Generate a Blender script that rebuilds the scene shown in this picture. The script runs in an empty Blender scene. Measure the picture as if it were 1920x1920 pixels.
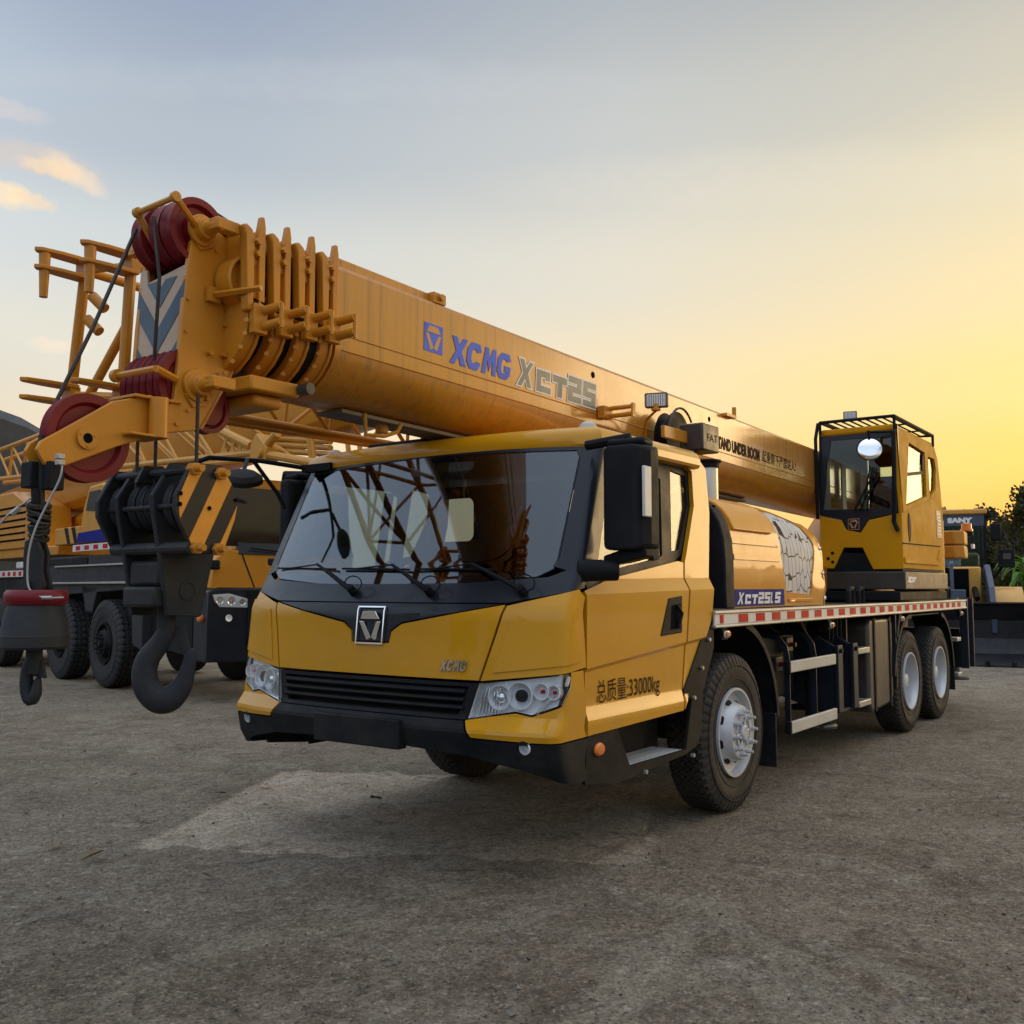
import bpy, bmesh, math, random
from mathutils import Vector, Matrix, noise
from math import radians, sin, cos, pi, sqrt, atan2

SC = bpy.context.scene
COL = SC.collection
random.seed(7)

# ---------------------------------------------------------------- camera
CAM = Vector((-6.595, -4.048, 1.537)); YAW = 0.6216; PITCH = 0.0759; FPX = 1868.7
fw = Vector((cos(PITCH)*cos(YAW), cos(PITCH)*sin(YAW), sin(PITCH)))
rt = fw.cross(Vector((0, 0, 1))).normalized(); up = rt.cross(fw)
cd = bpy.data.cameras.new('camera'); cam = bpy.data.objects.new('camera', cd); COL.objects.link(cam)
cam.location = CAM
cam.rotation_euler = Matrix((rt, up, -fw)).transposed().to_euler()
cd.sensor_width = 36; cd.lens = 36*FPX/1920; cd.clip_start = 0.05; cd.clip_end = 3000
SC.camera = cam

# ---------------------------------------------------------------- world, sun, exposure
SUN_AZ = radians(-22); SUN_EL = radians(7)
def hx(s, k=1.0):
    s = s.lstrip('#'); v = [int(s[i:i+2], 16)/255 for i in (0, 2, 4)]
    return tuple((c/12.92 if c <= .04045 else ((c+.055)/1.055)**2.4)*k for c in v) + (1,)
world = bpy.data.worlds.new('World'); SC.world = world; world.use_nodes = True
nt = world.node_tree; nt.nodes.clear()
def N(t, **k):
    n = nt.nodes.new(t)
    for a, b in k.items(): setattr(n, a, b)
    return n
def Lk(a, b): nt.links.new(a, b)
def mth(op, a, b=None, c=None, clamp=False):
    n = N('ShaderNodeMath', operation=op, use_clamp=clamp)
    for i, v in enumerate((a, b, c)):
        if v is None: continue
        if isinstance(v, (int, float)): n.inputs[i].default_value = v
        else: Lk(v, n.inputs[i])
    return n.outputs[0]
def vm(op, a, b=None):
    n = N('ShaderNodeVectorMath', operation=op)
    for i, v in enumerate((a, b)):
        if v is None: continue
        if isinstance(v, (tuple, list, Vector)): n.inputs[i].default_value = v
        else: Lk(v, n.inputs[i])
    return n
def ramp(fac, stops, interp='EASE'):
    n = N('ShaderNodeValToRGB'); n.color_ramp.interpolation = interp
    el = n.color_ramp.elements
    while len(el) > 1: el.remove(el[-1])
    el[0].position = stops[0][0]; el[0].color = stops[0][1]
    for p, c in stops[1:]:
        e = el.new(p); e.color = c
    Lk(fac, n.inputs[0]); return n.outputs[0]
def mixc(f, a, b, mode='MIX'):
    n = N('ShaderNodeMix', data_type='RGBA', blend_type=mode)
    for i, v in ((0, f), (6, a), (7, b)):
        if isinstance(v, (int, float)): n.inputs[i].default_value = v
        elif isinstance(v, tuple): n.inputs[i].default_value = v
        else: Lk(v, n.inputs[i])
    return n.outputs[2]
tc = N('ShaderNodeTexCoord'); D = tc.outputs['Generated']
sep = N('ShaderNodeSeparateXYZ'); Lk(D, sep.inputs[0])
z = mth('MAXIMUM', sep.outputs[2], 0.0)
hz = vm('NORMALIZE', vm('MULTIPLY', D, (1, 1, 0)).outputs[0]).outputs[0]
ca = vm('DOT_PRODUCT', hz, (cos(SUN_AZ), sin(SUN_AZ), 0)).outputs['Value']
K = .90  # stops overhead and behind the camera are boosted out of view to light the foreground
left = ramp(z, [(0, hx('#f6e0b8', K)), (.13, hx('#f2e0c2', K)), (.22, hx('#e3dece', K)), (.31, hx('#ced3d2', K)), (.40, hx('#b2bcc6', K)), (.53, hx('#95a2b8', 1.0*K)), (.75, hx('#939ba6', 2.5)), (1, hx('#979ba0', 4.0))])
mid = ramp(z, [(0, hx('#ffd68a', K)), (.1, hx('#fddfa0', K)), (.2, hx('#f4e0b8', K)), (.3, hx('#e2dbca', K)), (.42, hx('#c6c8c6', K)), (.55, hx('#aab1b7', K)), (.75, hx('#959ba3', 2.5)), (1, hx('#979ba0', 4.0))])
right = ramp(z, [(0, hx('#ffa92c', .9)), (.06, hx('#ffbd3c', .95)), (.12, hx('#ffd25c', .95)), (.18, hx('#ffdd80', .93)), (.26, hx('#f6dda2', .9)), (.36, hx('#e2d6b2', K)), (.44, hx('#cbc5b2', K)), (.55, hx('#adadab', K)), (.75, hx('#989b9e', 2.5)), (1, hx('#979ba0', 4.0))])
back = ramp(z, [(0, hx('#37322f')), (.07, hx('#57524f')), (.15, hx('#8f9092')), (.28, hx('#b9c0ca', 1.5)), (.45, hx('#a4b4c6', 1.8)), (.72, hx('#98a2b0', 2.0)), (1, hx('#979ba0', 4.0))])  # low rear band darkened to deepen the shade under the truck
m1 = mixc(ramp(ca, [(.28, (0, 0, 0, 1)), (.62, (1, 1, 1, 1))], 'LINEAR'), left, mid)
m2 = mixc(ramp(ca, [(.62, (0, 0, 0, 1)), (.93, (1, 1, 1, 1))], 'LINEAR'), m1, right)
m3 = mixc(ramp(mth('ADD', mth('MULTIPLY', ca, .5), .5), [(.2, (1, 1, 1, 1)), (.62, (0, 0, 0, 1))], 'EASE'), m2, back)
# sun glow round the hidden sun, past the right edge of the picture
S = Vector((cos(SUN_EL)*cos(SUN_AZ), cos(SUN_EL)*sin(SUN_AZ), sin(SUN_EL)))
ds = mth('MAXIMUM', vm('DOT_PRODUCT', D, tuple(S)).outputs['Value'], 0.0)
g1 = mth('MULTIPLY', mth('POWER', ds, 14.0), .35)
glow = mixc(1.0, (0, 0, 0, 1), (1.0, .58, .16, 1), 'ADD')
gl = N('ShaderNodeMix', data_type='RGBA', blend_type='MULTIPLY'); gl.inputs[0].default_value = 1
gl.inputs[7].default_value = (1.0, .62, .22, 1)
cg = N('ShaderNodeCombineXYZ')
for i in range(3): Lk(g1, cg.inputs[i])
Lk(cg.outputs[0], gl.inputs[6])
skyc = mixc(1.0, m3, gl.outputs[2], 'ADD')
# faint cirrus haze
nz = N('ShaderNodeTexNoise'); nz.inputs['Scale'].default_value = 3.0; nz.inputs['Detail'].default_value = 6; nz.inputs['Roughness'].default_value = .5
Lk(vm('MULTIPLY', D, (1, 1, 3.2)).outputs[0], nz.inputs['Vector'])
hzf = mth('MULTIPLY', mth('SUBTRACT', nz.outputs[0], .5), .16)
skyc = mixc(1.0, skyc, ramp(mth('ADD', hzf, .5), [(0, (.8, .8, .8, 1)), (1, (1.2, 1.2, 1.2, 1))], 'LINEAR'), 'MULTIPLY')
# small evening clouds high on the left
def pxdir(x, y): return (fw + rt*((x-960)/FPX) - up*((y-960)/FPX)).normalized()
wn = N('ShaderNodeTexNoise'); wn.inputs['Scale'].default_value = 22; wn.inputs['Detail'].default_value = 8; wn.inputs['Roughness'].default_value = .6
Lk(D, wn.inputs['Vector'])
wob = vm('MULTIPLY', vm('SUBTRACT', wn.outputs['Color'], (.5, .5, .5)).outputs[0], (.030, .030, .030)).outputs[0]
wn2 = N('ShaderNodeTexNoise'); wn2.inputs['Scale'].default_value = 60; wn2.inputs['Detail'].default_value = 5
Lk(D, wn2.inputs['Vector'])
def cloud(x, y, ra, rb, tilt, colr, amt):
    global skyc
    c = pxdir(x, y); e1 = c.cross(Vector((0, 0, 1))).normalized(); e2 = e1.cross(c)
    a = cos(tilt)*e1 + sin(tilt)*e2; b = -sin(tilt)*e1 + cos(tilt)*e2
    v = vm('ADD', vm('SUBTRACT', D, tuple(c)).outputs[0], wob).outputs[0]
    p = mth('DIVIDE', vm('DOT_PRODUCT', v, tuple(a)).outputs['Value'], ra/FPX)
    q = mth('DIVIDE', vm('DOT_PRODUCT', v, tuple(b)).outputs['Value'], rb/FPX)
    r = mth('SQRT', mth('ADD', mth('MULTIPLY', p, p), mth('MULTIPLY', q, q)))
    m = mth('SUBTRACT', 1.0, r, clamp=True)
    m = mth('MULTIPLY', mth('SMOOTH_MIN', mth('MULTIPLY', m, 2.2), 1.0, .5), mth('ADD', mth('MULTIPLY', wn2.outputs[0], 1.0), .25), clamp=True)
    fr = mth('GREATER_THAN', vm('DOT_PRODUCT', D, tuple(c)).outputs['Value'], .5)
    skyc = mixc(mth('MULTIPLY', mth('MULTIPLY', m, fr), amt), skyc, colr)
cloud(75, 300, 110, 34, radians(-6), hx('#dccfc4', .85), .75)
cloud(135, 322, 60, 24, radians(-26), hx('#f7dcbc', .93), .85)
cloud(90, 315, 60, 18, radians(-5), hx('#f6dab6', .9), .9)
cloud(10, 366, 48, 26, radians(-14), hx('#fadfb8', .95), 1.15)
cloud(62, 378, 40, 12, radians(-8), hx('#f8dcb8', .9), .9)
cloud(10, 200, 70, 16, radians(-6), hx('#cfc6c4'), .7)
cloud(110, 648, 60, 14, 0, hx('#f6dcc4'), .5)
cloud(640, 150, 700, 40, radians(4), hx('#c9ccd0'), .16)
cloud(1500, 330, 600, 60, radians(-5), hx('#e9dcc6'), .18)
ni = N('ShaderNodeTexSky', sky_type='NISHITA'); ni.sun_disc = False; ni.sun_elevation = SUN_EL; ni.sun_rotation = pi/2 - SUN_AZ; ni.dust_density = 3.0
nis = mixc(1.0, ni.outputs[0], (.1, .1, .1, 1), 'MULTIPLY')
skyc = mixc(.06, skyc, nis)
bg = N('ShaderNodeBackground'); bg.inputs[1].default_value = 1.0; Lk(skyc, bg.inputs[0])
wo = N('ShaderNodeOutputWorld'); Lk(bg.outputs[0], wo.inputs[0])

sl = bpy.data.lights.new('sun', 'SUN'); sl.energy = 0.55; sl.angle = radians(24); sl.color = (1.0, .72, .42)
so = bpy.data.objects.new('sun', sl); COL.objects.link(so)
so.rotation_euler = (-S).to_track_quat('-Z', 'Y').to_euler(); so.location = (10, -30, 20)
SC.view_settings.view_transform = 'Standard'; SC.view_settings.look = 'None'; SC.view_settings.exposure = 0.32; SC.view_settings.gamma = 1
SC.cycles.max_bounces = 8; SC.cycles.transparent_max_bounces = 16; SC.cycles.caustics_reflective = False; SC.cycles.caustics_refractive = False

# ---------------------------------------------------------------- frames: the photograph's pixels read on known planes
class Frame:
    def __init__(s, loc=(0, 0, 0), rz=0.0):
        s.loc = Vector(loc); s.rz = rz; s.M = Matrix.Translation(s.loc) @ Matrix.Rotation(rz, 4, 'Z'); s.Mi = s.M.inverted()
    def at(s, x, y, ax, v):
        d = fw + rt*((x-960)/FPX) - up*((y-960)/FPX)
        c = s.Mi @ CAM; d = s.Mi.to_3x3() @ d; i = 'XYZ'.index(ax)
        return c + d*((v-c[i])/d[i])
    def proj(s, P):
        q = s.M @ Vector(P) - CAM; zz = q.dot(fw)
        return 960 + FPX*q.dot(rt)/zz, 960 - FPX*q.dot(up)/zz
    def uv(s, fn, x, y, u0, v0):          # (u, v) on surface fn seen at (x, y)
        u, v = u0, v0
        for _ in range(25):
            a = s.proj(fn(u, v)); ex, ey = x-a[0], y-a[1]
            if abs(ex)+abs(ey) < .01: break
            h = 1e-4; b = s.proj(fn(u+h, v)); c = s.proj(fn(u, v+h))
            J = ((b[0]-a[0])/h, (c[0]-a[0])/h, (b[1]-a[1])/h, (c[1]-a[1])/h)
            dt = J[0]*J[3]-J[1]*J[2]
            if abs(dt) < 1e-6: break
            du = (ex*J[3]-J[1]*ey)/dt; dv = (J[0]*ey-J[2]*ex)/dt
            k = min(1, .5/max(abs(du), abs(dv), 1e-9)); u += du*k; v += dv*k
        return u, v
W0 = Frame()
at = W0.at

# ---------------------------------------------------------------- mesh kit
def nb(): return bmesh.new()
def box(bm, x0, x1, y0, y1, z0, z1, M=None):
    v = [bm.verts.new(Vector(p) if M is None else M @ Vector(p)) for p in
         ((x0, y0, z0), (x1, y0, z0), (x1, y1, z0), (x0, y1, z0), (x0, y0, z1), (x1, y0, z1), (x1, y1, z1), (x0, y1, z1))]
    for f in ((0, 3, 2, 1), (4, 5, 6, 7), (0, 1, 5, 4), (1, 2, 6, 5), (2, 3, 7, 6), (3, 0, 4, 7)): bm.faces.new([v[i] for i in f])
    return bm
def basis(d):
    d = Vector(d).normalized(); a = Vector((0, 0, 1)) if abs(d.z) < .95 else Vector((1, 0, 0))
    u = d.cross(a).normalized(); return u, d.cross(u)
def loft(bm, rings, cap=True, close=True):
    R = [[bm.verts.new(p) for p in r] for r in rings]; n = len(R[0])
    for a, b in zip(R, R[1:]):
        for i in range(n if close else n-1):
            j = (i+1) % n; bm.faces.new((a[i], a[j], b[j], b[i]))
    if cap: bm.faces.new(R[0][::-1]); bm.faces.new(R[-1])
    return bm
def cyl(bm, p0, p1, r0, r1=None, n=16, cap=True):
    p0, p1 = Vector(p0), Vector(p1); r1 = r0 if r1 is None else r1; u, v = basis(p1-p0)
    return loft(bm, [[p+(u*cos(2*pi*i/n)+v*sin(2*pi*i/n))*r for i in range(n)] for p, r in ((p0, r0), (p1, r1))], cap)
def tube(bm, pts, r, n=8, cap=True):
    pts = [Vector(p) for p in pts]; rings = []; u = None
    for i, p in enumerate(pts):
        d = (pts[min(i+1, len(pts)-1)]-pts[max(i-1, 0)]).normalized()
        if u is None: u, v = basis(d)
        else: u = (u-d*u.dot(d)).normalized(); v = d.cross(u)
        rr = r[i] if isinstance(r, (list, tuple)) else r
        rings.append([p+(u*cos(2*pi*k/n)+v*sin(2*pi*k/n))*rr for k in range(n)])
    return loft(bm, rings, cap)
def lathe(bm, c, ax, prof, n=32, a0=0.0, cap=True):            # prof: (along, radius)
    c = Vector(c); ax = Vector(ax).normalized(); u, v = basis(ax)
    return loft(bm, [[c+ax*a+(u*cos(a0+2*pi*i/n)+v*sin(a0+2*pi*i/n))*max(r, 1e-4) for i in range(n)] for a, r in prof], cap)
def prism(bm, pts, vec):
    pts = [Vector(p) for p in pts]; vec = Vector(vec)
    a = [bm.verts.new(p) for p in pts]; b = [bm.verts.new(p+vec) for p in pts]; n = len(pts)
    for i in range(n): bm.faces.new((a[i], a[(i+1) % n], b[(i+1) % n], b[i]))
    f1 = bm.faces.new(a[::-1]); f2 = bm.faces.new(b); f1.normal_update(); f2.normal_update()
    bmesh.ops.triangulate(bm, faces=[f1, f2])
    return bm
def arc(cx, cy, r, a0, a1, n=8): return [(cx+r*cos(radians(a0+(a1-a0)*i/n)), cy+r*sin(radians(a0+(a1-a0)*i/n))) for i in range(n+1)]
def rrect(x0, x1, y0, y1, r, n=4):
    return arc(x1-r, y1-r, r, 0, 90, n)+arc(x0+r, y1-r, r, 90, 180, n)+arc(x0+r, y0+r, r, 180, 270, n)+arc(x1-r, y0+r, r, 270, 360, n)
def patch(bm, poly, fn, t=.02, step=.08, holes=(), off=0.0):
    """A thick shell: polygon (with holes) in (u, v), laid on surface fn, t thick inwards."""
    b = bmesh.new()
    for pl in [poly]+list(holes):
        vs = [b.verts.new((p[0], p[1], 0)) for p in pl]
        for i in range(len(vs)): b.edges.new((vs[i], vs[(i+1) % len(vs)]))
    bmesh.ops.triangle_fill(b, edges=b.edges[:], use_beauty=True, use_dissolve=False)
    for (cu_, cv_, nu_, nv_) in getattr(fn, 'cuts', ()):
        bmesh.ops.bisect_plane(b, geom=b.verts[:]+b.edges[:]+b.faces[:], plane_co=(cu_, cv_, 0), plane_no=(nu_, nv_, 0), dist=1e-5)
    for ax in (0, 1):
        lo = min(p[ax] for p in poly); hi = max(p[ax] for p in poly); k = math.ceil(lo/step)
        while k*step < hi:
            nrm = (1, 0, 0) if ax == 0 else (0, 1, 0)
            bmesh.ops.bisect_plane(b, geom=b.verts[:]+b.edges[:]+b.faces[:], plane_co=(k*step if ax == 0 else 0, k*step if ax == 1 else 0, 0), plane_no=nrm, dist=1e-5)
            k += 1
    bmesh.ops.remove_doubles(b, verts=b.verts[:], dist=1e-5)
    def nor(u, v):
        h = 1e-3; P = Vector(fn(u, v)); return (Vector(fn(u+h, v))-P).cross(Vector(fn(u, v+h))-P).normalized()
    top, bot = {}, {}
    q0 = poly[0]; o_ = getattr(fn, 'out', None); sgn = 1
    if o_ is not None:
        cu = sum(q[0] for q in poly)/len(poly)*.5; cv = sum(q[1] for q in poly)/len(poly); sgn = 1 if nor(cu, cv).dot(o_) > 0 else -1
    for v in b.verts:
        P = Vector(fn(v.co.x, v.co.y)); n = nor(v.co.x, v.co.y)*sgn
        top[v] = bm.verts.new(P+n*off); bot[v] = bm.verts.new(P+n*(off-t))
    for f in b.faces:
        try:
            bm.faces.new([top[v] for v in f.verts]); bm.faces.new([bot[v] for v in reversed(f.verts)])
        except ValueError: pass
    for e in b.edges:
        if len(e.link_faces) == 1:
            v1, v2 = e.verts
            try: bm.faces.new((top[v1], top[v2], bot[v2], bot[v1]))
            except ValueError: pass
    b.free(); return bm
def obj(name, bm, mat, parent=None, bev=0.0, seg=2, ang=22, frame=None, recalc=True, angle_limit=40):
    if recalc: bmesh.ops.recalc_face_normals(bm, faces=bm.faces)
    me = bpy.data.meshes.new(name); bm.to_mesh(me); bm.free()
    for m in (mat if isinstance(mat, (list, tuple)) else [mat]): me.materials.append(m)
    me.shade_smooth(); me.set_sharp_from_angle(angle=radians(ang))
    o = bpy.data.objects.new(name, me); COL.objects.link(o)
    if parent is not None: o.parent = parent
    if bev > 0:
        md = o.modifiers.new('bevel', 'BEVEL'); md.width = bev; md.segments = seg; md.limit_method = 'ANGLE'; md.angle_limit = radians(angle_limit); md.harden_normals = False
    return o
def thing(name, label, cat, frame=W0, group=None):
    o = bpy.data.objects.new(name, None); COL.objects.link(o); o.matrix_world = frame.M.copy(); o.empty_display_size = .2
    o['label'] = label; o['category'] = cat
    if group: o['group'] = group
    return o
def tag(o, label, cat, group=None, kind=None):
    if label: o['label'] = label
    if cat: o['category'] = cat
    if group: o['group'] = group
    if kind: o['kind'] = kind
    return o
FONT = None
def textbm(bm, body, size, O, ex, ey, t=.002, shear=0.0, off=0.0, sx=1.0, sp=1.0):
    """Lettering as a thin solid; O lower-left, ex along the line, ey up."""
    c = bpy.data.curves.new('txt', 'FONT'); c.body = body; c.size = size; c.shear = shear; c.offset = off; c.space_character = sp; c.resolution_u = 4
    o = bpy.data.objects.new('txt', c); COL.objects.link(o); bpy.context.view_layer.update()
    m = bpy.data.meshes.new_from_object(o.evaluated_get(bpy.context.evaluated_depsgraph_get()))
    bpy.data.objects.remove(o); bpy.data.curves.remove(c)
    O, ex, ey = Vector(O), Vector(ex).normalized(), Vector(ey).normalized(); n = ex.cross(ey)
    vs = [bm.verts.new(O+ex*v.co.x*sx+ey*v.co.y+n*t) for v in m.vertices]
    for p in m.polygons:
        try: bm.faces.new([vs[i] for i in p.vertices])
        except ValueError: pass
    bpy.data.meshes.remove(m); return bm

# ---------------------------------------------------------------- materials
def mat(name, color, rough=.5, metal=0.0, coat=0.0, var=.08, vs=3.0, bump=0.0, bs=40.0, spec=.5, dirt=None, streak=0.0, rv=.1, coat_r=.08, low=0.0):
    m = bpy.data.materials.new(name); m.use_nodes = True; t = m.node_tree; b = t.nodes['Principled BSDF']
    color = color if len(color) == 4 else tuple(color)+(1,)
    tcn = t.nodes.new('ShaderNodeTexCoord'); P = tcn.outputs['Object']
    n1 = t.nodes.new('ShaderNodeTexNoise'); n1.inputs['Scale'].default_value = vs; n1.inputs['Detail'].default_value = 6; n1.inputs['Roughness'].default_value = .6
    t.links.new(P, n1.inputs['Vector'])
    mx = t.nodes.new('ShaderNodeMix'); mx.data_type = 'RGBA'
    mr = t.nodes.new('ShaderNodeMapRange'); mr.inputs[1].default_value = .35; mr.inputs[2].default_value = .65
    t.links.new(n1.outputs[0], mr.inputs[0]); t.links.new(mr.outputs[0], mx.inputs[0])
    mx.inputs[6].default_value = tuple(max(0, c*(1-var)) for c in color[:3])+(1,); mx.inputs[7].default_value = tuple(min(1, c*(1+var)) for c in color[:3])+(1,)
    out = mx.outputs[2]
    if dirt:
        dc, amt = dirt
        n2 = t.nodes.new('ShaderNodeTexNoise'); n2.inputs['Scale'].default_value = 2.2; n2.inputs['Detail'].default_value = 9; n2.inputs['Roughness'].default_value = .72
        t.links.new(P, n2.inputs['Vector'])
        r2 = t.nodes.new('ShaderNodeMapRange'); r2.inputs[1].default_value = .42; r2.inputs[2].default_value = .78; r2.inputs[4].default_value = amt
        t.links.new(n2.outputs[0], r2.inputs[0])
        m2 = t.nodes.new('ShaderNodeMix'); m2.data_type = 'RGBA'; m2.inputs[7].default_value = dc if len(dc) == 4 else tuple(dc)+(1,)
        t.links.new(r2.outputs[0], m2.inputs[0]); t.links.new(out, m2.inputs[6]); out = m2.outputs[2]
    if streak:
        mp = t.nodes.new('ShaderNodeMapping'); mp.inputs['Scale'].default_value = (26, 26, .55)
        t.links.new(P, mp.inputs[0])
        n3 = t.nodes.new('ShaderNodeTexNoise'); n3.inputs['Scale'].default_value = 1.0; n3.inputs['Detail'].default_value = 5; n3.inputs['Roughness'].default_value = .7
        t.links.new(mp.outputs[0], n3.inputs['Vector'])
        r3 = t.nodes.new('ShaderNodeMapRange'); r3.inputs[1].default_value = .5; r3.inputs[2].default_value = .8; r3.inputs[4].default_value = streak
        t.links.new(n3.outputs[0], r3.inputs[0])
        m3_ = t.nodes.new('ShaderNodeMix'); m3_.data_type = 'RGBA'; m3_.inputs[7].default_value = (.17, .1, .045, 1)
        t.links.new(r3.outputs[0], m3_.inputs[0]); t.links.new(out, m3_.inputs[6]); out = m3_.outputs[2]
    if low:                          # road dust thrown up on the lower bodywork
        sx_ = t.nodes.new('ShaderNodeSeparateXYZ'); t.links.new(t.nodes.new('ShaderNodeNewGeometry').outputs['Position'], sx_.inputs[0])
        ra = t.nodes.new('ShaderNodeMapRange'); ra.inputs[1].default_value = 1.25; ra.inputs[2].default_value = .45; t.links.new(sx_.outputs[2], ra.inputs[0])
        n6 = t.nodes.new('ShaderNodeTexNoise'); n6.inputs['Scale'].default_value = 4.5; n6.inputs['Detail'].default_value = 10; n6.inputs['Roughness'].default_value = .75; t.links.new(P, n6.inputs['Vector'])
        rb = t.nodes.new('ShaderNodeMapRange'); rb.inputs[1].default_value = .42; rb.inputs[2].default_value = .68; t.links.new(n6.outputs[0], rb.inputs[0])
        mm = t.nodes.new('ShaderNodeMath'); mm.operation = 'MULTIPLY'; t.links.new(ra.outputs[0], mm.inputs[0]); t.links.new(rb.outputs[0], mm.inputs[1])
        mk = t.nodes.new('ShaderNodeMath'); mk.operation = 'MULTIPLY'; mk.inputs[1].default_value = low; t.links.new(mm.outputs[0], mk.inputs[0])
        m6 = t.nodes.new('ShaderNodeMix'); m6.data_type = 'RGBA'; m6.inputs[7].default_value = (.26, .21, .15, 1); t.links.new(mk.outputs[0], m6.inputs[0]); t.links.new(out, m6.inputs[6]); out = m6.outputs[2]
    t.links.new(out, b.inputs['Base Color'])
    n4 = t.nodes.new('ShaderNodeTexNoise'); n4.inputs['Scale'].default_value = 5; n4.inputs['Detail'].default_value = 8; n4.inputs['Roughness'].default_value = .7
    t.links.new(P, n4.inputs['Vector'])
    r4 = t.nodes.new('ShaderNodeMapRange'); r4.inputs[1].default_value = .3; r4.inputs[2].default_value = .7; r4.inputs[3].default_value = max(.02, rough-rv); r4.inputs[4].default_value = min(1, rough+rv)
    t.links.new(n4.outputs[0], r4.inputs[0]); t.links.new(r4.outputs[0], b.inputs['Roughness'])
    b.inputs['Metallic'].default_value = metal; b.inputs['Coat Weight'].default_value = coat; b.inputs['Coat Roughness'].default_value = coat_r
    b.inputs['Specular IOR Level'].default_value = spec
    if bump:
        n5 = t.nodes.new('ShaderNodeTexNoise'); n5.inputs['Scale'].default_value = bs; n5.inputs['Detail'].default_value = 4
        t.links.new(P, n5.inputs['Vector'])
        bp = t.nodes.new('ShaderNodeBump'); bp.inputs['Strength'].default_value = bump; bp.inputs['Distance'].default_value = .004
        t.links.new(n5.outputs[0], bp.inputs['Height']); t.links.new(bp.outputs[0], b.inputs['Normal'])
    return m
def glassm(name, tint=(.55, .66, .68), ior=1.7, rough=0.01, dens=.0):
    m = bpy.data.materials.new(name); m.use_nodes = True; t = m.node_tree; t.nodes.clear()
    tr = t.nodes.new('ShaderNodeBsdfTransparent'); tr.inputs[0].default_value = tuple(tint)+(1,)
    gl = t.nodes.new('ShaderNodeBsdfGlossy'); gl.inputs['Roughness'].default_value = rough; gl.inputs[0].default_value = (.95, .97, 1, 1)
    fr = t.nodes.new('ShaderNodeFresnel'); ge = t.nodes.new('ShaderNodeNewGeometry'); mr = t.nodes.new('ShaderNodeMapRange'); mr.inputs[3].default_value = ior; mr.inputs[4].default_value = 1/ior; t.links.new(ge.outputs['Backfacing'], mr.inputs[0]); t.links.new(mr.outputs[0], fr.inputs[0])
    mx = t.nodes.new('ShaderNodeMixShader'); t.links.new(fr.outputs[0], mx.inputs[0]); t.links.new(tr.outputs[0], mx.inputs[1]); t.links.new(gl.outputs[0], mx.inputs[2])
    o = t.nodes.new('ShaderNodeOutputMaterial'); t.links.new(mx.outputs[0], o.inputs[0]); return m
YEL = (.62, .295, .006); ORG = (.55, .22, .013)
M_cab = mat('cab_yellow_paint', YEL, .40, coat=.6, spec=.12, bump=.03, bs=9, coat_r=.06, low=.4, var=.03, dirt=((.40, .24, .07), .10), rv=.06)
M_oc = mat('slewing_cab_yellow_paint', (.60, .28, .008), .55, spec=.05, var=.04, dirt=((.40, .24, .07), .15))
M_org = mat('crane_orange_paint', ORG, .45, coat=.25, spec=.3, var=.07, dirt=((.30, .17, .07), .35), bump=.05, bs=30, coat_r=.2)
M_boom = mat('boom_orange_paint', (.56, .23, .016), .42, coat=.9, spec=.3, var=.05, dirt=((.42, .24, .09), .35), streak=.85, coat_r=.16)
M_tan = mat('lattice_yellow_paint', (.56, .26, .03), .5, coat=.15, spec=.25, var=.08, dirt=((.36, .2, .07), .35), coat_r=.25)
M_blk = mat('black_frame_paint', (.007, .009, .012), .6, var=.2, dirt=((.035, .03, .026), .25), spec=.14, low=.08)
M_mask = mat('gloss_black_surround', (.010, .014, .024), .35, coat=.25, spec=.25, var=.1, coat_r=.15)
M_plas = mat('black_plastic', (.008, .010, .014), .6, spec=.16, low=.08, var=.15, dirt=((.07, .065, .06), .2), bump=.1, bs=200)
M_rub = mat('tyre_rubber', (.022, .021, .021), .75, var=.2, dirt=((.12, .10, .08), .55), bump=.25, bs=60, spec=.35)
M_rub2 = mat('cleaner_tyre_rubber', (.020, .021, .024), .7, var=.2, dirt=((.07, .065, .06), .4), bump=.2, bs=60, spec=.35)
M_sil = mat('silver_wheel_paint', (.56, .59, .64), .4, metal=.2, coat=.3, var=.08, dirt=((.2, .18, .16), .35))
M_alu = mat('aluminium', (.55, .55, .54), .38, metal=.75, var=.08, dirt=((.3, .27, .22), .3))
M_white = mat('dull_white_rail', (.52, .50, .46), .5, var=.08, dirt=((.3, .27, .22), .35))
M_chr = mat('chrome', (.86, .87, .88), .16, metal=1.0, var=.03, rv=.05)
M_red = mat('dark_red_sheave', (.17, .003, .010), .5, coat=.15, spec=.3, var=.12, dirt=((.05, .015, .015), .35), coat_r=.3)
M_rope = mat('greased_wire_rope', (.035, .030, .026), .55, metal=.4, var=.3, bump=.8, bs=120)
M_galv = mat('galvanised_wire', (.4, .41, .43), .45, metal=.5)
M_hook = mat('charcoal_cast_steel', (.019, .023, .031), .6, metal=.1, spec=.3, var=.15, dirt=((.10, .085, .07), .35), bump=.3, bs=35)
M_glass = glassm('windscreen_glass', (.44, .50, .56), 1.85)
M_sglass = glassm('side_glass', (.80, .86, .86), 1.45)
M_tglass = glassm('tinted_cab_glass', (.70, .82, .86), 1.6)
M_lens = glassm('lamp_lens', (.93, .95, .97), 1.5)
M_refl = mat('lamp_reflector', (.88, .89, .92), .28, metal=.15, rv=.06, coat=.6)
M_amber = mat('amber_lens', (.75, .20, .02), .2, coat=1.0)
M_rlens = mat('red_reflective_tape', (.50, .012, .014), .5, spec=.1)
M_wlens = mat('white_reflective_tape', (.62, .62, .62), .4)
M_blu = mat('blue_lettering', (.12, .19, .80), .5, streak=.3, spec=.1)
M_grl = mat('grey_lettering', (.16, .19, .19), .45, streak=.35)
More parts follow.
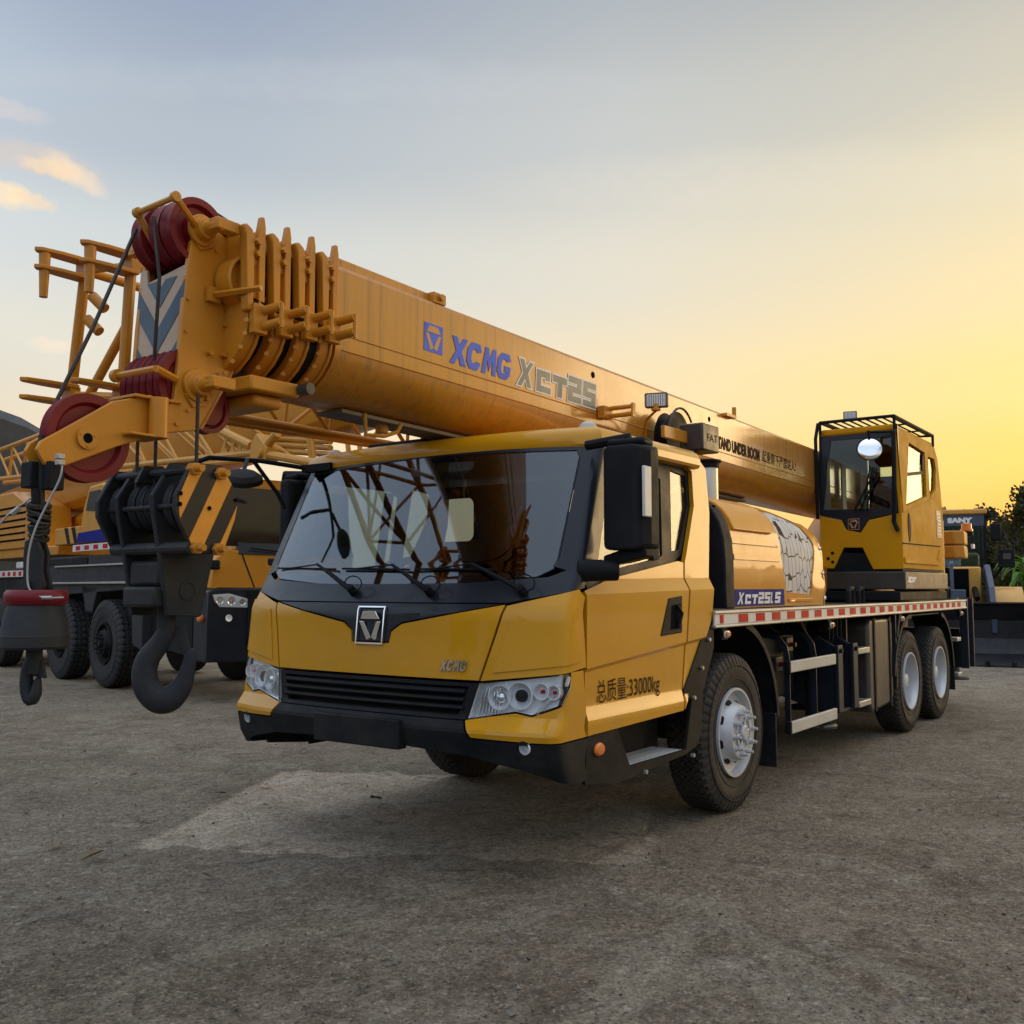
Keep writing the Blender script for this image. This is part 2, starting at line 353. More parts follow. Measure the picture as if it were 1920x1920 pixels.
M_wht = mat('white_lettering', (.74, .76, .80), .45)
M_dbl = mat('deep_blue_plate', (.012, .018, .20), .55, spec=.08)
M_btx = mat('dark_lettering', (.020, .006, .005), .6, spec=.1)
M_cream = mat('cream_stripe', (.50, .36, .25), .5, dirt=((.3, .2, .12), .3))
M_slate = mat('slate_blue_stripe', (.045, .085, .13), .5, dirt=((.05, .05, .05), .3))
M_ang = mat('grey_tank', (.060, .055, .050), .45, metal=.4, var=.15, dirt=((.14, .12, .1), .5))
M_grey = mat('light_grey_panel', (.50, .48, .45), .45, var=.04)
M_seat = mat('black_seat_cloth', (.006, .006, .007), .9, spec=.05, var=.2)
M_int = mat('grey_cab_trim', (.05, .055, .06), .8)
M_navy = mat('navy_frame_paint', (.010, .015, .027), .5, var=.2, dirt=((.04, .04, .04), .25), coat=.1, coat_r=.25, spec=.3)
# ================================================================ GROUND
def ground_mat():
    m = bpy.data.materials.new('packed_dirt_yard'); m.use_nodes = True; t = m.node_tree; b = t.nodes['Principled BSDF']
    def n(ty, **k):
        q = t.nodes.new(ty)
        for a, c in k.items(): setattr(q, a, c)
        return q
    def lk(a, c): t.links.new(a, c)
    def noi(scale, det=8, ro=.6, dist=0.0, vec=None):
        q = n('ShaderNodeTexNoise'); q.inputs['Scale'].default_value = scale; q.inputs['Detail'].default_value = det; q.inputs['Roughness'].default_value = ro; q.inputs['Distortion'].default_value = dist
        lk(vec or G, q.inputs['Vector']); return q.outputs[0]
    def mr(v, a, c, lo=0.0, hi=1.0):
        q = n('ShaderNodeMapRange'); q.interpolation_type = 'SMOOTHSTEP'
        for i, x in enumerate((a, c, lo, hi)): q.inputs[i+1].default_value = x
        lk(v, q.inputs[0]); return q.outputs[0]
    def mt(op, a, c, cl=False):
        q = n('ShaderNodeMath', operation=op, use_clamp=cl)
        for i, x in enumerate((a, c)):
            if x is None: continue
            if isinstance(x, (int, float)): q.inputs[i].default_value = x
            else: lk(x, q.inputs[i])
        return q.outputs[0]
    def mx(f, a, c, md='MIX'):
        q = n('ShaderNodeMix'); q.data_type = 'RGBA'; q.blend_type = md
        for i, x in ((0, f), (6, a), (7, c)):
            if isinstance(x, (int, float, tuple)): q.inputs[i].default_value = x
            else: lk(x, q.inputs[i])
        return q.outputs[2]
    G = n('ShaderNodeNewGeometry').outputs['Position']
    big, med, fine, grit = noi(.35, 6, .6), noi(1.9, 9, .68, .4), noi(9, 10, .75), noi(70, 6, .8)
    col = mx(mr(big, .35, .65), (.23, .187, .137, 1), (.42, .355, .275, 1))
    col = mx(mr(med, .40, .66), col, (.39, .33, .26, 1))
    col = mx(mt('MULTIPLY', mr(noi(3.3, 10, .75, .6), .55, .75), .55), col, (.12, .088, .062, 1))       # damp dark blotches
    col = mx(mt('MULTIPLY', mr(noi(.9, 10, .72, .8), .60, .68), .6), col, (.58, .52, .44, 1))          # pale worn concrete
    col = mx(mt('MULTIPLY', mr(noi(5.5, 8, .7), .62, .72), .45), col, (.54, .49, .42, 1))
    # the smoother concrete slab under the front of the truck
    sx = n('ShaderNodeSeparateXYZ'); lk(G, sx.inputs[0])
    wb = mt('MULTIPLY', mt('SUBTRACT', noi(2.6, 6, .6), .5), .55)
    X, Y = mt('ADD', sx.outputs[0], wb), mt('ADD', sx.outputs[1], wb)
    def sb(v, lo, hi, e=.10): return mt('MULTIPLY', mr(v, lo, lo+e), mt('SUBTRACT', 1.0, mr(v, hi-e, hi)))
    # rotated rectangle: long side from (-3.0, 1.3) to (-1.5, -1.4)
    ca_, sa_ = cos(radians(-62)), sin(radians(-62))
    u = mt('ADD', mt('MULTIPLY', mt('ADD', X, 3.05), ca_), mt('MULTIPLY', mt('SUBTRACT', Y, 1.35), sa_))
    v = mt('ADD', mt('MULTIPLY', mt('ADD', X, 3.05), -sa_), mt('MULTIPLY', mt('SUBTRACT', Y, 1.35), ca_))
    slab = mt('MULTIPLY', sb(u, 0.0, 3.2), sb(v, 0.0, 2.6))
    sc_ = mx(mr(noi(4, 8, .7), .3, .7), (.40, .325, .25, 1), (.54, .46, .37, 1))
    col = mx(mt('MULTIPLY', slab, .75), col, sc_)
    # old wheel rut running off to the right
    rx, ry = -sin(radians(-27)), cos(radians(-27))
    P0 = at(1280, 1720, 'Z', 0); P1 = at(1900, 1890, 'Z', 0); dd = (P1-P0).normalized(); nn = Vector((-dd.y, dd.x, 0))
    dist = mt('ABSOLUTE', mt('ADD', mt('ADD', mt('MULTIPLY', sx.outputs[0], nn.x), mt('MULTIPLY', sx.outputs[1], nn.y)), mt('SUBTRACT', mt('MULTIPLY', wb, .25), nn.dot(P0))), None)
    rut = mt('MULTIPLY', mt('SUBTRACT', 1.0, mr(dist, .02, .30)), mr(noi(3, 5, .6), .38, .5))
    col = mx(mt('MULTIPLY', rut, .25), col, (.10, .085, .07, 1))
    col = mx(mt('MULTIPLY', mr(fine, .50, .68), .75), col, (.50, .43, .34, 1))
    col = mx(mt('MULTIPLY', mr(noi(6.5, 10, .8, .8), .52, .66), .7), col, (.115, .085, .06, 1))
    col = mx(mt('MULTIPLY', mr(noi(26, 8, .8, .5), .50, .62), .55), col, (.13, .10, .075, 1))
    col = mx(mt('MULTIPLY', mr(grit, .52, .62), .7), col, (.10, .075, .055, 1))
    col = mx(mt('MULTIPLY', mr(noi(110, 3, .7), .63, .70), .5), col, (.55, .53, .49, 1))
    def vor(scale, feat='F1', rnd_=1.0):
        q = n('ShaderNodeTexVoronoi'); q.feature = feat; q.inputs['Scale'].default_value = scale; q.inputs['Randomness'].default_value = rnd_
        w_ = n('ShaderNodeVectorMath', operation='ADD'); nw = n('ShaderNodeTexNoise'); nw.inputs['Scale'].default_value = scale*.8; lk(G, nw.inputs['Vector']); ms = n('ShaderNodeVectorMath', operation='SCALE'); ms.inputs['Scale'].default_value = 1.1/scale; lk(nw.outputs['Color'], ms.inputs[0]); lk(G, w_.inputs[0]); lk(ms.outputs[0], w_.inputs[1]); lk(w_.outputs[0], q.inputs['Vector']); return q
    v1, v2 = vor(30), vor(80)
    col = mx(mt('MULTIPLY', mr(noi(1.15, 11, .78, 1.0), .50, .60), .55), col, (.46, .41, .33, 1))
    col = mx(mt('MULTIPLY', mr(noi(2.3, 11, .8, 1.2), .54, .62), .6), col, (.12, .095, .068, 1))
    col = mx(mt('MULTIPLY', mr(noi(1.7, 12, .82, .4), .60, .645), .65), col, (.60, .56, .48, 1))
    def cellmul(v, amt, col):
        sp = n('ShaderNodeSeparateColor'); lk(v.outputs['Color'], sp.inputs[0]); f_ = mr(sp.outputs[0], .0, 1.0, 1-amt, 1+amt); cc = n('ShaderNodeCombineColor')
        for i in range(3): lk(f_, cc.inputs[i])
        return mx(1.0, col, cc.outputs[0], 'MULTIPLY')
    col = cellmul(v1, .12, col); col = cellmul(v2, .20, col)
    sp1 = n('ShaderNodeSeparateColor'); lk(v2.outputs['Color'], sp1.inputs[0])
    col = mx(mt('MULTIPLY', mr(sp1.outputs[1], .96, .97), .5), col, (.60, .56, .48, 1))
    col = mx(mt('MULTIPLY', mr(sp1.outputs[2], .955, .965), .6), col, (.05, .04, .03, 1))
    lk(col, b.inputs['Base Color'])
    b.inputs['Roughness'].default_value = .88; b.inputs['Specular IOR Level'].default_value = .3
    inv = mt('SUBTRACT', 1.0, mt('MULTIPLY', slab, .7))
    vb = mt('ADD', mt('MULTIPLY', v1.outputs['Distance'], -.004), mt('MULTIPLY', v2.outputs['Distance'], -.003))
    ridg = mr(noi(16, 9, .8, 1.5), .42, .6)
    h = mt('ADD', mt('MULTIPLY', med, .075), mt('ADD', mt('MULTIPLY', fine, .055), mt('ADD', mt('MULTIPLY', grit, .011), mt('ADD', vb, mt('MULTIPLY', ridg, .012)))))
    h = mt('MULTIPLY', h, inv); h = mt('SUBTRACT', mt('ADD', h, mt('MULTIPLY', slab, .012)), mt('MULTIPLY', rut, .012))
    bp = n('ShaderNodeBump'); bp.inputs['Strength'].default_value = 1.0; bp.inputs['Distance'].default_value = 1.0
    lk(h, bp.inputs['Height']); lk(bp.outputs[0], b.inputs['Normal'])
    return m
M_ground = ground_mat()
b = nb()
# graded ring grid: fine near the camera, one sheet to the horizon
rs = [0, .6, 1.2, 1.8] + [1.8*1.022**k for k in range(1, 110)] + [1.8*1.022**109*1.07**k for k in range(1, 66)]
ns = 480; prev = None
for r in rs:
    ring = []
    for i in range(ns if r else 1):
        a = 2*pi*i/ns; x, y = CAM.x+r*cos(a), CAM.y+r*sin(a)
        k = max(0, min(1, (18-r)/10)) if r > 0 else 1
        zz = (noise.noise((x*.9, y*.9, 0))*.016 + noise.noise((x*3, y*3, 5))*.010+noise.noise((x*8, y*8, 9))*.004)*k*min(1, max(.15, .2+abs(y)/3))-.004
        ring.append(b.verts.new((x, y, zz)))
    if prev:
        if len(prev) == 1:
            for i in range(ns): b.faces.new((prev[0], ring[i], ring[(i+1) % ns]))
        else:
            for i in range(ns): b.faces.new((prev[i], ring[i], ring[(i+1) % ns], prev[(i+1) % ns]))
    prev = ring
g = obj('ground', b, M_ground, recalc=False); g['kind'] = 'structure'

M_chk = mat('checker_plate', (.74, .75, .76), .45, metal=.1, dirt=((.2, .18, .15), .4))
def _chk(m):
    t = m.node_tree; bs = t.nodes['Principled BSDF']; tc_ = t.nodes.new('ShaderNodeTexCoord'); mp_ = t.nodes.new('ShaderNodeMapping'); mp_.inputs['Rotation'].default_value = (0, 0, radians(45)); mp_.inputs['Scale'].default_value = (22, 22, 22)
    ck = t.nodes.new('ShaderNodeTexChecker'); ck.inputs['Scale'].default_value = 1.0; t.links.new(tc_.outputs['Object'], mp_.inputs[0]); t.links.new(mp_.outputs[0], ck.inputs['Vector'])
    bp = t.nodes.new('ShaderNodeBump'); bp.inputs['Strength'].default_value = 1; bp.inputs['Distance'].default_value = .006; t.links.new(ck.outputs['Fac'], bp.inputs['Height']); t.links.new(bp.outputs[0], bs.inputs['Normal'])
    mm = t.nodes.new('ShaderNodeMix'); mm.data_type = 'RGBA'; mm.blend_type = 'MULTIPLY'; src = bs.inputs['Base Color'].links[0].from_socket; mm.inputs[0].default_value = .6; t.links.new(src, mm.inputs[6]); t.links.new(ck.outputs['Color'], mm.inputs[7]); ck.inputs['Color1'].default_value = (1, 1, 1, 1); ck.inputs['Color2'].default_value = (.6, .6, .6, 1); t.links.new(mm.outputs[2], bs.inputs['Base Color'])
_chk(M_chk)
# ================================================================ WHEELS
def tyre_mesh(R, w, rim, lugs=48, style='road'):
    """Tyre round the Y axis, outer side at -Y, centred at the origin."""
    b = nb(); n = lugs*4; rings = []; h = w/2
    half = [(-h*.80, rim), (-h*.90, rim+.015), (-h*1.0, rim+(R-rim)*.35), (-h*1.04, rim+(R-rim)*.55), (-h*.98, R-.055), (-h*.86, R-.014)]
    gro = [-.52, -.14, .22, .56]
    for i in range(n):
        a = 2*pi*i/n; ph = i % 4; z_ = (.02 if (i//2) % 2 else -.02)*w/.3
        pr = list(half)
        if ph in (0,): pr[-1] = (-h*.90, R-.045); pr[-2] = (-h*.93, R-.065)
        if style == 'block':
            tr = []
            for k, gpos in enumerate((-.6, -.2, .2, .6)):
                c = gpos*h; e = (.012 if ((i//2)+k) % 2 else -.012)
                tr += [(c-.05*w+e, R-.002), (c-.04*w+e, R-.022), (c+.04*w+e, R-.022), (c+.05*w+e, R-.002)]
            if ph == 0: tr = [(x, r-.012) for x, r in tr]
        else:
            tr = []
            for gpos in gro:
                c = gpos*h+z_
                tr += [(c-.028*w, R), (c-.018*w, R-.014), (c+.018*w, R-.014), (c+.028*w, R)]
        full = pr+tr+[(-x, r) for x, r in reversed(pr)]
        rings.append([Vector((r*cos(a), y, r*sin(a))) for y, r in full])
    R_ = [[b.verts.new(p) for p in r] for r in rings]
    for i in range(n):
        A, B = R_[i], R_[(i+1) % n]
        for k in range(len(A)-1): b.faces.new((A[k], A[k+1], B[k+1], B[k]))
    # raised bead and sidewall rings
    for rr, yy in ((rim+(R-rim)*.28, -h*.985), (rim+(R-rim)*.66, -h*1.035)):
        m_ = 96
        loft(b, [[Vector((rr*cos(2*pi*i/m_)+.004*cos(a2)*cos(2*pi*i/m_), yy+.004*sin(a2), rr*sin(2*pi*i/m_)+.004*cos(a2)*sin(2*pi*i/m_))) for a2 in [2*pi*q/6 for q in range(6)]] for i in range(m_)]+[[Vector((rr+.004*cos(2*pi*q/6), yy+.004*sin(2*pi*q/6), 0)) for q in range(6)]], cap=False)
    return b
def wheel(parent, x, y, R=.54, w=.29, rim=.30, kind='steer', flip=False, rub=None, rimmat=None, style='road', lugs=54, spin=0.0, lbl=None):
    rub = rub or M_rub; rimmat = rimmat or M_sil
    y0 = -w/2
    b = nb(); ax = (0, 1, 0)
    def L(pr, n=40): lathe(b, (0, 0, 0), (0, 1, 0), pr, n, cap=False)
    if kind == 'steer':
        L([(y0+.015, rim+.006), (y0-.004, rim+.004), (y0-.004, rim-.012), (y0+.05, rim-.03), (y0+.055, rim-.075), (y0+.01, rim-.10), (y0-.035, rim-.115), (y0-.045, rim-.125), (y0-.045, .07), (y0-.02, .068), (y0-.02, .001)])
    else:
        L([(y0+.015, rim+.006), (y0-.004, rim+.004), (y0-.004, rim-.012), (y0+.03, rim-.03), (y0+.06, rim-.035), (y0+.17, rim-.05), (y0+.19, rim-.09), (y0+.20, .17), (y0+.17, .165), (y0+.17, .001)])
    o = obj('wheel', b, rimmat, parent, ang=30); o.location = (x, y, R)
    if lbl: o['label'] = lbl
    if flip: o.rotation_euler = (0, 0, pi)
    o2 = obj('tyre', tyre_mesh(R, w, rim, lugs, style), rub, o, ang=25)
    b = nb()
    yy = y0-.045 if kind == 'steer' else y0+.19
    yn = y0-.055 if kind == 'steer' else y0+.165
    if kind == 'steer':
        lathe(b, (0, yy, 0), (0, -1, 0), [(-.03, .055), (.02, .055), (.028, .045), (.028, .001)], 20)
        for k in range(6):
            a = spin+2*pi*k/6; d = Vector((cos(a), 0, sin(a)))
            cyl(b, Vector((0, yy-.006, 0))+d*.05, Vector((0, yy-.004, 0))+d*.105, .008, n=6)
        lathe(b, (0, yy, 0), (0, -1, 0), [(-.02, .118), (.012, .118), (.012, .106), (-.02, .106)], 32)
    else:
        lathe(b, (0, yn, 0), (0, -1, 0), [(-.03, .12), (.05, .115), (.10, .075), (.12, .07), (.13, .001)], 28)
    obj('hub', b, rimmat, o, ang=30)
    for k in range(10):
        b = nb(); a = spin+2*pi*k/10; d = Vector((cos(a), 0, sin(a)))*(.145 if kind == 'steer' else .14)
        s = Vector((0, yy, 0))+d
        cyl(b, s+Vector((0, .01, 0)), s+Vector((0, -.006, 0)), .021, n=12); cyl(b, s, s+Vector((0, -.030, 0)), .0165, n=6); cyl(b, s, s+Vector((0, -.052, 0)), .0105, n=8)
        obj('wheel_nut', b, rimmat, o, ang=30)
    if kind == 'steer':
        for k in range(8):
            b = nb(); a = spin+.2+2*pi*k/8; c = Vector((cos(a), 0, sin(a))); tg = Vector((-sin(a), 0, cos(a)))
            q = c*(rim-.087)+Vector((0, y0+.026, 0)); nrm = (Vector((0, -1, 0))+c*1.15).normalized(); rr_ = tg.cross(nrm).normalized()
            pts = [q+tg*u_+rr_*v_ for u_, v_ in rrect(-.030, .030, -.016, .016, .013, 3)]
            prism(b, [p+nrm*.003 for p in pts], -nrm*.01); obj('hand_hole', b, M_blk, o)
    return o

# ================================================================ MAIN TRUCK CRANE
C1 = thing('truck_crane', 'large yellow mobile crane truck in front, its boom laid over the wide cab', 'truck crane')

# ---- cab surfaces
def lerp_tab(tab, v):
    if v <= tab[0][0]: return tab[0][1]
    for (a, x), (c, y) in zip(tab, tab[1:]):
        if v <= c: return x+(y-x)*(v-a)/(c-a)
    return tab[-1][1]
FZ = [(.40, -2.30), (.52, -2.36), (.62, -2.42), (.775, -2.455), (.795, -2.45), (.865, -2.395), (.95, -2.385), (1.05, -2.378), (1.25, -2.352), (1.40, -2.338), (1.455, -2.315), (1.50, -2.285), (1.56, -2.255), (1.62, -2.222), (1.70, -2.188), (2.30, -1.915), (2.45, -1.85)]
def tumble(z_): return 1-.07*max(0, z_-1.6)/1.25
RC = .07
def Wf(s, z_):
    sg = -1 if s < 0 else 1; a = abs(s); e = 1.25-RC
    yb = min(a, e); x = lerp_tab(FZ, z_)+.155*(yb/1.25)**3
    if a <= e: y = a
    else:
        th = (a-e)/RC
        if th < pi/2: y = e+RC*sin(th); x += RC*(1-cos(th))
        else: y = 1.25; x += RC+(a-e-RC*pi/2)
    return (x, sg*y*tumble(z_), z_)
Wf.out = Vector((-1, 0, 0))
def crease(x): return 1.105+.075*(x+2.0)
def Sn(x, z_):                       # near side skin (-Y)
    d = 0.0; zc = crease(x)
    if z_ < zc: d -= .014*min(1, (zc-z_)/.02)
    if z_ < .90: d += .022*min(1, (.90-z_)/.07)
    zb = 1.50+.018*(x+2.0)
    if z_ > zb: d -= .045*min(1, (z_-zb)/.075)
    return (x, -(1.25*tumble(z_)+d), z_)
def Sf(x, z_): p = Sn(x, z_); return (p[0], -p[1], p[2])
Sn.out = Vector((0, -1, 0)); Sf.out = Vector((0, 1, 0))
Sn.cuts = Sf.cuts = [(-2, 1.105, -.075, 1), (-2, 1.085, -.075, 1), (0, .90, 0, 1), (0, .83, 0, 1), (-2, 1.50, -.018, 1), (-2, 1.575, -.018, 1), (0, 1.6, 0, 1)]
Wf.cuts = [(0, z_, 0, 1) for z_ in (.52, .62, .775, .795, .865, .95, 1.40, 1.455, 1.50, 1.56, 1.62, 1.70)]+[(sg*(1.25-RC+RC*pi/2*k/4), 0, 1, 0) for sg in (-1, 1) for k in range(5)]
def wp(*pts): return [W0.uv(Wf, x, y, -1.0, 1.2) for x, y in pts]
def sp_(*pts): return [W0.uv(Sn, x, y, -1.3, 1.3) for x, y in pts]
def mir(pl): return [(-u, v) for u, v in pl][::-1]
def mid_sym(pl):                     # right half outline (from centre line down to centre line) mirrored
    return pl+[(-u, v) for u, v in reversed(pl)]

cabE = C1
def fpanel(name, pl, m, t=.02, off=0.0, both=True, holes=(), bev=.004, step=.09, lbl=None, parent=None):
    for k, q in enumerate((pl, mir(pl)) if both else (pl,)):
        b = nb(); patch(b, q, Wf, t, step, [h if k == 0 else mir(h) for h in holes], off)
        o = obj(name, b, m, parent or C1, bev=bev, frame=None)
        if lbl: o['label'] = lbl
    return o
# hood between the seams (built on the near half and mirrored)
h1 = wp((897, 1276), (947, 1134), (753, 1170), (729, 1206))
hood = [(0.0, h1[0][1]+.003)]
zb_ = h1[0][1]
r = [(h1[0][0], zb_), (h1[1][0], h1[1][1]), (h1[2][0], h1[2][1]), (-.16, h1[2][1]-.045), (h1[3][0], h1[3][1])]
# frame coords: near side is negative s
hp = [(-abs(s), z_) for s, z_ in r]
hood = hp+mir(hp)
b = nb(); patch(b, hood, Wf, .02, .09); obj('hood', b, M_cab, C1, bev=.011, seg=3)
# black V and cowl
zt = hp[1][1]
vin = [hp[1], hp[2], hp[3], hp[4], (-hp[4][0], hp[4][1]), (-hp[3][0], hp[3][1]), (-hp[2][0], hp[2][1]), (-hp[1][0], hp[1][1])]
vin = [(s*(1.0), z_-.004) if abs(s) < .7 else (s, z_) for s, z_ in vin]
vi2 = [(s-(.012 if s < 0 else -.012), z_+.010) for s, z_ in vin[1:-1]]
b = nb(); patch(b, [(vin[0][0]+.02, zt+.004)]+[(s+(.02 if s < 0 else -.02), z_+.004) for s, z_ in vi2]+[(vin[-1][0]-.02, zt+.004)], Wf, .02, .09, off=-.004)
obj('hood_insert', b, M_mask, C1, bev=.004)
cw = wp((1086, 1103), (1088, 1093), (1028, 1086), (900, 1101))
c1_ = wp((1096, 1104))[0]
zc0 = wp((947, 1134))[0][1]
cowl = [(0, zt+.010), (-.3, zt+.010), (hp[1][0]-.004, zt+.012), (c1_[0], c1_[1]+.004), (c1_[0], 1.62), (-1.20, 1.64), (-1.09, 1.595), (-.6, 1.565), (0, 1.56)]
b = nb(); patch(b, cowl[:-1]+[(0, 1.56)]+[(-s, z_) for s, z_ in reversed(cowl[1:-1])], Wf, .02, .09, off=-.002)
obj('cowl', b, M_mask, C1, bev=.004)
# corner panels, headlights, lower corners
cp = wp((951, 1136), (1086, 1105), (1097, 1121), (1099, 1251), (901, 1277))
def wfc(s, z_):                      # the corner panel's pressed facet
    return Wf(s, z_)
for q in (cp, mir(cp)):
    b = nb(); patch(b, q, Wf, .02, .09); 
    o = obj('corner_panel', b, M_cab, C1, bev=.011, seg=3)
cz = [(s*.0+s, z_) for s, z_ in wp((962, 1150), (1068, 1129), (1085, 1140), (1088, 1240), (925, 1262))]
for q in (cz, mir(cz)):
    b = nb(); patch(b, q, Wf, .02, .09, off=.007); obj('corner_pressing', b, M_cab, C1, bev=.006, seg=3)
hl = wp((899, 1282), (1068, 1263), (1066, 1290), (1050, 1323), (997, 1341), (966, 1334), (878, 1347))
lc = wp((872, 1352), (874, 1350), (966, 1338), (997, 1345), (1054, 1326), (1070, 1292), (1071, 1261), (1094, 1257), (1097, 1349), (1101, 1381), (999, 1394), (882, 1383))
for q in (lc, mir(lc)):
    b = nb(); patch(b, q, Wf, .02, .07); obj('lower_corner', b, M_cab, C1, bev=.006, seg=3)
for k, q in enumerate((hl, mir(hl))):
    b = nb(); patch(b, q, Wf, .012, .09, off=-.040); hb = obj('headlight', b, M_refl, C1)
    # housing wall round the lamp
    b = nb(); n_ = len(q)
    P0_ = [Vector(Wf(*p)) for p in q]; P1_ = [p+Vector((.045, 0, 0)) for p in P0_]
    cz_ = sum(P0_, Vector())/n_
    vv = [b.verts.new(p) for p in P0_]; ww = [b.verts.new(p) for p in P1_]; xx = [b.verts.new(p+(p-cz_)*.035) for p in P0_]
    for i in range(n_):
        j = (i+1) % n_; b.faces.new((vv[i], vv[j], ww[j], ww[i]))
    obj('housing', b, M_refl, hb, recalc=False)
    b = nb()
    vv = [b.verts.new(p+Vector((-.002, 0, 0))) for p in P0_]; xx = [b.verts.new(p+(p-cz_)*.04) for p in P0_]
    for i in range(n_): j = (i+1) % n_; b.faces.new((xx[i], xx[j], vv[j], vv[i]))
    obj('gasket', b, M_blk, hb, recalc=False)
    sgn_ = -1 if k == 0 else 1
    cs = sum(p[0] for p in q)/n_
    def lampc(px_, py_):
        s, z_ = wp((px_, py_))[0]; s = s if k == 0 else -s; return Vector(Wf(s, z_)), s, z_
    for (x_, y_, rr, dk) in ((935, 1308, .062, 0), (973, 1305, .068, 1), (1013, 1297, .040, 0), (1036, 1299, .034, 0)):
        c, s, z_ = lampc(x_, y_); b = nb()
        ax = Vector((-1, sgn_*.18, .08)).normalized()
        lathe(b, c-ax*.012, ax, [(-.035, .02), (-.03, rr*.55), (-.01, rr*.9), (.004, rr), (.004, rr+.005), (-.04, rr+.006)], 24)
        obj('bowl', b, M_refl, hb, ang=60)
        b = nb(); lathe(b, c-ax*.02, ax, [(-.03, rr*(.5 if rr > .05 else .28)), (-.004, rr*(.48 if rr > .05 else .26)), (.006, rr*(.3 if rr > .05 else .15)), (.009, .001)], 20)
        obj('bulb_glass', b, M_blk if dk else (M_rlens if rr < .05 else M_chr), hb, ang=60)
    for i in range(13):              # ribs and LED string at the outer edge
        f_ = i/12; x_, y_ = (1061-f_*56, 1276+f_*62) if i > 5 else (1063-f_*8, 1272+f_*30)
        c, s, z_ = lampc(x_, y_); b = nb() if i == 0 else b
        b = nb(); cyl(b, c+Vector((.022, 0, 0)), c+Vector((.010, 0, 0)), .010, n=8); obj('led_dot', b, M_wlens, hb)
    b = nb()
    for i in range(7):
        s0, z0 = wp((902+i*5.0, 1290))[0]; s1, z1 = wp((890+i*6.2, 1340))[0]
        if k: s0, s1 = -s0, -s1
        tube(b, [Vector(Wf(s0, z0))+Vector((.035, 0, 0)), Vector(Wf((s0+s1)/2, (z0+z1)/2))+Vector((.028, 0, 0)), Vector(Wf(s1, z1))+Vector((.035, 0, 0))], .006, 6)
    obj('reflector_rib', b, M_chr, hb)
    b = nb(); patch(b, q, Wf, .006, .12, off=-.001); obj('lens', b, M_lens, hb)
# grille
gr = wp((895, 1279), (873, 1350)); gz0, gz1 = gr[1][1]+.004, gr[0][1]-.006; gs = abs(gr[0][0])-.004; gs2 = abs(gr[1][0])-.002
fr_ = [(-gs, gz1), (gs, gz1), (gs2, gz0), (-gs2, gz0)]
inn = [(-gs+.05, gz1-.02), (gs-.05, gz1-.02), (gs2-.06, gz0+.02), (-gs2+.06, gz0+.02)]
b = nb(); patch(b, fr_, Wf, .03, .12, [inn], off=-.004); gro = obj('grille', b, M_plas, C1, bev=.006)
b = nb(); patch(b, [(-gs+.02, gz1-.01), (gs-.02, gz1-.01), (gs2-.02, gz0+.01), (-gs2+.02, gz0+.01)], Wf, .01, .2, off=-.06); obj('mesh_screen', b, M_plas, gro)
for i, f_ in enumerate((.25, .50, .75)):
    zc_ = gz1-.02-(gz1-gz0-.02)*f_+.012; hw = gs-.07
    ring = [(0.0, .016), (-.022, .010), (-.026, -.002), (-.004, -.016), (.02, -.012), (.02, .012)]
    b = nb(); rings = []
    for j in range(25):
        s = -hw+2*hw*j/24; P = Vector(Wf(s, zc_)); rings.append([P+Vector((.012+dx, 0, dz)) for dx, dz in ring])
    loft(b, rings); obj('grille_slat', b, M_plas, gro, bev=.002)
# black bumper
bl = wp((882, 1386), (1101, 1383), (1101, 1466), (1000, 1441), (880, 1412), (752, 1387))
lA, lB, lC = wp((870, 1352), (880, 1386), (999, 1397))
bu = [(0, gz0-.008), (lA[0]+.012, gz0-.008), (lA[0]+.004, lA[1]), (lB[0]+.004, lB[1]-.002), (lC[0], lC[1]), (bl[1][0], bl[1][1]-.003), (bl[2][0], .52), (-1.26, .53), (-1.03, .60), (-.74, .655), (-.34, .675)]
zpl = .675
outl = bu+[(0, zpl)]+[(-s, z_) for s, z_ in reversed(bu[1:])]
fogc = wp((982, 1403))[0]
fh = [(fogc[0]+.036*cos(a), fogc[1]+.036*sin(a)) for a in [2*pi*i/20 for i in range(20)]]
b = nb(); patch(b, outl, Wf, .03, .09, [fh, mir(fh)]); bmp = obj('bumper', b, M_plas, C1, bev=.006)
for sg in (1, -1):
    c = Vector(Wf(fogc[0]*sg, fogc[1])); b = nb()
    lathe(b, c+Vector((.05, 0, 0)), (-1, 0, 0), [(0, .036), (.044, .036), (.048, .030), (.03, .029), (.012, .02), (.006, .001)], 24); fo = obj('fog_lamp', b, M_refl, C1, ang=40)
    b = nb(); lathe(b, c+Vector((.012, 0, 0)), (-1, 0, 0), [(0, .029), (.01, .024), (.014, .012), (.015, .001)], 24); obj('lens', b, M_lens, fo)
# towing plate in the middle and recesses
pz = [at(749, 1398, 'X', -2.40), at(740, 1352, 'X', -2.42)]
b = nb(); box(b, -2.475, -2.40, -.33, .33, pz[0].z-.01, pz[1].z+.015); obj('number_plate_holder', b, M_plas, C1, bev=.008)
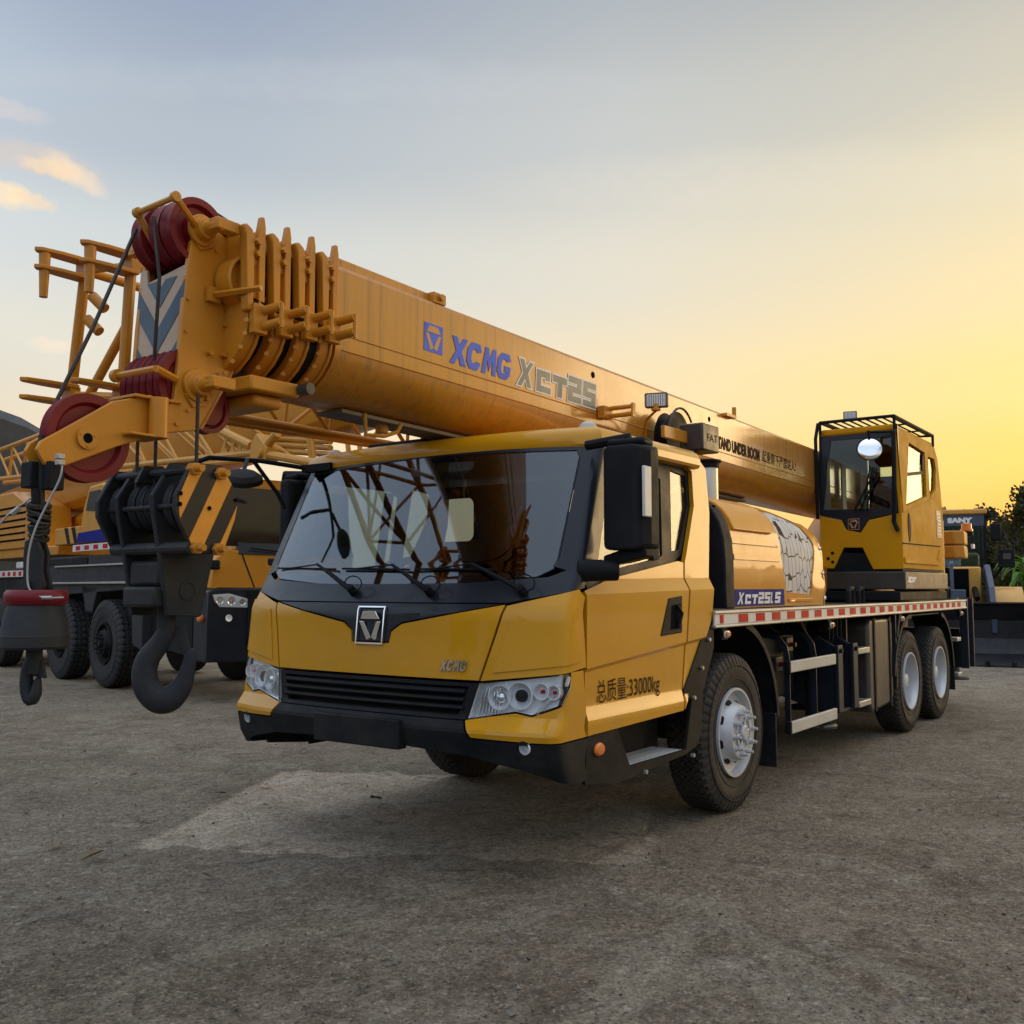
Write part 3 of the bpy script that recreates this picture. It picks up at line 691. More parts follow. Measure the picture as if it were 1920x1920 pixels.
# emblem and name on the hood
BW = {
 'X': [(0, 0), (.30, 0), (.5, .32), (.70, 0), (1.05, 0), (.68, .5), (1, 1), (.70, 1), (.5, .70), (.32, 1), (-.02, 1), (.32, .5)],
 'C': [(.95, .28), (.75, 0), (.25, 0), (0, .25), (0, .75), (.25, 1), (.78, 1), (.95, .72), (.66, .66), (.58, .76), (.38, .76), (.28, .66), (.28, .34), (.38, .24), (.58, .24), (.66, .34)],
 'M': [(0, 0), (.26, 0), (.32, .55), (.5, .1), (.68, .55), (.74, 0), (1, 0), (.88, 1), (.66, 1), (.5, .58), (.34, 1), (.12, 1)],
 'G': [(.95, .52), (.95, .18), (.72, 0), (.25, 0), (0, .25), (0, .75), (.25, 1), (.78, 1), (.95, .76), (.68, .68), (.58, .77), (.38, .77), (.28, .66), (.28, .34), (.38, .23), (.62, .23), (.68, .30), (.52, .30), (.52, .52)]}
def word(bm_, w_, O, ex, ez, h, w, gap, shear, n, o):
    for i, ch in enumerate(w_): prism(bm_, [Vector(O)+ex*(i*(w+gap)+u*w+v*h*shear)+ez*v*h for u, v in BW[ch]], n*o)
P = Vector(Wf(0, 1.315))
def F3(s, z_, o=0.0): q = Vector(Wf(s, z_)); return q+Vector((-o, 0, 0))
ec = W0.uv(Wf, 703, 1173, 0, 1.3); ez = ec[1]; ehw, ehh = .108, .108
b = nb(); patch(b, [(-ehw, ez-ehh), (ehw, ez-ehh), (ehw, ez+ehh), (-ehw, ez+ehh)], Wf, .01, .2, [[(-ehw+.009, ez-ehh+.009), (ehw-.009, ez-ehh+.009), (ehw-.009, ez+ehh-.009), (-ehw+.009, ez+ehh-.009)]], off=.014)
emb = obj('emblem', b, M_chr, C1, bev=.002)
def emblem_parts(P, e1, e2, n, k, m, parent, t=.012):
    """Triangle of voids inside a six-sided ring: three bars."""
    P = Vector(P)
    for poly in ([(-.045, .080), (.045, .080), (.072, .036), (-.072, .036)],
                 [(-.080, .024), (-.048, .024), (-.002, -.066), (-.030, -.082), (-.034, -.082)],
                 [(.080, .024), (.048, .024), (.002, -.066), (.030, -.082), (.034, -.082)]):
        b = nb(); pts = [P+e1*u*k+e2*v*k for u, v in poly]; prism(b, pts, n*t); obj('emblem_bar', b, m, parent, bev=.003*k)
emblem_parts(F3(0, ez), Vector((0, -1, 0)), Vector((-.1, 0, 1)).normalized()*-1*-1, Vector((-1, 0, 0)), 1.05, M_chr, emb)
n0 = W0.uv(Wf, 826, 1257, -.4, 1.05); n1 = W0.uv(Wf, 881, 1259, -.6, 1.05)
b = nb(); O_ = F3(*n0, .003); ex = (F3(*n1, .003)-O_); wl__ = ex.length; word(b, 'XCMG', O_, ex.normalized(), Vector((0, 0, 1)), .058, (wl__-.02)/4-.006, .006, .30, Vector((-1, 0, 0)), .008)
obj('name_badge', b, M_chr, C1)

# ---- windscreen, pillars, roof
gl_o = wp((1097, 853), (1050, 1076), (1030, 1086), (900, 1100))
gt = 2.315; wtop = 1.155
wsr = [(0, 1.56), (-.55, 1.565), (-1.03, 1.60), (-1.11, 1.64), (-1.125, 1.70), (-1.135, 2.28), (-1.115, gt), (0, gt+.03)]
ws = [p for p in wsr]+[(-s, z_) for s, z_ in reversed(wsr[1:-1])]
b = nb(); patch(b, [(s*.995, z_) for s, z_ in ws], Wf, .006, .12, off=-.004); wso = obj('windscreen', b, M_glass, C1)
ins = [(s*.945, 1.62+(z_-1.62)*.97+(.035 if z_ < 1.7 else -.01)) for s, z_ in ws]
b = nb(); patch(b, ws, Wf, .004, .12, [ins], off=-.012); obj('frit_band', b, M_mask, wso)
se = 1.25-RC+RC*pi/2
for q_ in (1, -1):
    pil = [(-1.10, 1.655), (-1.20, 1.625), (-(se+.135), 1.615), (-(se+.09), 2.36), (-1.20, 2.352), (-1.10, 2.345), (0, 2.375), (0, gt+.035), (-1.11, gt+.005), (-1.14, 2.27), (-1.13, 1.70)]
    pl = pil if q_ == 1 else mir(pil)
    b = nb(); patch(b, pl, Wf, .03, .08, off=-.003); obj('windscreen_surround', b, M_mask, C1, bev=.004)
# roof
b = nb()
rings = []
nseg = 40
def roof_ring(x_off, z_, sh):
    pass
outline = []
for i in range(nseg+1):
    s = -1.2+2.4*i/nseg; X_ = lerp_tab(FZ, 2.40)+.155*(abs(s)/1.25)**3; outline.append((X_, s*.985))
rear = [(-.46, 1.182), (-.42, 1.15), (-.42, -1.15), (-.46, -1.182)]
full = outline+rear
cx_ = -1.1
def scl(k, z_): return [Vector((cx_+(x-cx_)*k if x < cx_ else cx_+(x-cx_)*(k*.5+.5), y*(1-(1-k)*.9), z_+(0 if x < -1 else 0))) for x, y in full]
loft(b, [scl(.97, 2.335), scl(1.012, 2.338), scl(1.022, 2.355), scl(1.020, 2.395), scl(1.006, 2.43), scl(.975, 2.455), scl(.93, 2.465), scl(.5, 2.475)])
obj('cab_roof', b, M_cab, C1, ang=30)
for sg in (-1, 1):
    c = Vector((-1.635, 1.042*sg, 2.445)); b = nb(); lathe(b, c, (0, 0, 1), [(0, .07), (.012, .072), (.02, .060), (.045, .048), (.062, .025), (.066, .001)], 20)
    obj('marker_dome', b, M_white, C1)
b = nb(); box(b, -1.75, -1.35, .12, .62, 2.465, 2.50); obj('roof_hatch', b, M_blk, C1, bev=.015)

# ---- near side: door, quarter panel, glass; mirrored on the far side
dz = sp_((1099, 1123), (1109, 1100), (1146, 1086), (1271, 1053), (1279, 1056))
door = sp_((1101, 1123), (1096, 1108), (1146, 1085), (1271, 1052), (1281, 1055), (1282, 1332), (1103, 1380))
qp = sp_((1284, 1054), (1287, 1040), (1301, 949), (1297, 884), (1285, 872), (1135, 842), (1136, 832), (1310, 862), (1323, 880), (1330, 962), (1336, 1146), (1333, 1166), (1285, 1330))
win = sp_((1112, 1094), (1146, 1083), (1271, 1050), (1284, 1036), (1298, 948), (1294, 886), (1283, 875), (1136, 845), (1128, 870))
hnd = sp_((1253, 1122), (1278, 1117), (1278, 1186), (1238, 1193))
for sk, fn in ((1, Sn), (-1, Sf)):
    b = nb(); patch(b, door, fn, .03, .05); dr = obj('door', b, M_cab, C1, bev=.006, seg=3)
    b = nb(); patch(b, qp, fn, .03, .7); obj('rear_quarter_panel', b, M_cab, C1, bev=.006, seg=3)
    b = nb(); patch(b, hnd, fn, .01, .1, off=.006); hd = obj('door_handle', b, M_blk, dr, bev=.006)
    hr = sp_((1258, 1135), (1274, 1132), (1275, 1178), (1256, 1181))
    b = nb(); patch(b, hr, fn, .004, .1, off=.008); obj('handle_recess', b, M_seat, hd)
    hc = sp_((1266, 1135), (1271, 1150), (1268, 1176)); b = nb(); tube(b, [Vector(fn(*p))+Vector((0, -.03*sk*(1.0 if i == 1 else .5), 0)) for i, p in enumerate(hc)], .011, 10); obj('grip', b, M_plas, hd)
    # window frame and panes
    hole = [(x*.96-.05, 1.62+(z_-1.62)*.93+.03) for x, z_ in win]
    cxw = sum(p[0] for p in win)/len(win); czw = sum(p[1] for p in win)/len(win)
    inset = lambda pl, k: [(cxw+(x-cxw)*k, czw+(z_-czw)*k) for x, z_ in pl]
    g1p = sp_((1118, 1060), (1150, 1074), (1245, 1048), (1247, 890), (1233, 878), (1137, 866))
    g1p = sp_((1114, 1062), (1116, 1078), (1244, 1046), (1251, 1040), (1247, 898), (1234, 884), (1136, 864))
    g2p = sp_((1268, 1034), (1282, 1030), (1298, 946), (1294, 892), (1265, 880))
    b = nb(); patch(b, inset(win, 1.035), fn, .02, .1, [g1p, g2p], off=-.034); wf = obj('side_window_frame', b, mat('bronze_window_trim', (.035, .030, .027), .5, spec=.2) if sk == 1 else M_blk, C1, bev=.004)
    b = nb(); patch(b, g1p, fn, .004, .2, off=-.044); obj('pane', b, M_sglass, wf)
    b = nb(); patch(b, g2p, fn, .004, .2, off=-.044); obj('pane', b, M_sglass, wf)
    bar = sp_((1228, 884), (1240, 890), (1243, 1048), (1232, 1051)); b = nb(); patch(b, bar, fn, .02, .2, off=-.024); obj('slider_bar', b, M_blk, wf, bev=.004)
# lettering on the door
o0 = sp_((1117, 1318), (1235, 1292)); b = nb()
O_ = Vector(Sn(*o0[0])); E_ = Vector(Sn(*o0[1]))
ln = (E_-O_).length
b2 = nb(); textbm(b2, '总质量:33000kg', 1.0, (0, 0, 0), (1, 0, 0), (0, 1, 0), t=0)
xs = [v.co.x for v in b2.verts]; b2.free(); sz = ln/(max(xs)-min(xs))
szh = .135
textbm(b, '总质量:33000kg', szh, O_+Vector((0, -.004, .006)), (1, 0, 0), (0, 0, 1), t=.001, sx=sz/szh)
obj('door_lettering', b, M_btx, C1)
# skirt with step, both sides
sk_o = [(-1.985, .775), (-.86, .86), (-.458, 1.318), (-.37, 1.318), (-.37, 1.14), (-.55, .86), (-.58, .60), (-.66, .53), (-.80, .50), (-1.62, .455), (-2.02, .50)]
stepz = .60
pA = at(1183, 1438, 'Y', -1.25); pB = at(1288, 1404, 'Y', -1.25); stepz = (pA.z+pB.z)/2
sk_h = [(-1.70, .80), (-.80, .865), (-.72, .82), (pB.x, stepz), (pA.x, stepz)]
sk_o[0] = (-1.995, .765)
for sg in (-1, 1):
    fl = lambda u, v: (u, sg*1.245, v)
    b = nb(); patch(b, sk_o, fl, .02, .5, [sk_h]); skt = obj('side_skirt', b, M_blk, C1, bev=.004)
    b = nb(); box(b, pA.x+.0, pB.x, sg*1.243, sg*1.0, stepz-.03, stepz-.002); st_ = obj('step', b, M_chk, C1, bev=.004)
    b = nb(); box(b, -1.9, -.70, sg*.99, sg*.97, .50, 1.0); obj('step_well', b, M_blk, C1)
    c = at(1124, 1405, 'Y', -1.25); b = nb(); lathe(b, (c.x, sg*1.245, c.z), (0, sg, 0), [(-.01, .052), (.008, .050), (.018, .038), (.022, .001)], 24)
    for v in b.verts: v.co.z = c.z+(v.co.z-c.z)*.72
    obj('side_lamp', b, M_amber, C1)
    for px_, py_ in ((1337, 1175), (1329, 1199), (1316, 1252), (1301, 1308), (1210, 1447), (1299, 1416)):
        c = at(px_, py_, 'Y', -1.25); b = nb(); cyl(b, (c.x, sg*1.24, c.z), (c.x, sg*1.262, c.z), .013, n=8); obj('trim_bolt', b, M_alu, skt)
# cab rear wall, floor, interior
b = nb()
fr_w = lambda u, v: (-.45, u, v)
hs = [rrect(-1.10, -.80, 1.90, 2.24, .06), rrect(-.42, -.16, 2.04, 2.25, .05), rrect(.70, 1.10, 1.9, 2.24, .06)]
patch(b, [(-1.19, .9), (1.19, .9), (1.17, 1.5), (1.11, 2.33), (-1.11, 2.33), (-1.17, 1.5)], fr_w, .03, .5, hs); rw = obj('cab_rear_wall', b, M_int, C1)
b = nb(); box(b, -2.1, -.46, -1.2, 1.2, .86, .90); obj('cab_floor', b, M_int, C1)
b = nb()
loft(b, [[Vector((x, y, z_)) for x, z_ in ((-2.12, 1.3), (-1.72, 1.3), (-1.70, 1.50), (-1.78, 1.585), (-2.10, 1.56))] for y in (-1.15, 1.15)]); obj('dashboard', b, M_seat, C1, bev=.02)
def seat(y, parent):
    b = nb(); box(b, -1.35, -.85, y-.25, y+.25, 1.15, 1.38); s = obj('seat', b, M_seat, parent, bev=.05, seg=3)
    b = nb(); prism(b, [(-.92, y-.25, 1.3), (-.78, y-.25, 1.3), (-.68, y-.25, 1.86), (-.76, y-.25, 1.88)], (0, .5, 0)); obj('seat_back', b, M_seat, s, bev=.05, seg=3)
    b = nb(); prism(b, [(-.82, y-.17, 1.86), (-.68, y-.17, 1.86), (-.64, y-.17, 2.14), (-.76, y-.17, 2.15)], (0, .34, 0)); hr_ = obj('headrest', b, M_seat, s, bev=.07, seg=4)
    b = nb(); b2_ = [(-.801, 0, 0)]
    emblem_parts(Vector((-.79, y, 2.01)), Vector((0, -1, 0)), Vector((.15, 0, 1)).normalized(), Vector((-1, 0, 0)), .55, M_ang, s, t=.012)
seat(-.62, C1); seat(.12, C1)
b = nb(); sc = Vector((-1.62, -.62, 1.62)); axs = Vector((-.75, 0, -.9)).normalized(); u_, v_ = basis(axs)
tube(b, [sc+(u_*cos(2*pi*i/32)+v_*sin(2*pi*i/32))*.22 for i in range(33)], .014, 8)
for k in range(3): tube(b, [sc, sc+(u_*cos(2*pi*k/3)+v_*sin(2*pi*k/3))*.22], .012, 6)
tube(b, [sc, sc+axs*.3], .03, 8); obj('steering_wheel', b, M_seat, C1)
# wipers
for k, (hub_, tipc, bl0, bl1) in enumerate((((664, 1110), (602, 1063), (524, 1067), (632, 1069)), ((808, 1112), (742, 1064), (645, 1068), (770, 1070)), ((982, 1111), (890, 1062), (783, 1069), (930, 1070)))):
    def wpt(x, y, o): s, z_ = W0.uv(Wf, x, y, 0, 1.6); return Vector(Wf(s, z_))+Vector((-o, 0, o*.5))
    b = nb(); H_ = wpt(*hub_, .0); cyl(b, H_+Vector((.02, 0, -.02)), H_+Vector((-.045, 0, .03)), .028, .022, n=14)
    tube(b, [H_+Vector((-.04, 0, .02)), wpt((hub_[0]*2+tipc[0])/3, (hub_[1]*2+tipc[1])/3, .05), wpt(*tipc, .035)], [.017, .013, .008], 6); wo_ = obj('wiper', b, M_blk, C1)
    b = nb(); q0, q1 = wpt(*bl0, .012), wpt(*bl1, .012); qm = wpt(*tipc, .03)
    tube(b, [q0, q0*.7+q1*.3, q1*.7+q0*.3, q1], .007, 6); tube(b, [q0*.8+q1*.2, qm, q1*.8+q0*.2], .0055, 6); obj('wiper_blade', b, M_blk, wo_)
    b = nb(); tube(b, [H_+Vector((-.04, 0, .03))+Vector((0, .07*cos(a), .045*sin(a)))+Vector((0, -.03, .02)) for a in [2*pi*i/16 for i in range(17)]], .004, 5); obj('washer_hose', b, M_blk, wo_)
# mirrors
b = nb()
def side_mirror():
    A = [at(x, y, 'X', -1.95) for x, y in ((1137, 838), (1137, 1033), (1232, 845), (1232, 1030))]
    y0_, y1_ = A[0].y, A[2].y; zt_, zb2 = A[0].z, A[1].z
    return y0_, y1_, zt_, zb2
y0_, y1_, zt_, zb2 = side_mirror()
for sg in (1, -1):
    yo, yi = -1.30, -1.58
    if sg == -1: yo, yi = 1.24, 1.42
    xm = -1.86 if sg == 1 else -1.74; hw = .11
    b = nb(); ya, yb_ = min(yo, yi), max(yo, yi)
    zt2, zb3 = (2.30, 1.74)
    prism(b, [(xm-.06, ya+.02, zb3), (xm-.10, ya+.04, zb3), (xm-.10, yb_-.03, zb3), (xm-.02, yb_, zb3), (xm+.09, yb_, zb3), (xm+.09, ya, zb3), (xm-.02, ya, zb3)], (0, 0, zt2-zb3)); mo = obj('wing_mirror', b, M_plas, C1, bev=.03, seg=3)
    b = nb(); box(b, xm-.05, xm+.08, ya+.03, yb_-.02, zt2-.005, zt2+.045); obj('mirror_cap', b, M_blk, mo, bev=.02)
    b = nb(); box(b, xm+.088, xm+.094, ya+.02, yb_-.02, zb3+.05, zt2-.05); obj('mirror_glass', b, M_chr, mo)
    if sg == 1:
        b = nb(); e_ = .035; box(b, xm-.10, xm-.02, ya-.004, ya+.014, zb3+.17, zt2-.12); obj('repeater_strip', b, M_wlens, mo, bev=.006)
    b = nb(); cyl(b, (xm-.16, sg*-1.20, 1.63), (xm-.03, sg*-1.385, 1.63), .062, .055, n=20); obj('mirror_arm', b, M_blk, C1, bev=.01)
    b = nb(); loft(b, [[Vector((xm+dx, sg*y, z_)) for dx, z_ in ((-.05, z0), (.05, z0), (.05, z1), (-.05, z1))] for y, z0, z1 in ((-1.30, 1.655, 1.71), (-1.42, 1.67, 1.745), (-1.56, 1.70, 1.75))]); obj('mirror_bracket', b, M_blk, mo, bev=.01)
    b = nb(); tube(b, [(xm, sg*-1.17, 2.33), (xm, sg*-1.44, 2.35), (xm, sg*-1.44, zt2)], .028, 8); obj('mirror_arm', b, M_blk, C1)
# convex front mirror hung on the far corner
a0_ = at(656, 880, 'X', -1.83)
P1c = Vector((-1.80, 1.10, 2.36)); P2c = Vector((-2.02, 1.30, 2.37)); cc = Vector((-2.62, 1.62, 2.24))
b = nb(); tube(b, [P1c+Vector((0, -.15, .02)), P1c, Vector((-2.10, 1.28, 2.40)), Vector((-2.42, 1.42, 2.40)), cc+Vector((.04, 0, .06))], .016, 8)
tube(b, [Vector((-2.15, 1.30, 2.40)), Vector((-1.98, 1.24, 2.18)), Vector((-1.95, 1.20, 2.08))], .015, 8)
box(b, -1.86, -1.78, .86, 1.14, 2.335, 2.385); oa = obj('front_mirror_arm', b, M_blk, C1)
cc = at(455, 897, 'X', -2.42)
b = nb(); lathe(b, cc, (.25, .3, -.8), [(-.04, .03), (-.035, .09), (-.01, .125), (.02, .13), (.024, .12), (.026, .001)], 24); obj('front_mirror', b, M_plas, oa)
b = nb(); tube(b, [cc+Vector((0, 0, .03)), (-2.2, 1.30, 2.40)], .014, 8); obj('mirror_stay', b, M_blk, oa)
# ---------------------------------------------------------------- chassis of the main crane
def bolts(name, pts, d, r, m, parent, l=.02, n=8):
    for p in pts:
        b = nb(); cyl(b, Vector(p)-Vector(d)*.003, Vector(p)+Vector(d)*l, r, n=n); obj(name, b, m, parent)
b = nb(); prism(b, [(-1.9, -.42, .62), (-1.9, -.42, 1.0), (-.4, -.42, 1.25), (7.9, -.42, 1.25), (7.9, -.42, .72), (1.0, -.42, .62)], (0, .84, 0)); obj('chassis_frame', b, M_navy, C1, bev=.01)
wheel(C1, 0, -1.235+.145, kind='steer', w=.29, spin=.1)
wheel(C1, 0, 1.235-.145, kind='steer', flip=True)
for x_ in (4.70, 6.05):
    wheel(C1, x_, -1.235+.145, kind='rear', rub=M_rub); wheel(C1, x_, 1.235-.145, kind='rear', flip=True)
for x_ in (0, 4.7, 6.05):
    b = nb(); cyl(b, (x_, -1.0, .54), (x_, 1.0, .54), .09, n=14); lathe(b, (x_, 0, .54), (0, 1, 0), [(-.25, .1), (-.12, .2), (.12, .2), (.25, .1)], 18); obj('axle', b, M_blk, C1)
# deck and its aluminium edge with red and white tape
zE0, zE1 = 1.268, 1.384
b = nb(); box(b, -.38, 7.42, -1.245, 1.245, zE0+.03, zE1-.006); obj('deck', b, M_ang, C1, bev=.004)
for sg in (-1, 1):
    b = nb(); y = sg*1.25
    loft(b, [[Vector((x, y+sg*yy, z_)) for yy, z_ in ((0, zE0), (.018, zE0), (.024, zE0+.006), (.024, zE0+.018), (.012, zE0+.024), (.012, zE1-.024), (.024, zE1-.018), (.024, zE1-.004), (.018, zE1), (-.12, zE1), (-.12, zE1-.012), (0, zE1-.012))] for x in (-.40, 7.45)])
    rail = obj('deck_edge', b, M_alu, C1, bev=.002)
    b = nb(); box(b, -.39, 7.44, *(sorted((y+sg*.0125, y+sg*.0145))), zE0+.027, zE1-.027); obj('white_tape', b, M_wlens, rail)
    xs_ = [at(px_, 1150, 'Y', -1.27).x for px_ in (1386, 1419, 1448.5, 1477, 1503.6, 1528.6)]
    st = (xs_[-1]-xs_[0])/5
    for i in range(-1, 23):
        x_ = xs_[0]+st*i
        if x_ > 7.3: break
        b = nb(); w_ = .17 if i >= 0 else .06; box(b, x_, x_+w_, *(sorted((y+sg*.0145, y+sg*.0165))), zE0+.029, zE1-.029); obj('red_tape', b, M_rlens, rail)
# fenders
def fender(x, R, a0, a1, y0, y1, name='fender', t=.012, flap=None):
    b = nb(); n = 16
    for sg in (-1, 1):
        b = nb(); rings = []
        for i in range(n+1):
            a = radians(a0+(a1-a0)*i/n); c, s = cos(a), sin(a)
            rings.append([Vector((x+r*c, sg*y, .54+r*s)) for r, y in ((R, y0), (R+t, y0), (R+t, y1), (R-.035, y1), (R-.035, y1-.012), (R, y1-.012))])
        loft(b, rings); fo_ = obj(name, b, M_plas, C1, bev=.003)
        if flap:
            b = nb(); box(b, *flap[:2], *sorted((sg*y0, sg*y1)), *flap[2:]); obj('mud_flap', b, M_plas, fo_, bev=.004)
xa = at(1437, 1170, 'Y', -1.25); xb_ = at(1483, 1330, 'Y', -1.25)
fender(0.02, .76, 2, 78, .85, 1.25, flap=(.70, .725, .20, .60))
fender(5.375, 1.32, 147, 158, .85, 1.25); 
fender(4.72, .70, 88, 172, .85, 1.25); fender(6.03, .70, 2, 82, .85, 1.25, flap=(6.72, 6.74, .28, .56))
b = nb(); box(b, 4.7, 6.05, -1.24, -.85, 1.232, 1.244); obj('fender_bridge', b, M_plas, C1)
# underrun side guards with their hoops (near side and far side)
for sg in (-1, 1):
    for z0, z1 in ((.875, .965), (.405, .50)):
        b = nb(); box(b, 1.03, 2.14, *sorted((sg*1.225, sg*1.255)), z0, z1); gr_ = obj('side_guard_rail', b, M_white, C1, bev=.008)
        b = nb(); box(b, 1.0, 1.03, *sorted((sg*1.222, sg*1.258)), z0-.003, z1+.003); obj('rail_end_cap', b, M_blk, gr_, bev=.004)
    for x_ in (1.10, 1.72):
        b = nb(); pts = [(x_, .42), (x_, 1.02)]+[(x_, 1.02)]
        loft(b, [[Vector((x_+dx, sg*y, z_)) for dx in (-.006, .006) for _ in (0,)]+[Vector((x_+.006, sg*(y-.045*cy), z_-.045*cz_)), Vector((x_-.006, sg*(y-.045*cy), z_-.045*cz_))] for y, z_, cy, cz_ in ((1.222, .40, 1, 0), (1.222, .98, 1, 0), (1.205, 1.08, .9, .4), (1.15, 1.15, .5, .8), (1.05, 1.18, 0, 1), (.6, 1.18, 0, 1))])
        obj('guard_hoop', b, M_navy, C1)
    b = nb(); box(b, 1.15, 1.95, *sorted((sg*.45, sg*.95)), .62, 1.15); obj('tool_box', b, M_blk, C1, bev=.02)
    b = nb(); cyl(b, (1.0, sg*1.0, 1.0), (.86, sg*1.02, 1.0), .045, n=14); obj('reservoir', b, M_alu, C1)
# outrigger pair behind the guards
for sg in (-1, 1):
    for x0 in (2.28, 2.72):
        b = nb(); prism(b, [(x0, sg*1.20, .46), (x0, sg*1.20, 1.02), (x0, sg*1.05, 1.10), (x0, sg*.5, 1.22), (x0, sg*.5, .62), (x0, sg*1.0, .46)], (.05, 0, 0)); op_ = obj('outrigger_box_plate', b, M_navy, C1, bev=.004)
        b = nb(); box(b, x0-.02, x0+.11, *sorted((sg*1.20, sg*1.235)), .44, 1.03); obj('front_flange', b, M_navy, op_, bev=.006)
        bolts('bolt', [(x0+.045, sg*1.235, .98)], (0, sg, 0), .02, M_blk, op_)
    b = nb(); box(b, 2.33, 2.72, *sorted((sg*.2, sg*1.15)), .58, .98); obj('outrigger_beam', b, M_blk, C1, bev=.01)
    b = nb(); box(b, 2.36, 2.80, *sorted((sg*.7, sg*1.2)), .43, .455); obj('box_floor', b, M_navy, C1)
    b = nb(); cyl(b, (1.98, sg*1.08, .40), (1.98, sg*1.08, .9), .05, n=16); jk = obj('outrigger_jack', b, M_blk, C1)
    b = nb(); lathe(b, (1.98, sg*1.10, .345), (0, 0, 1), [(0, .19), (.02, .195), (.035, .18), (.04, .07), (.075, .06), (.08, .001)], 28); obj('jack_foot', b, M_ang, jk)
    # steps and ladder to the deck
    for z_ in (.43, .92):
        b = nb(); box(b, 2.86, 3.22, *sorted((sg*1.06, sg*1.235)), z_, z_+.055); obj('deck_step', b, M_alu, C1, bev=.006)
    b = nb()
    box(b, 2.84, 2.87, *sorted((sg*1.1, sg*1.13)), .43, 1.26); obj('step_post', b, M_navy, C1)
    b = nb(); box(b, 3.0, 3.03, *sorted((sg*.95, sg*.98)), .43, 1.26); obj('step_post', b, M_navy, C1)
    for j in range(4):
        b = nb(); tube(b, [(2.45+j*.11, sg*1.10, 1.25), (2.50+j*.11, sg*1.08, 1.08), (2.60+j*.12, sg*.98, .9)], .009, 6); obj('hydraulic_hose', b, M_ang, C1)
    # tank between the steps and the rear wheels
    b = nb(); prism(b, [(3.24, sg*1.22, .40)]+[(x, sg*1.22, z_) for x, z_ in ((3.30, .335), (4.02, .37), (4.08, .45), (4.08, 1.16), (4.03, 1.235), (3.32, 1.235), (3.24, 1.17))], (0, -sg*.62, 0)); tk = obj('fuel_tank', b, M_ang, C1, bev=.035, seg=3)
    for x0 in (3.385, 3.93):
        b = nb(); prism(b, [(x0, sg*1.232, .345), (x0, sg*1.232, 1.242), (x0, sg*.62, 1.242), (x0, sg*.62, 1.236), (x0, sg*1.224, 1.236), (x0, sg*1.224, .345)], (.045, 0, 0)); obj('tank_strap', b, M_blk, tk)
    b = nb(); box(b, 4.12, 4.15, *sorted((sg*1.0, sg*1.24)), .52, 1.26); obj('bracket', b, M_navy, C1)
# small side marker lamps under the deck
for px_, py_ in ((1363, 1189), (1560, 1172), (1692, 1160), (1803, 1150)):
    c = at(px_, py_, 'Y', -1.25)
    for sg in (-1, 1):
        b = nb(); box(b, c.x-.05, c.x+.05, *sorted((sg*1.20, sg*1.235)), c.z-.04, 1.27); lb = obj('lamp_bracket', b, M_blk, C1, bev=.004)
        b = nb(); box(b, c.x-.045, c.x+.045, *sorted((sg*1.235, sg*1.258)), c.z-.026, c.z+.026); l_ = obj('side_marker', b, M_alu, lb, bev=.01)
        b = nb(); box(b, c.x-.03, c.x+.03, *sorted((sg*1.258, sg*1.268)), c.z-.016, c.z+.016); obj('marker_lens', b, M_amber, l_, bev=.006)
# rear outriggers: upright posts at the tail
for sg in (-1, 1):
    for x0, zt_ in ((7.52, 1.40), (7.86, 1.40)):
        b = nb(); box(b, x0, x0+.05, *sorted((sg*1.16, sg*1.262)), .49, zt_); rp_ = obj('rear_outrigger_post', b, M_navy, C1, bev=.006)
        b = nb(); box(b, x0-.03, x0, *sorted((sg*1.10, sg*1.17)), .50, .95); obj('wear_plate', b, M_blk, rp_)
    b = nb(); box(b, 7.55, 7.85, *sorted((sg*.1, sg*1.15)), .55, 1.0); obj('outrigger_beam', b, M_blk, C1, bev=.01)
    b = nb(); lathe(b, (7.72, sg*1.05, .33), (0, 0, 1), [(0, .17), (.02, .175), (.035, .16), (.04, .06), (.2, .05), (.2, .001)], 24); obj('jack_foot', b, M_ang, C1)
    b = nb(); box(b, 7.0, 7.2, *sorted((sg*1.1, sg*1.24)), .86, .91); obj('deck_step', b, M_alu, C1, bev=.006)
    b = nb(); box(b, 7.0, 7.2, *sorted((sg*1.05, sg*1.24)), .42, .47); obj('deck_step', b, M_alu, C1, bev=.006)
    for k in range(4):
        b = nb(); box(b, 8.0, 8.03, *sorted((sg*1.12, sg*1.24)), .58+k*.13, .60+k*.13); obj('ladder_rung', b, M_blk, C1)
b = nb(); box(b, 7.45, 7.9, -1.15, 1.15, 1.30, 1.40); obj('rear_cross_beam', b, M_navy, C1, bev=.008)
for px_ in (1595, 1613, 1777):
    c = at(px_, 1118, 'Y', -1.0); b = nb(); tube(b, [(c.x-.07, -1.0, 1.38), (c.x-.07, -1.0, 1.50), (c.x-.04, -1.0, 1.53), (c.x+.04, -1.0, 1.53), (c.x+.07, -1.0, 1.50), (c.x+.07, -1.0, 1.38)], .028, 8)
    obj('deck_clamp', b, M_blk, C1)

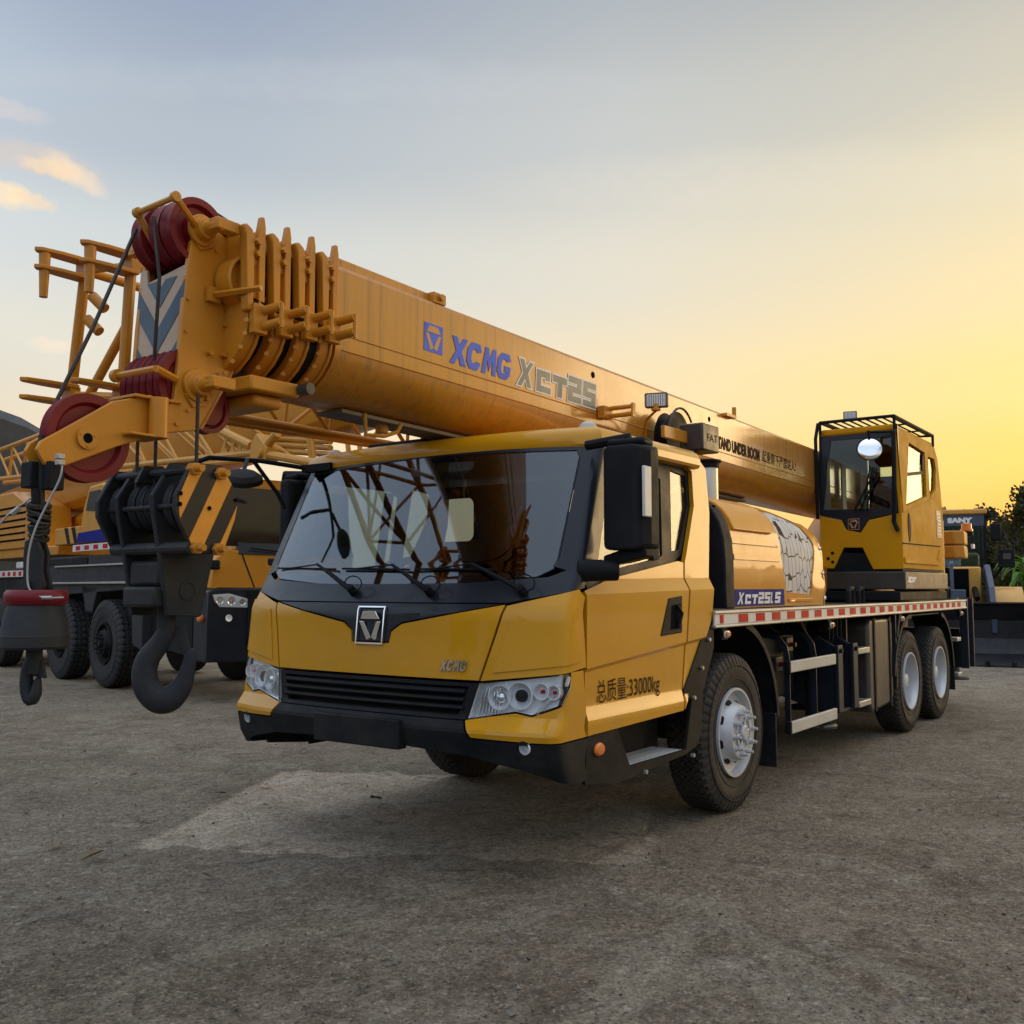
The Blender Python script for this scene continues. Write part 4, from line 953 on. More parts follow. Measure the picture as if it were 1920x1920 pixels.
rnd = random.Random(4)
for k in range(9):
    x0_ = rnd.uniform(1.1, 3.0); z0_ = rnd.uniform(.75, 1.2); b = nb(); y_ = -rnd.uniform(.5, .95)
    P_h = [(x0_, y_, 1.24), (x0_+rnd.uniform(-.1, .1), y_-.05, z0_), (x0_+rnd.uniform(.1, .5), y_-.02, z0_-rnd.uniform(.0, .15)), (x0_+rnd.uniform(.5, .9), y_+.05, z0_+.1)]
    tube(b, P_h, .012, 6); obj('hydraulic_hose', b, M_plas if k % 3 else M_ang, C1, ang=60)
for x_, z_ in ((1.35, .85), (1.6, 1.0), (2.05, .8), (3.05, .75)):
    b = nb(); box(b, x_, x_+.14, -1.02, -.9, z_, z_+.12); vb_ = obj('valve_block', b, M_ang, C1, bev=.008)
    b = nb(); cyl(b, (x_+.07, -1.02, z_+.06), (x_+.07, -1.07, z_+.06), .02, n=10); obj('valve_knob', b, M_chr if x_ > 2 else M_red, vb_)
# ---------------------------------------------------------------- engine bonnet behind the cab
XE0, XE1 = .03, 1.95
PR = [(-1.205, 1.392), (-1.215, 1.55), (-1.215, 1.72), (-1.205, 1.86), (-1.175, 1.98), (-1.12, 2.075), (-1.03, 2.15), (-.90, 2.20), (-.70, 2.23), (-.45, 2.24)]
cum = [0]
for a, c in zip(PR, PR[1:]): cum.append(cum[-1]+math.dist(a, c))
def Ce(x, q):
    q = max(0, min(cum[-1]-1e-6, q)); i = max(k for k in range(len(cum)-1) if cum[k] <= q); f_ = (q-cum[i])/(cum[i+1]-cum[i])
    y = PR[i][0]+(PR[i+1][0]-PR[i][0])*f_; z_ = PR[i][1]+(PR[i+1][1]-PR[i][1])*f_
    k = max(0, (x-1.3))*.10 if z_ > 1.6 else 0
    return (x, y+k*.25, z_-k*max(0, z_-1.6)/.6*.9)
def ep(*pts): return [W0.uv(Ce, x, y, .8, .4) for x, y in pts]
hc_ = ep((1465, 950), (1524, 972), (1527, 1022), (1521, 1115), (1474, 1110), (1464, 1042))
hcp = [(1.10, .84), (1.70, .80), (1.74, .62), (1.66, .07), (1.15, .07), (1.06, .42)]
hcp = [(1.02, .86), (1.70, .85), (1.86, .54), (1.66, .088), (1.08, .112), (.985, .396)]
b = nb(); patch(b, [(XE0, .002), (XE1+.02, .002), (XE1+.10, .5), (XE1+.06, cum[-1]-.01), (XE0, cum[-1]-.01)], Ce, .02, .08, [hcp]); bon = obj('engine_bonnet', b, M_org, C1, bev=.005)
bon.data.materials[0] = mat('bonnet_gold_paint', (.62, .26, .010), .42, coat=.4, spec=.12, coat_r=.07, var=.03, dirt=((.34, .22, .09), .15))
Mb = bon.data.materials[0]
b = nb(); patch(b, [(XE0, cum[-1]-.3), (XE1, cum[-1]-.3), (XE1, cum[-1]-.005), (XE0, cum[-1]-.005)], lambda x, q: (x, -.45+(q-(cum[-1]-.3))*1.2, 2.235), .02, .3, off=.001); obj('bonnet_top', b, Mb, bon)
b = nb(); patch(b, hcp, Ce, .01, .08, off=-.012); hp_ = obj('honeycomb_panel', b, M_grey, bon)
# cracked-glass pattern printed on the pale panel: raised dark lines
def voro_mat():
    m = mat('honeycomb_print', (.58, .57, .57), .55, spec=.1); t = m.node_tree; bs = t.nodes['Principled BSDF']
    tc_ = t.nodes.new('ShaderNodeTexCoord'); mp_ = t.nodes.new('ShaderNodeMapping'); mp_.inputs['Scale'].default_value = (11.5, 0.0, 7.0); mp_.inputs['Location'].default_value = (.3, 0, .2)
    vo = t.nodes.new('ShaderNodeTexVoronoi'); vo.feature = 'DISTANCE_TO_EDGE'; vo.inputs['Scale'].default_value = 1.0; vo.inputs['Randomness'].default_value = .55
    t.links.new(tc_.outputs['Object'], mp_.inputs[0]); t.links.new(mp_.outputs[0], vo.inputs['Vector'])
    r_ = t.nodes.new('ShaderNodeMapRange'); r_.inputs[1].default_value = .03; r_.inputs[2].default_value = .045; t.links.new(vo.outputs[0], r_.inputs[0])
    mx_ = t.nodes.new('ShaderNodeMix'); mx_.data_type = 'RGBA'; src = bs.inputs['Base Color'].links[0].from_socket
    mx_.inputs[6].default_value = (.02, .017, .012, 1); t.links.new(src, mx_.inputs[7]); t.links.new(r_.outputs[0], mx_.inputs[0]); t.links.new(mx_.outputs[2], bs.inputs['Base Color'])
    return m
hp_.data.materials[0] = voro_mat()
bulge = [(XE0+.06, .56), (.82, .56), (.89, .62), (.89, .86), (.84, .93), (XE0+.06, .93)]
b = nb(); patch(b, bulge, Ce, .03, .08, off=.022); obj('bonnet_bulge', b, Mb, bon, bev=.018, seg=3)
b = nb(); patch(b, [(XE0+.01, .385), (.93, .385), (.93, .345), (XE0+.01, .345)], Ce, .02, .1, off=.012); obj('bonnet_ridge', b, Mb, bon, bev=.008)
b = nb(); patch(b, [(XE0+.01, .50), (.93, .50), (.93, .46), (XE0+.01, .46)], Ce, .02, .1, off=.008); obj('bonnet_ridge', b, Mb, bon, bev=.006)
b = nb(); patch(b, [(1.13, .035), (1.68, .035), (1.68, .06), (1.13, .06)], Ce, .02, .1, off=.010); obj('panel_sill', b, Mb, bon, bev=.004)
q_ = [(XE0+.03, .012), (1.05, .012), (1.02, .135), (XE0+.03, .135)]
b = nb(); patch(b, q_, Ce, .004, .3, off=.004); pl_ = obj('model_plate', b, M_dbl, bon)
# front black frame of the bonnet with vent
b = nb(); ring_o = [(-1.235, 1.392)]+[(y-.015, z_+.015) for y, z_ in PR[1:]]
loft(b, [[Vector((x, y+dy, z_+dz)) for (y, z_), (dy, dz) in zip(ring_o, [(0, 0)]*len(ring_o))]+[Vector((x, y, z_)) for y, z_ in reversed([(-1.10, 1.392), (-1.10, 1.80), (-1.06, 1.98), (-.95, 2.08), (-.45, 2.10)])] for x in (-.13, XE0-.004)])
obj('bonnet_front_frame', b, M_plas, C1, bev=.012)
b = nb(); box(b, -.06, -.03, -1.12, .3, 1.39, 2.12); obj('vent_grille', b, M_seat, C1)
for z_ in (1.62, 1.86, 2.02):
    b = nb(); box(b, -.10, -.06, -1.12, -.6, z_, z_+.02); obj('vent_bar', b, M_blk, C1)
# rear closing panel and rim
b = nb(); prism(b, [Vector(Ce(XE1+.05, c)) for c in cum[:-1]]+[Vector((XE1+.05, -.45, 1.392))], (.02, 0, 0)); obj('bonnet_rear_panel', b, Mb, bon)
for q in (.06, .28, .52): bolts('bonnet_latch', [Vector(Ce(XE1+.06, q))], (.3, -1, 0), .014, M_chr, bon, .012)
# block lettering in strokes (unit box): used for the model name
BL = {
 'X': [[(0, 0), (.24, 0), (.44, .30), (.56, .02), (.62, .10), (.80, .0), (1.0, 0), (.60, .52), (.92, 1), (.68, 1), (.46, .66), (.26, 1), (.02, 1), (.34, .50)]],
 'x': [[(-.12, 0), (.14, 0), (.38, .33), (.56, 0), (.80, 0), (.54, .52), (.88, .96), (.66, .96), (.42, .68), (.26, 1), (-.02, 1), (.24, .50)]],
 'C': [[(0, .0), (1.0, 0), (1.0, .24), (.30, .24), (.30, .58), (.62, .58), (.62, .48), (.92, .48), (.92, .82), (0, .82)]],
 'T': [[(.0, .56), (.34, .56), (.34, 0), (.68, 0), (.68, .56), (1.0, .56), (1.0, .82), (0, .82)]],
 '2': [[(0, 0), (1, 0), (1, .24), (.34, .24), (.34, .38), (1, .38), (1, 1), (0, 1), (0, .76), (.66, .76), (.66, .62), (0, .62)]],
 '5': [[(0, 0), (1, 0), (1, .62), (.34, .62), (.34, .76), (1, .76), (1, 1), (0, 1), (0, .38), (.66, .38), (.66, .24), (0, .24)]],
 'L': [[(0, 0), (.62, 0), (.62, .20), (.28, .20), (.28, 1), (0, 1)]],
}
def block(bm_, word, O, ex, ez, h, w, gap, shear=.12, grow=0.0, n=None, o=.002):
    O, ex, ez = Vector(O), Vector(ex), Vector(ez); x = 0.0
    for ch in word:
        for poly in BL[ch]:
            if grow:
                m_ = len(poly); pp = []
                area = sum(poly[i][0]*poly[(i+1) % m_][1]-poly[(i+1) % m_][0]*poly[i][1] for i in range(m_)); sg = 1 if area > 0 else -1
                for i in range(m_):
                    a_, c_, d_ = Vector(poly[i-1]), Vector(poly[i]), Vector(poly[(i+1) % m_])
                    sc_v = lambda v: Vector((v.x*w, v.y*h)); e1 = sc_v(c_-a_).normalized(); e2 = sc_v(d_-c_).normalized()
                    n1 = Vector((e1.y, -e1.x))*sg; n2 = Vector((e2.y, -e2.x))*sg; k = n1+n2; k = k/max(.35, (1+n1.dot(n2)))
                    pp.append((c_.x+k.x*grow/w, c_.y+k.y*grow/h))
            else: pp = poly
            prism(bm_, [O+ex*(x+u*w*(.66 if ch == 'L' else 1)+v*h*shear)+ez*v*h for u, v in pp], n*o)
        x += w*(.66 if ch == 'L' else 1)+gap
    return x
b = nb(); P_ = Vector(Ce(.12, .028))+Vector((0, -.005, 0)); E_ = Vector((1, 0, 0)); Z_ = (Vector(Ce(.12, .12))-Vector(Ce(.12, .028))).normalized()
block(b, 'xCT25L5', P_, E_, Z_, .085, .108, .016, n=Vector((0, -1, 0)), o=.002); obj('model_lettering', b, M_wht, pl_)
# exhaust stack
c = at(1337, 880, 'Y', -.88); b = nb(); lathe(b, (c.x-.1, -.88, 1.4), (0, 0, 1), [(0, .06), (.80, .062), (.80, .078), (1.04, .078), (1.05, .076)], 24); ex_ = obj('exhaust_stack', b, M_alu, C1)
b = nb(); lathe(b, (c.x-.1, -.88, 2.44), (0, 0, 1), [(0, .088), (.035, .090), (.045, .105), (.06, .105), (.07, .03), (.07, .001)], 24); obj('rain_cap', b, M_blk, ex_)

# ---------------------------------------------------------------- boom
BS = -.0175
def zt(x): return 3.225+BS*(x+3.0)
HW = .35
SEC = [(-.35, -.030), (-.342, -.010), (-.32, 0), (.32, 0), (.342, -.010), (.35, -.030), (.35, -.44), (.343, -.485), (.32, -.535), (.275, -.59), (.20, -.645), (.10, -.68), (0, -.69), (-.10, -.68), (-.20, -.645), (-.275, -.59), (-.32, -.535), (-.343, -.485), (-.35, -.44)]
def sec(x, k=1.0, dz=0.0, g=0.0):
    out = []
    for y, d in SEC:
        yy, dd = y*k, -.345+(d+.345)*k+dz
        out.append(Vector((x, yy, zt(x)+dd)))
    return out
b = nb(); loft(b, [sec(-3.0), sec(-1.0), sec(1.0), sec(3.0), sec(5.0), sec(7.4)]); boom = obj('boom_section', b, M_boom, C1, ang=20)
bd = Vector((1, 0, BS)).normalized(); bu_ = Vector((-BS, 0, 1)).normalized(); bn = Vector((0, -1, 0))
def bp_(px_, py_, y=-.352): return at(px_, py_, 'Y', y)
# weld seam lines on the flank
for dz_, r_ in ((-.372, .004), (-.452, .003)):
    b = nb(); tube(b, [(-2.95, -.351, zt(-2.95)+dz_), (7.3, -.351, zt(7.3)+dz_)], r_, 6); obj('weld_seam', b, M_org, boom)
# rear base flanges and top stiffener
b = nb(); box(b, -2.98, -2.05, -.30, -.18, 0, .055)
for v in b.verts: v.co.z += zt(v.co.x)
ts_ = obj('top_rail', b, M_boom, boom, bev=.006)
c = bp_(835, 562); b = nb(); box(b, c.x-.09, c.x+.02, -.34, -.16, zt(c.x)-.0, zt(c.x)+.06); cyl(b, (c.x-.03, -.36, zt(c.x)+.035), (c.x-.03, -.14, zt(c.x)+.035), .02, n=10); obj('rail_end_lug', b, M_org, ts_)
c = bp_(1367, 772); b = nb(); box(b, c.x-.16, c.x+.06, -.40, -.30, zt(c.x)-.03, zt(c.x)-.005); tube(b, [(c.x+.05, -.38, zt(c.x)-.01), (c.x+.05, -.38, zt(c.x)+.075)], .02, 10); obj('rope_guard_hook', b, M_org, boom)
for px_, py_ in ((1112, 703), (1330, 786)):
    c = bp_(px_, py_); b = nb(); cyl(b, (c.x, -.345, c.z), (c.x, -.3525, c.z), .024, n=20); obj('drain_hole', b, M_seat, boom)
# pale wear strip beneath
b = nb(); box(b, -2.7, 3.0, -.10, .10, -.712, -.692)
for v in b.verts: v.co.z += zt(v.co.x)
obj('wear_strip', b, mat('grey_greased_steel', (.16, .13, .10), .6, var=.2, dirt=((.05, .045, .04), .5)), boom)
# emblem and names on the flank
e = [bp_(795.4, 602.7), bp_(829.8, 614), bp_(829.8, 666), bp_(795.4, 656)]
ec_ = (e[0]+e[1]+e[2]+e[3])/4; hw_ = (e[1].x-e[0].x)/2; hh_ = (e[0].z-e[3].z)/2
hh_ = hw_*1.05 if abs(hh_/hw_-1) > .5 else hh_
b = nb(); M_ = lambda u, v, o=0.0: Vector((ec_.x, -.351-o, ec_.z))+bd*u+bu_*v
prism(b, [M_(-hw_, -hh_), M_(hw_, -hh_), M_(hw_, hh_), M_(-hw_, hh_)], bn*.002); be = obj('boom_emblem', b, M_blu, boom)
emblem_parts(M_(0, 0, .002), bd, bu_, bn, hw_*.9/.085, M_boom, be, t=.0015)
A_, B_ = bp_(843, 672), bp_(962, 706); C_ = bp_(848, 622)
b2 = nb(); textbm(b2, 'XCMG', 1, (0, 0, 0), (1, 0, 0), (0, 1, 0), t=0, shear=.2, off=.012); xs = [v.co.x for v in b2.verts]; ys = [v.co.y for v in b2.verts]; tw, th_ = max(xs)-min(xs), max(ys)-min(ys); b2.free()
hgt = .17; sz_ = hgt/th_; b = nb(); O_ = Vector((A_.x, -.352, zt(A_.x)-.372+.035)); ln = B_.x-A_.x
print('name', A_, B_, C_, 'ln', ln)
word(b, 'XCMG', O_, bd, bu_, hgt, (ln-.03)/4-.008, .008, .16, bn, .002); obj('boom_name', b, M_blu, boom)
A_, B_ = bp_(968, 713), bp_(1114, 761)
C_ = bp_(977, 674)
x0_, x1_ = A_.x, bp_(1118, 740).x; h_ = .18; O_ = Vector((x0_+.03, -.352, zt(x0_)-.372+.03)); n_l = 5; gap_ = .026; w_ = ((x1_-x0_)-.05-gap_*4)/5
b = nb(); block(b, 'xCT25', O_, bd, bu_, h_, w_, gap_, shear=.06, grow=.011, n=bn, o=.002); mo_ = obj('boom_model_outline', b, M_wht, boom)
b = nb(); block(b, 'xCT25', O_, bd, bu_, h_, w_, gap_, shear=.06, n=bn, o=.0035); obj('boom_model_name', b, M_grl, mo_)
# warning line
A_, B_ = bp_(1352, 838), bp_(1425, 862); E1 = bp_(1492, 884)
b = nb(); b2 = nb(); s1 = 'DO NOT STAND UNDER BOOM'; textbm(b2, s1, 1, (0, 0, 0), (1, 0, 0), (0, 1, 0), t=0, off=.008); wfull = max(v.co.x for v in b2.verts); b2.free()
b2 = nb(); textbm(b2, 'AND UNDER BOOM', 1, (0, 0, 0), (1, 0, 0), (0, 1, 0), t=0, off=.008); wpart = max(v.co.x for v in b2.verts); b2.free()
xa_ = bp_(1352, 838).x; xb2 = bp_(1424, 858).x; sz_ = .145; k_ = (xb2-xa_)/(wpart*sz_); O_ = Vector((xb2-wfull*sz_*k_, -.352, zt(xb2)-.372+.03+BS*(xb2-wfull*sz_*k_-xb2)))
O_.z = zt(O_.x)-.372+.035
textbm(b, s1, sz_, O_, bd, bu_, t=.001, off=.008, sx=k_); obj('warning_line', b, M_btx, boom)
b2 = nb(); s2 = '起重臂下严禁站人!'; textbm(b2, s2, 1, (0, 0, 0), (1, 0, 0), (0, 1, 0), t=0, off=.0); w2_ = max(v.co.x for v in b2.verts); b2.free()
xc_ = bp_(1429, 860).x; k2 = (E1.x-xc_)/(w2_*.125)
b = nb(); textbm(b, s2, .125, Vector((xc_, -.352, zt(xc_)-.372+.045)), bd, bu_, t=.001, sx=k2); obj('warning_line_lower', b, M_btx, boom)

# telescoped section collars
for k in range(4):
    x0 = -3.03-.155*k; inn_ = (.95, .90, .85, .50)[k]
    yo = -.372+.006*k
    b = nb(); loft(b, [sec(x0-.135, inn_), sec(x0+.01, inn_)]); obj('inner_section', b, M_blk, C1)
    b = nb()
    rr = [(y*1.035, d if d > -.4 else d*1.03) for y, d in SEC]
    for xa2, xb3, kk in ((x0-.018, x0, 1.035), (x0-.080, x0-.018, 1.01)):
        O1 = [Vector((xa2, y*kk, zt(x0)-.345+(d+.345)*kk)) for y, d in SEC]; O2 = [p+Vector((xb3-xa2, 0, 0)) for p in O1]
        loft(b, [O1, O2])
    col_ = obj('section_collar', b, M_org, C1, bev=.006)
    # upright side bracket with rope guard horn
    b = nb(); zt0 = zt(x0)
    prism(b, [(x0-.03, yo-.02, zt0-.42), (x0+.005, yo-.02, zt0-.42), (x0+.005, yo-.02, zt0+.02), (x0-.004, yo-.02, zt0+.072), (x0-.022, yo-.02, zt0+.072), (x0-.036, yo-.02, zt0+.0)], (0, .03, 0)); obj('guide_horn', b, M_org, col_, bev=.004)
    b = nb(); prism(b, [(x0-.105, yo-.03, zt0-.40), (x0-.070, yo-.03, zt0-.40), (x0-.066, yo-.03, zt0-.06), (x0-.080, yo-.03, zt0-.01), (x0-.115, yo-.03, zt0+.012), (x0-.14, yo-.03, zt0+.0), (x0-.118, yo-.03, zt0-.05)], (0, .05, 0)); obj('side_bracket', b, M_org, col_, bev=.008)
    bolts('collar_bolt', [(x0-.05, yo+.0, zt0-.06), (x0-.05, yo, zt0-.12)], (0, -1, 0), .016, M_org, col_, .045, 6)
    b = nb(); box(b, x0-.07, x0-.03, yo-.004, yo+.03, zt0-.17, zt0-.03); obj('bolt_plate', b, M_tan, col_, bev=.004)
    # rounded under-band with studs
    yb0 = [(.362, -.44), (.352, -.50), (.325, -.56), (.27, -.62), (.19, -.672)]
    bolts('collar_stud', [(x0-.10, -y*1.03, zt0+d*1.02) for y, d in yb0], (-.7, -.7, 0), .011, M_org, col_, .012, 8)
    # hose roller pair standing out from the bracket
    zr = zt0-.34-.018*k
    for j in (0, 1):
        b = nb(); c1 = Vector((x0-.045+.02, yo-.02, zr-j*.075)); cyl(b, c1, c1+Vector((.02, -.13, .015)), .022, n=14); rl = obj('hose_roller', b, M_org, col_)
        if j == 0:
            b = nb(); tube(b, [c1+Vector((.02, -.13, .03)), c1+Vector((.02, -.13, -.09))], .010, 6); obj('roller_pin', b, M_org, rl)
    b = nb(); box(b, x0-.08, x0+.0, yo-.05, yo-.01, zr-.11, zr+.03); obj('roller_bracket', b, M_org, col_, bev=.004)
    if k < 4:
        b = nb(); box(b, x0-.10, x0-.02, -.22, .22, zt0+.0, zt0+.035); obj('top_slide_block', b, M_ang, col_, bev=.01)
# half-round housing beside the head
xh = -3.60; b = nb()
A0 = bp_(462, 528, -.30)
lathe(b, (A0.x+.02, -.20, A0.z), (0, -1, 0), [(0, .125), (.10, .125), (.105, .112), (.085, .108), (.075, .001)], 32); obj('reel_housing', b, M_org, C1, bev=.003)
b = nb(); R0, R1 = bp_(403, 552, -.38), bp_(490, 540, -.46); R0 = bp_(403, 552, -.215); tube(b, [R0, R1], .016, 4); box(b, R0.x-.035, R0.x+.035, -.215, -.19, R0.z-.035, R0.z+.035); obj('bracket_arm', b, M_org, C1)

# ---- boom head
ZL = -.185
def hd_(*pts, y=ZL): return [at(x, v, 'Y', y) for x, v in pts]
cheek = hd_((362, 434), (385, 420), (417, 440), (445, 461), (442, 682), (432, 705), (375, 807), (285, 814), (283, 795), (327, 747), (335, 682), (341, 600), (350, 512))
arm_p = hd_((69, 842), (77, 827), (212, 752), (285, 740), (300, 815), (225, 836), (106, 880), (85, 871), y=-.17)
for sg in (1, -1):
    b = nb(); prism(b, [Vector((p.x, sg*ZL, p.z)) for p in cheek], (0, sg*.03, 0)); ck = obj('boom_head_cheek', b, M_org, C1, bev=.005)
    yn = sg*ZL
    for (px_, py_) in ((376, 433), (367, 724)):
        c = at(px_, py_, 'Y', ZL); b = nb(); lathe(b, (c.x, yn, c.z), (0, -sg, 0), [(0, .075), (.02, .075), (.022, .055), (.06, .05), (.062, .035), (.16, .030), (.165, .001)], 24); bs_ = obj('pin_boss', b, M_org, ck, bev=.003)
        b = nb(); box(b, c.x-.03, c.x+.10, *sorted((yn-sg*.10, yn-sg*.165)), c.z-.025, c.z+.03); obj('pin_keeper', b, M_org, bs_, bev=.006)
    bolts('cheek_bolt', [(at(px_, py_, 'Y', ZL).x, yn, at(px_, py_, 'Y', ZL).z) for px_, py_ in ((420, 610), (390, 662), (415, 666), (384, 748))], (0, -sg, 0), .013, M_org, ck, .03)
    b = nb(); c = at(425, 585, 'Y', ZL); cyl(b, (c.x, yn, c.z), (c.x, yn-sg*.002, c.z), .014, n=14); obj('hole', b, M_seat, ck)
    b = nb(); tube(b, [(p.x, yn-sg*.003, p.z) for p in hd_((443, 470), (441, 682), (431, 706), (376, 805))], .007, 5); obj('edge_weld', b, M_org, ck)
    bolts('cheek_bolt', [(q.x, yn, q.z) for q in hd_((405, 470), (425, 500), (428, 545), (352, 560), (348, 620), (420, 700), (352, 770), (330, 795), (300, 800))], (0, -sg, 0), .009, M_org, ck, .010)
    b = nb(); dp = hd_((352, 700), (372, 690), (395, 700), (400, 730), (385, 762), (360, 765), (345, 740)); prism(b, [Vector((q.x, yn, q.z)) for q in dp], (0, -sg*.010, 0)); obj('doubler_plate', b, M_org, ck, bev=.003)
    b = nb(); dp = hd_((362, 420), (390, 412), (408, 440), (400, 465), (375, 470), (360, 450)); prism(b, [Vector((q.x, yn, q.z)) for q in dp], (0, -sg*.010, 0)); obj('doubler_plate', b, M_org, ck, bev=.003)
    # aux arm plate
    ya = -.17 if sg == 1 else -.085
    b = nb(); prism(b, [Vector((p.x, ya, p.z)) for p in arm_p], (0, .022, 0)); am = obj('aux_arm_plate', b, M_org, C1, bev=.005)
    c = at(162, 822, 'Y', -.17); b = nb()
    ys_ = ya if sg == 1 else ya+.022
    lathe(b, (c.x, ys_, c.z), (0, -sg, 0), [(0, .046), (.012, .046), (.013, .022), (.002, .020), (.0, .001)], 24); bb = obj('sheave_boss', b, M_org, am)
    b = nb(); cyl(b, (c.x, ys_-sg*.0005, c.z), (c.x, ys_-sg*.0135, c.z), .021, n=18); obj('hole', b, M_seat, bb)
    bolts('boss_bolt', [(c.x+.034*cos(a), ys_-sg*.012, c.z+.034*sin(a)) for a in (.4, 2.7, 4.7)], (0, -sg, 0), .005, M_org, bb, .004)
# front plate with chevrons between the cheeks
p_t, p_b = at(350, 495, 'Y', -.18), at(335, 690, 'Y', -.18)
def FP(y, v): f_ = (v-p_b.z)/(p_t.z-p_b.z); return (p_b.x+(p_t.x-p_b.x)*f_, y, v)
FP.out = Vector((-1, 0, 0))
zt_p, zb_p = p_t.z+.03, p_b.z-.02
b = nb(); patch(b, [(-.18, zb_p), (.18, zb_p), (.18, zt_p), (.13, zt_p), (.115, zt_p-.07), (-.17, zt_p-.03), (-.18, zt_p)], FP, .012, .5); fp = obj('head_front_plate', b, M_cream, C1)
W_ = .18
def chev(z0, w):   # V stripe, apex down, from both cheeks
    return [(-W_, z0), (0, z0-.21), (W_, z0), (W_, z0-w), (0, z0-w-.21), (-W_, z0-w)]
def clip(poly, lo, hi):
    def cut(pl, f):
        out = []
        for i in range(len(pl)):
            a_, c_ = pl[i-1], pl[i]; fa, fc = f(a_), f(c_)
            if (fa >= 0) != (fc >= 0): k = fa/(fa-fc); out.append((a_[0]+(c_[0]-a_[0])*k, a_[1]+(c_[1]-a_[1])*k))
            if fc >= 0: out.append(c_)
        return out
    return cut(cut(poly, lambda p: p[1]-lo), lambda p: hi-p[1])
for i, (z0, w) in enumerate(((zt_p+.10, .10), (zt_p-.10, .125), (zt_p-.36, .12))):
    for pl in ([(-W_, z0), (0, z0-.21), (0, z0-.21-w), (-W_, z0-w)], [(W_, z0), (W_, z0-w), (0, z0-.21-w), (0, z0-.21)]):
        q = clip(pl, zb_p+.004, zt_p-.075)
        if len(q) > 2:
            b = nb(); patch(b, q, FP, .003, .5, off=.003); obj('chevron_stripe', b, M_slate, fp)
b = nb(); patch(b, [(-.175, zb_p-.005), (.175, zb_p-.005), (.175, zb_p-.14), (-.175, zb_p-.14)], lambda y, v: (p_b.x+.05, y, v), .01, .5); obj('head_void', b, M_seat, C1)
b = nb(); box(b, p_b.x+.09, -3.45, -.175, .175, 2.52, 3.08); obj('head_core', b, M_blk, C1)
# rails across the head
rA, rB = at(258, 399, 'X', -4.0), at(329, 369, 'X', -4.0)
rA = Vector((-4.0, .30, 3.235)); rB = Vector((-4.0, -.36, 3.245))
pA_, pB_ = at(258, 399, 'X', -3.93), at(329, 369, 'X', -3.93)
b = nb(); tube(b, [pA_, pB_], .014, 8)
for p in (pA_, pB_): 
    u = (pB_-pA_).normalized(); lathe(b, p-u*.012, u, [(0, .024), (.024, .024)], 14)
rl_ = obj('rope_retainer_bar', b, M_tan, C1)
b = nb(); tube(b, [pB_, Vector((at(370, 430, 'Y', -.2).x, -.205, at(370, 430, 'Y', -.2).z))], .016, 6); obj('retainer_link', b, M_org, rl_)
b = nb(); tube(b, [pA_, Vector((-3.80, pA_.y+.01, 3.12))], .016, 6); obj('retainer_link', b, M_org, rl_)
pA_, pB_ = at(217, 705, 'X', -3.98), at(292, 691, 'X', -3.98)
b = nb(); tube(b, [pA_, pB_], .016, 8); u = (pB_-pA_).normalized()
for p in (pA_,): lathe(b, p-u*.01, u, [(0, .03), (.03, .03)], 16)
rl_ = obj('rope_retainer_bar', b, M_org, C1)
b = nb(); tube(b, [pB_, Vector((-3.84, -.19, pB_.z-.02))], .018, 6); obj('retainer_link', b, M_org, rl_)
# horizontal shelf plate over the aux arm and pin tube
b = nb(); s0, s1 = at(212, 753, 'Y', -.05), at(306, 738, 'Y', -.36); s2_ = at(212, 753, 'Y', .0); box(b, s2_.x-.02, s2_.x+.22, -.20, .0, s2_.z, s2_.z+.013); obj('head_shelf', b, M_org, C1, bev=.003)
c = at(296, 782, 'Y', -.20); b = nb(); cyl(b, (c.x, -.205, c.z-.095), (c.x, -.205, c.z+.085), .042, n=20); obj('arm_pivot_tube', b, M_org, C1)
c2 = at(290, 822, 'Y', -.20); b = nb(); box(b, c2.x-.14, c2.x+.05, -.235, -.05, c2.z-.0, c2.z+.012); obj('head_floor_plate', b, M_org, C1, bev=.003)

def sheave(name, c, R, w, parent, n=48, hub=.05):
    b = nb(); c = Vector(c); h = w/2
    lathe(b, c, (0, -1, 0), [(-h*.4, .001), (-h*.4, R*.72), (-h, R*.80), (-h, R), (-h*.3, R*.90), (h*.3, R*.90), (h, R), (h, R*.80), (h*.4, R*.72), (h*.4, hub*1.6), (h, hub*1.5), (h, .001)], n)
    return obj(name, b, M_red, parent, ang=30)
tsx = at(376, 433, 'Y', ZL)
for i, y in enumerate((-.135, -.045, .09)): sheave('top_sheave', (tsx.x, y, tsx.z), .160, .078, C1)
cl = at(367, 724, 'Y', ZL)
for i in range(6): sheave('lower_sheave', (cl.x+.0, -.145+i*.052, cl.z+.0), .185, .044, C1)
sheave('deflector_sheave', (cl.x+.11, -.12, cl.z-.09), .115, .06, C1)
ca_c = at(162, 822, 'Y', -.12); aux_s = sheave('aux_sheave', (ca_c.x, -.1165, ca_c.z), .190, .058, C1)
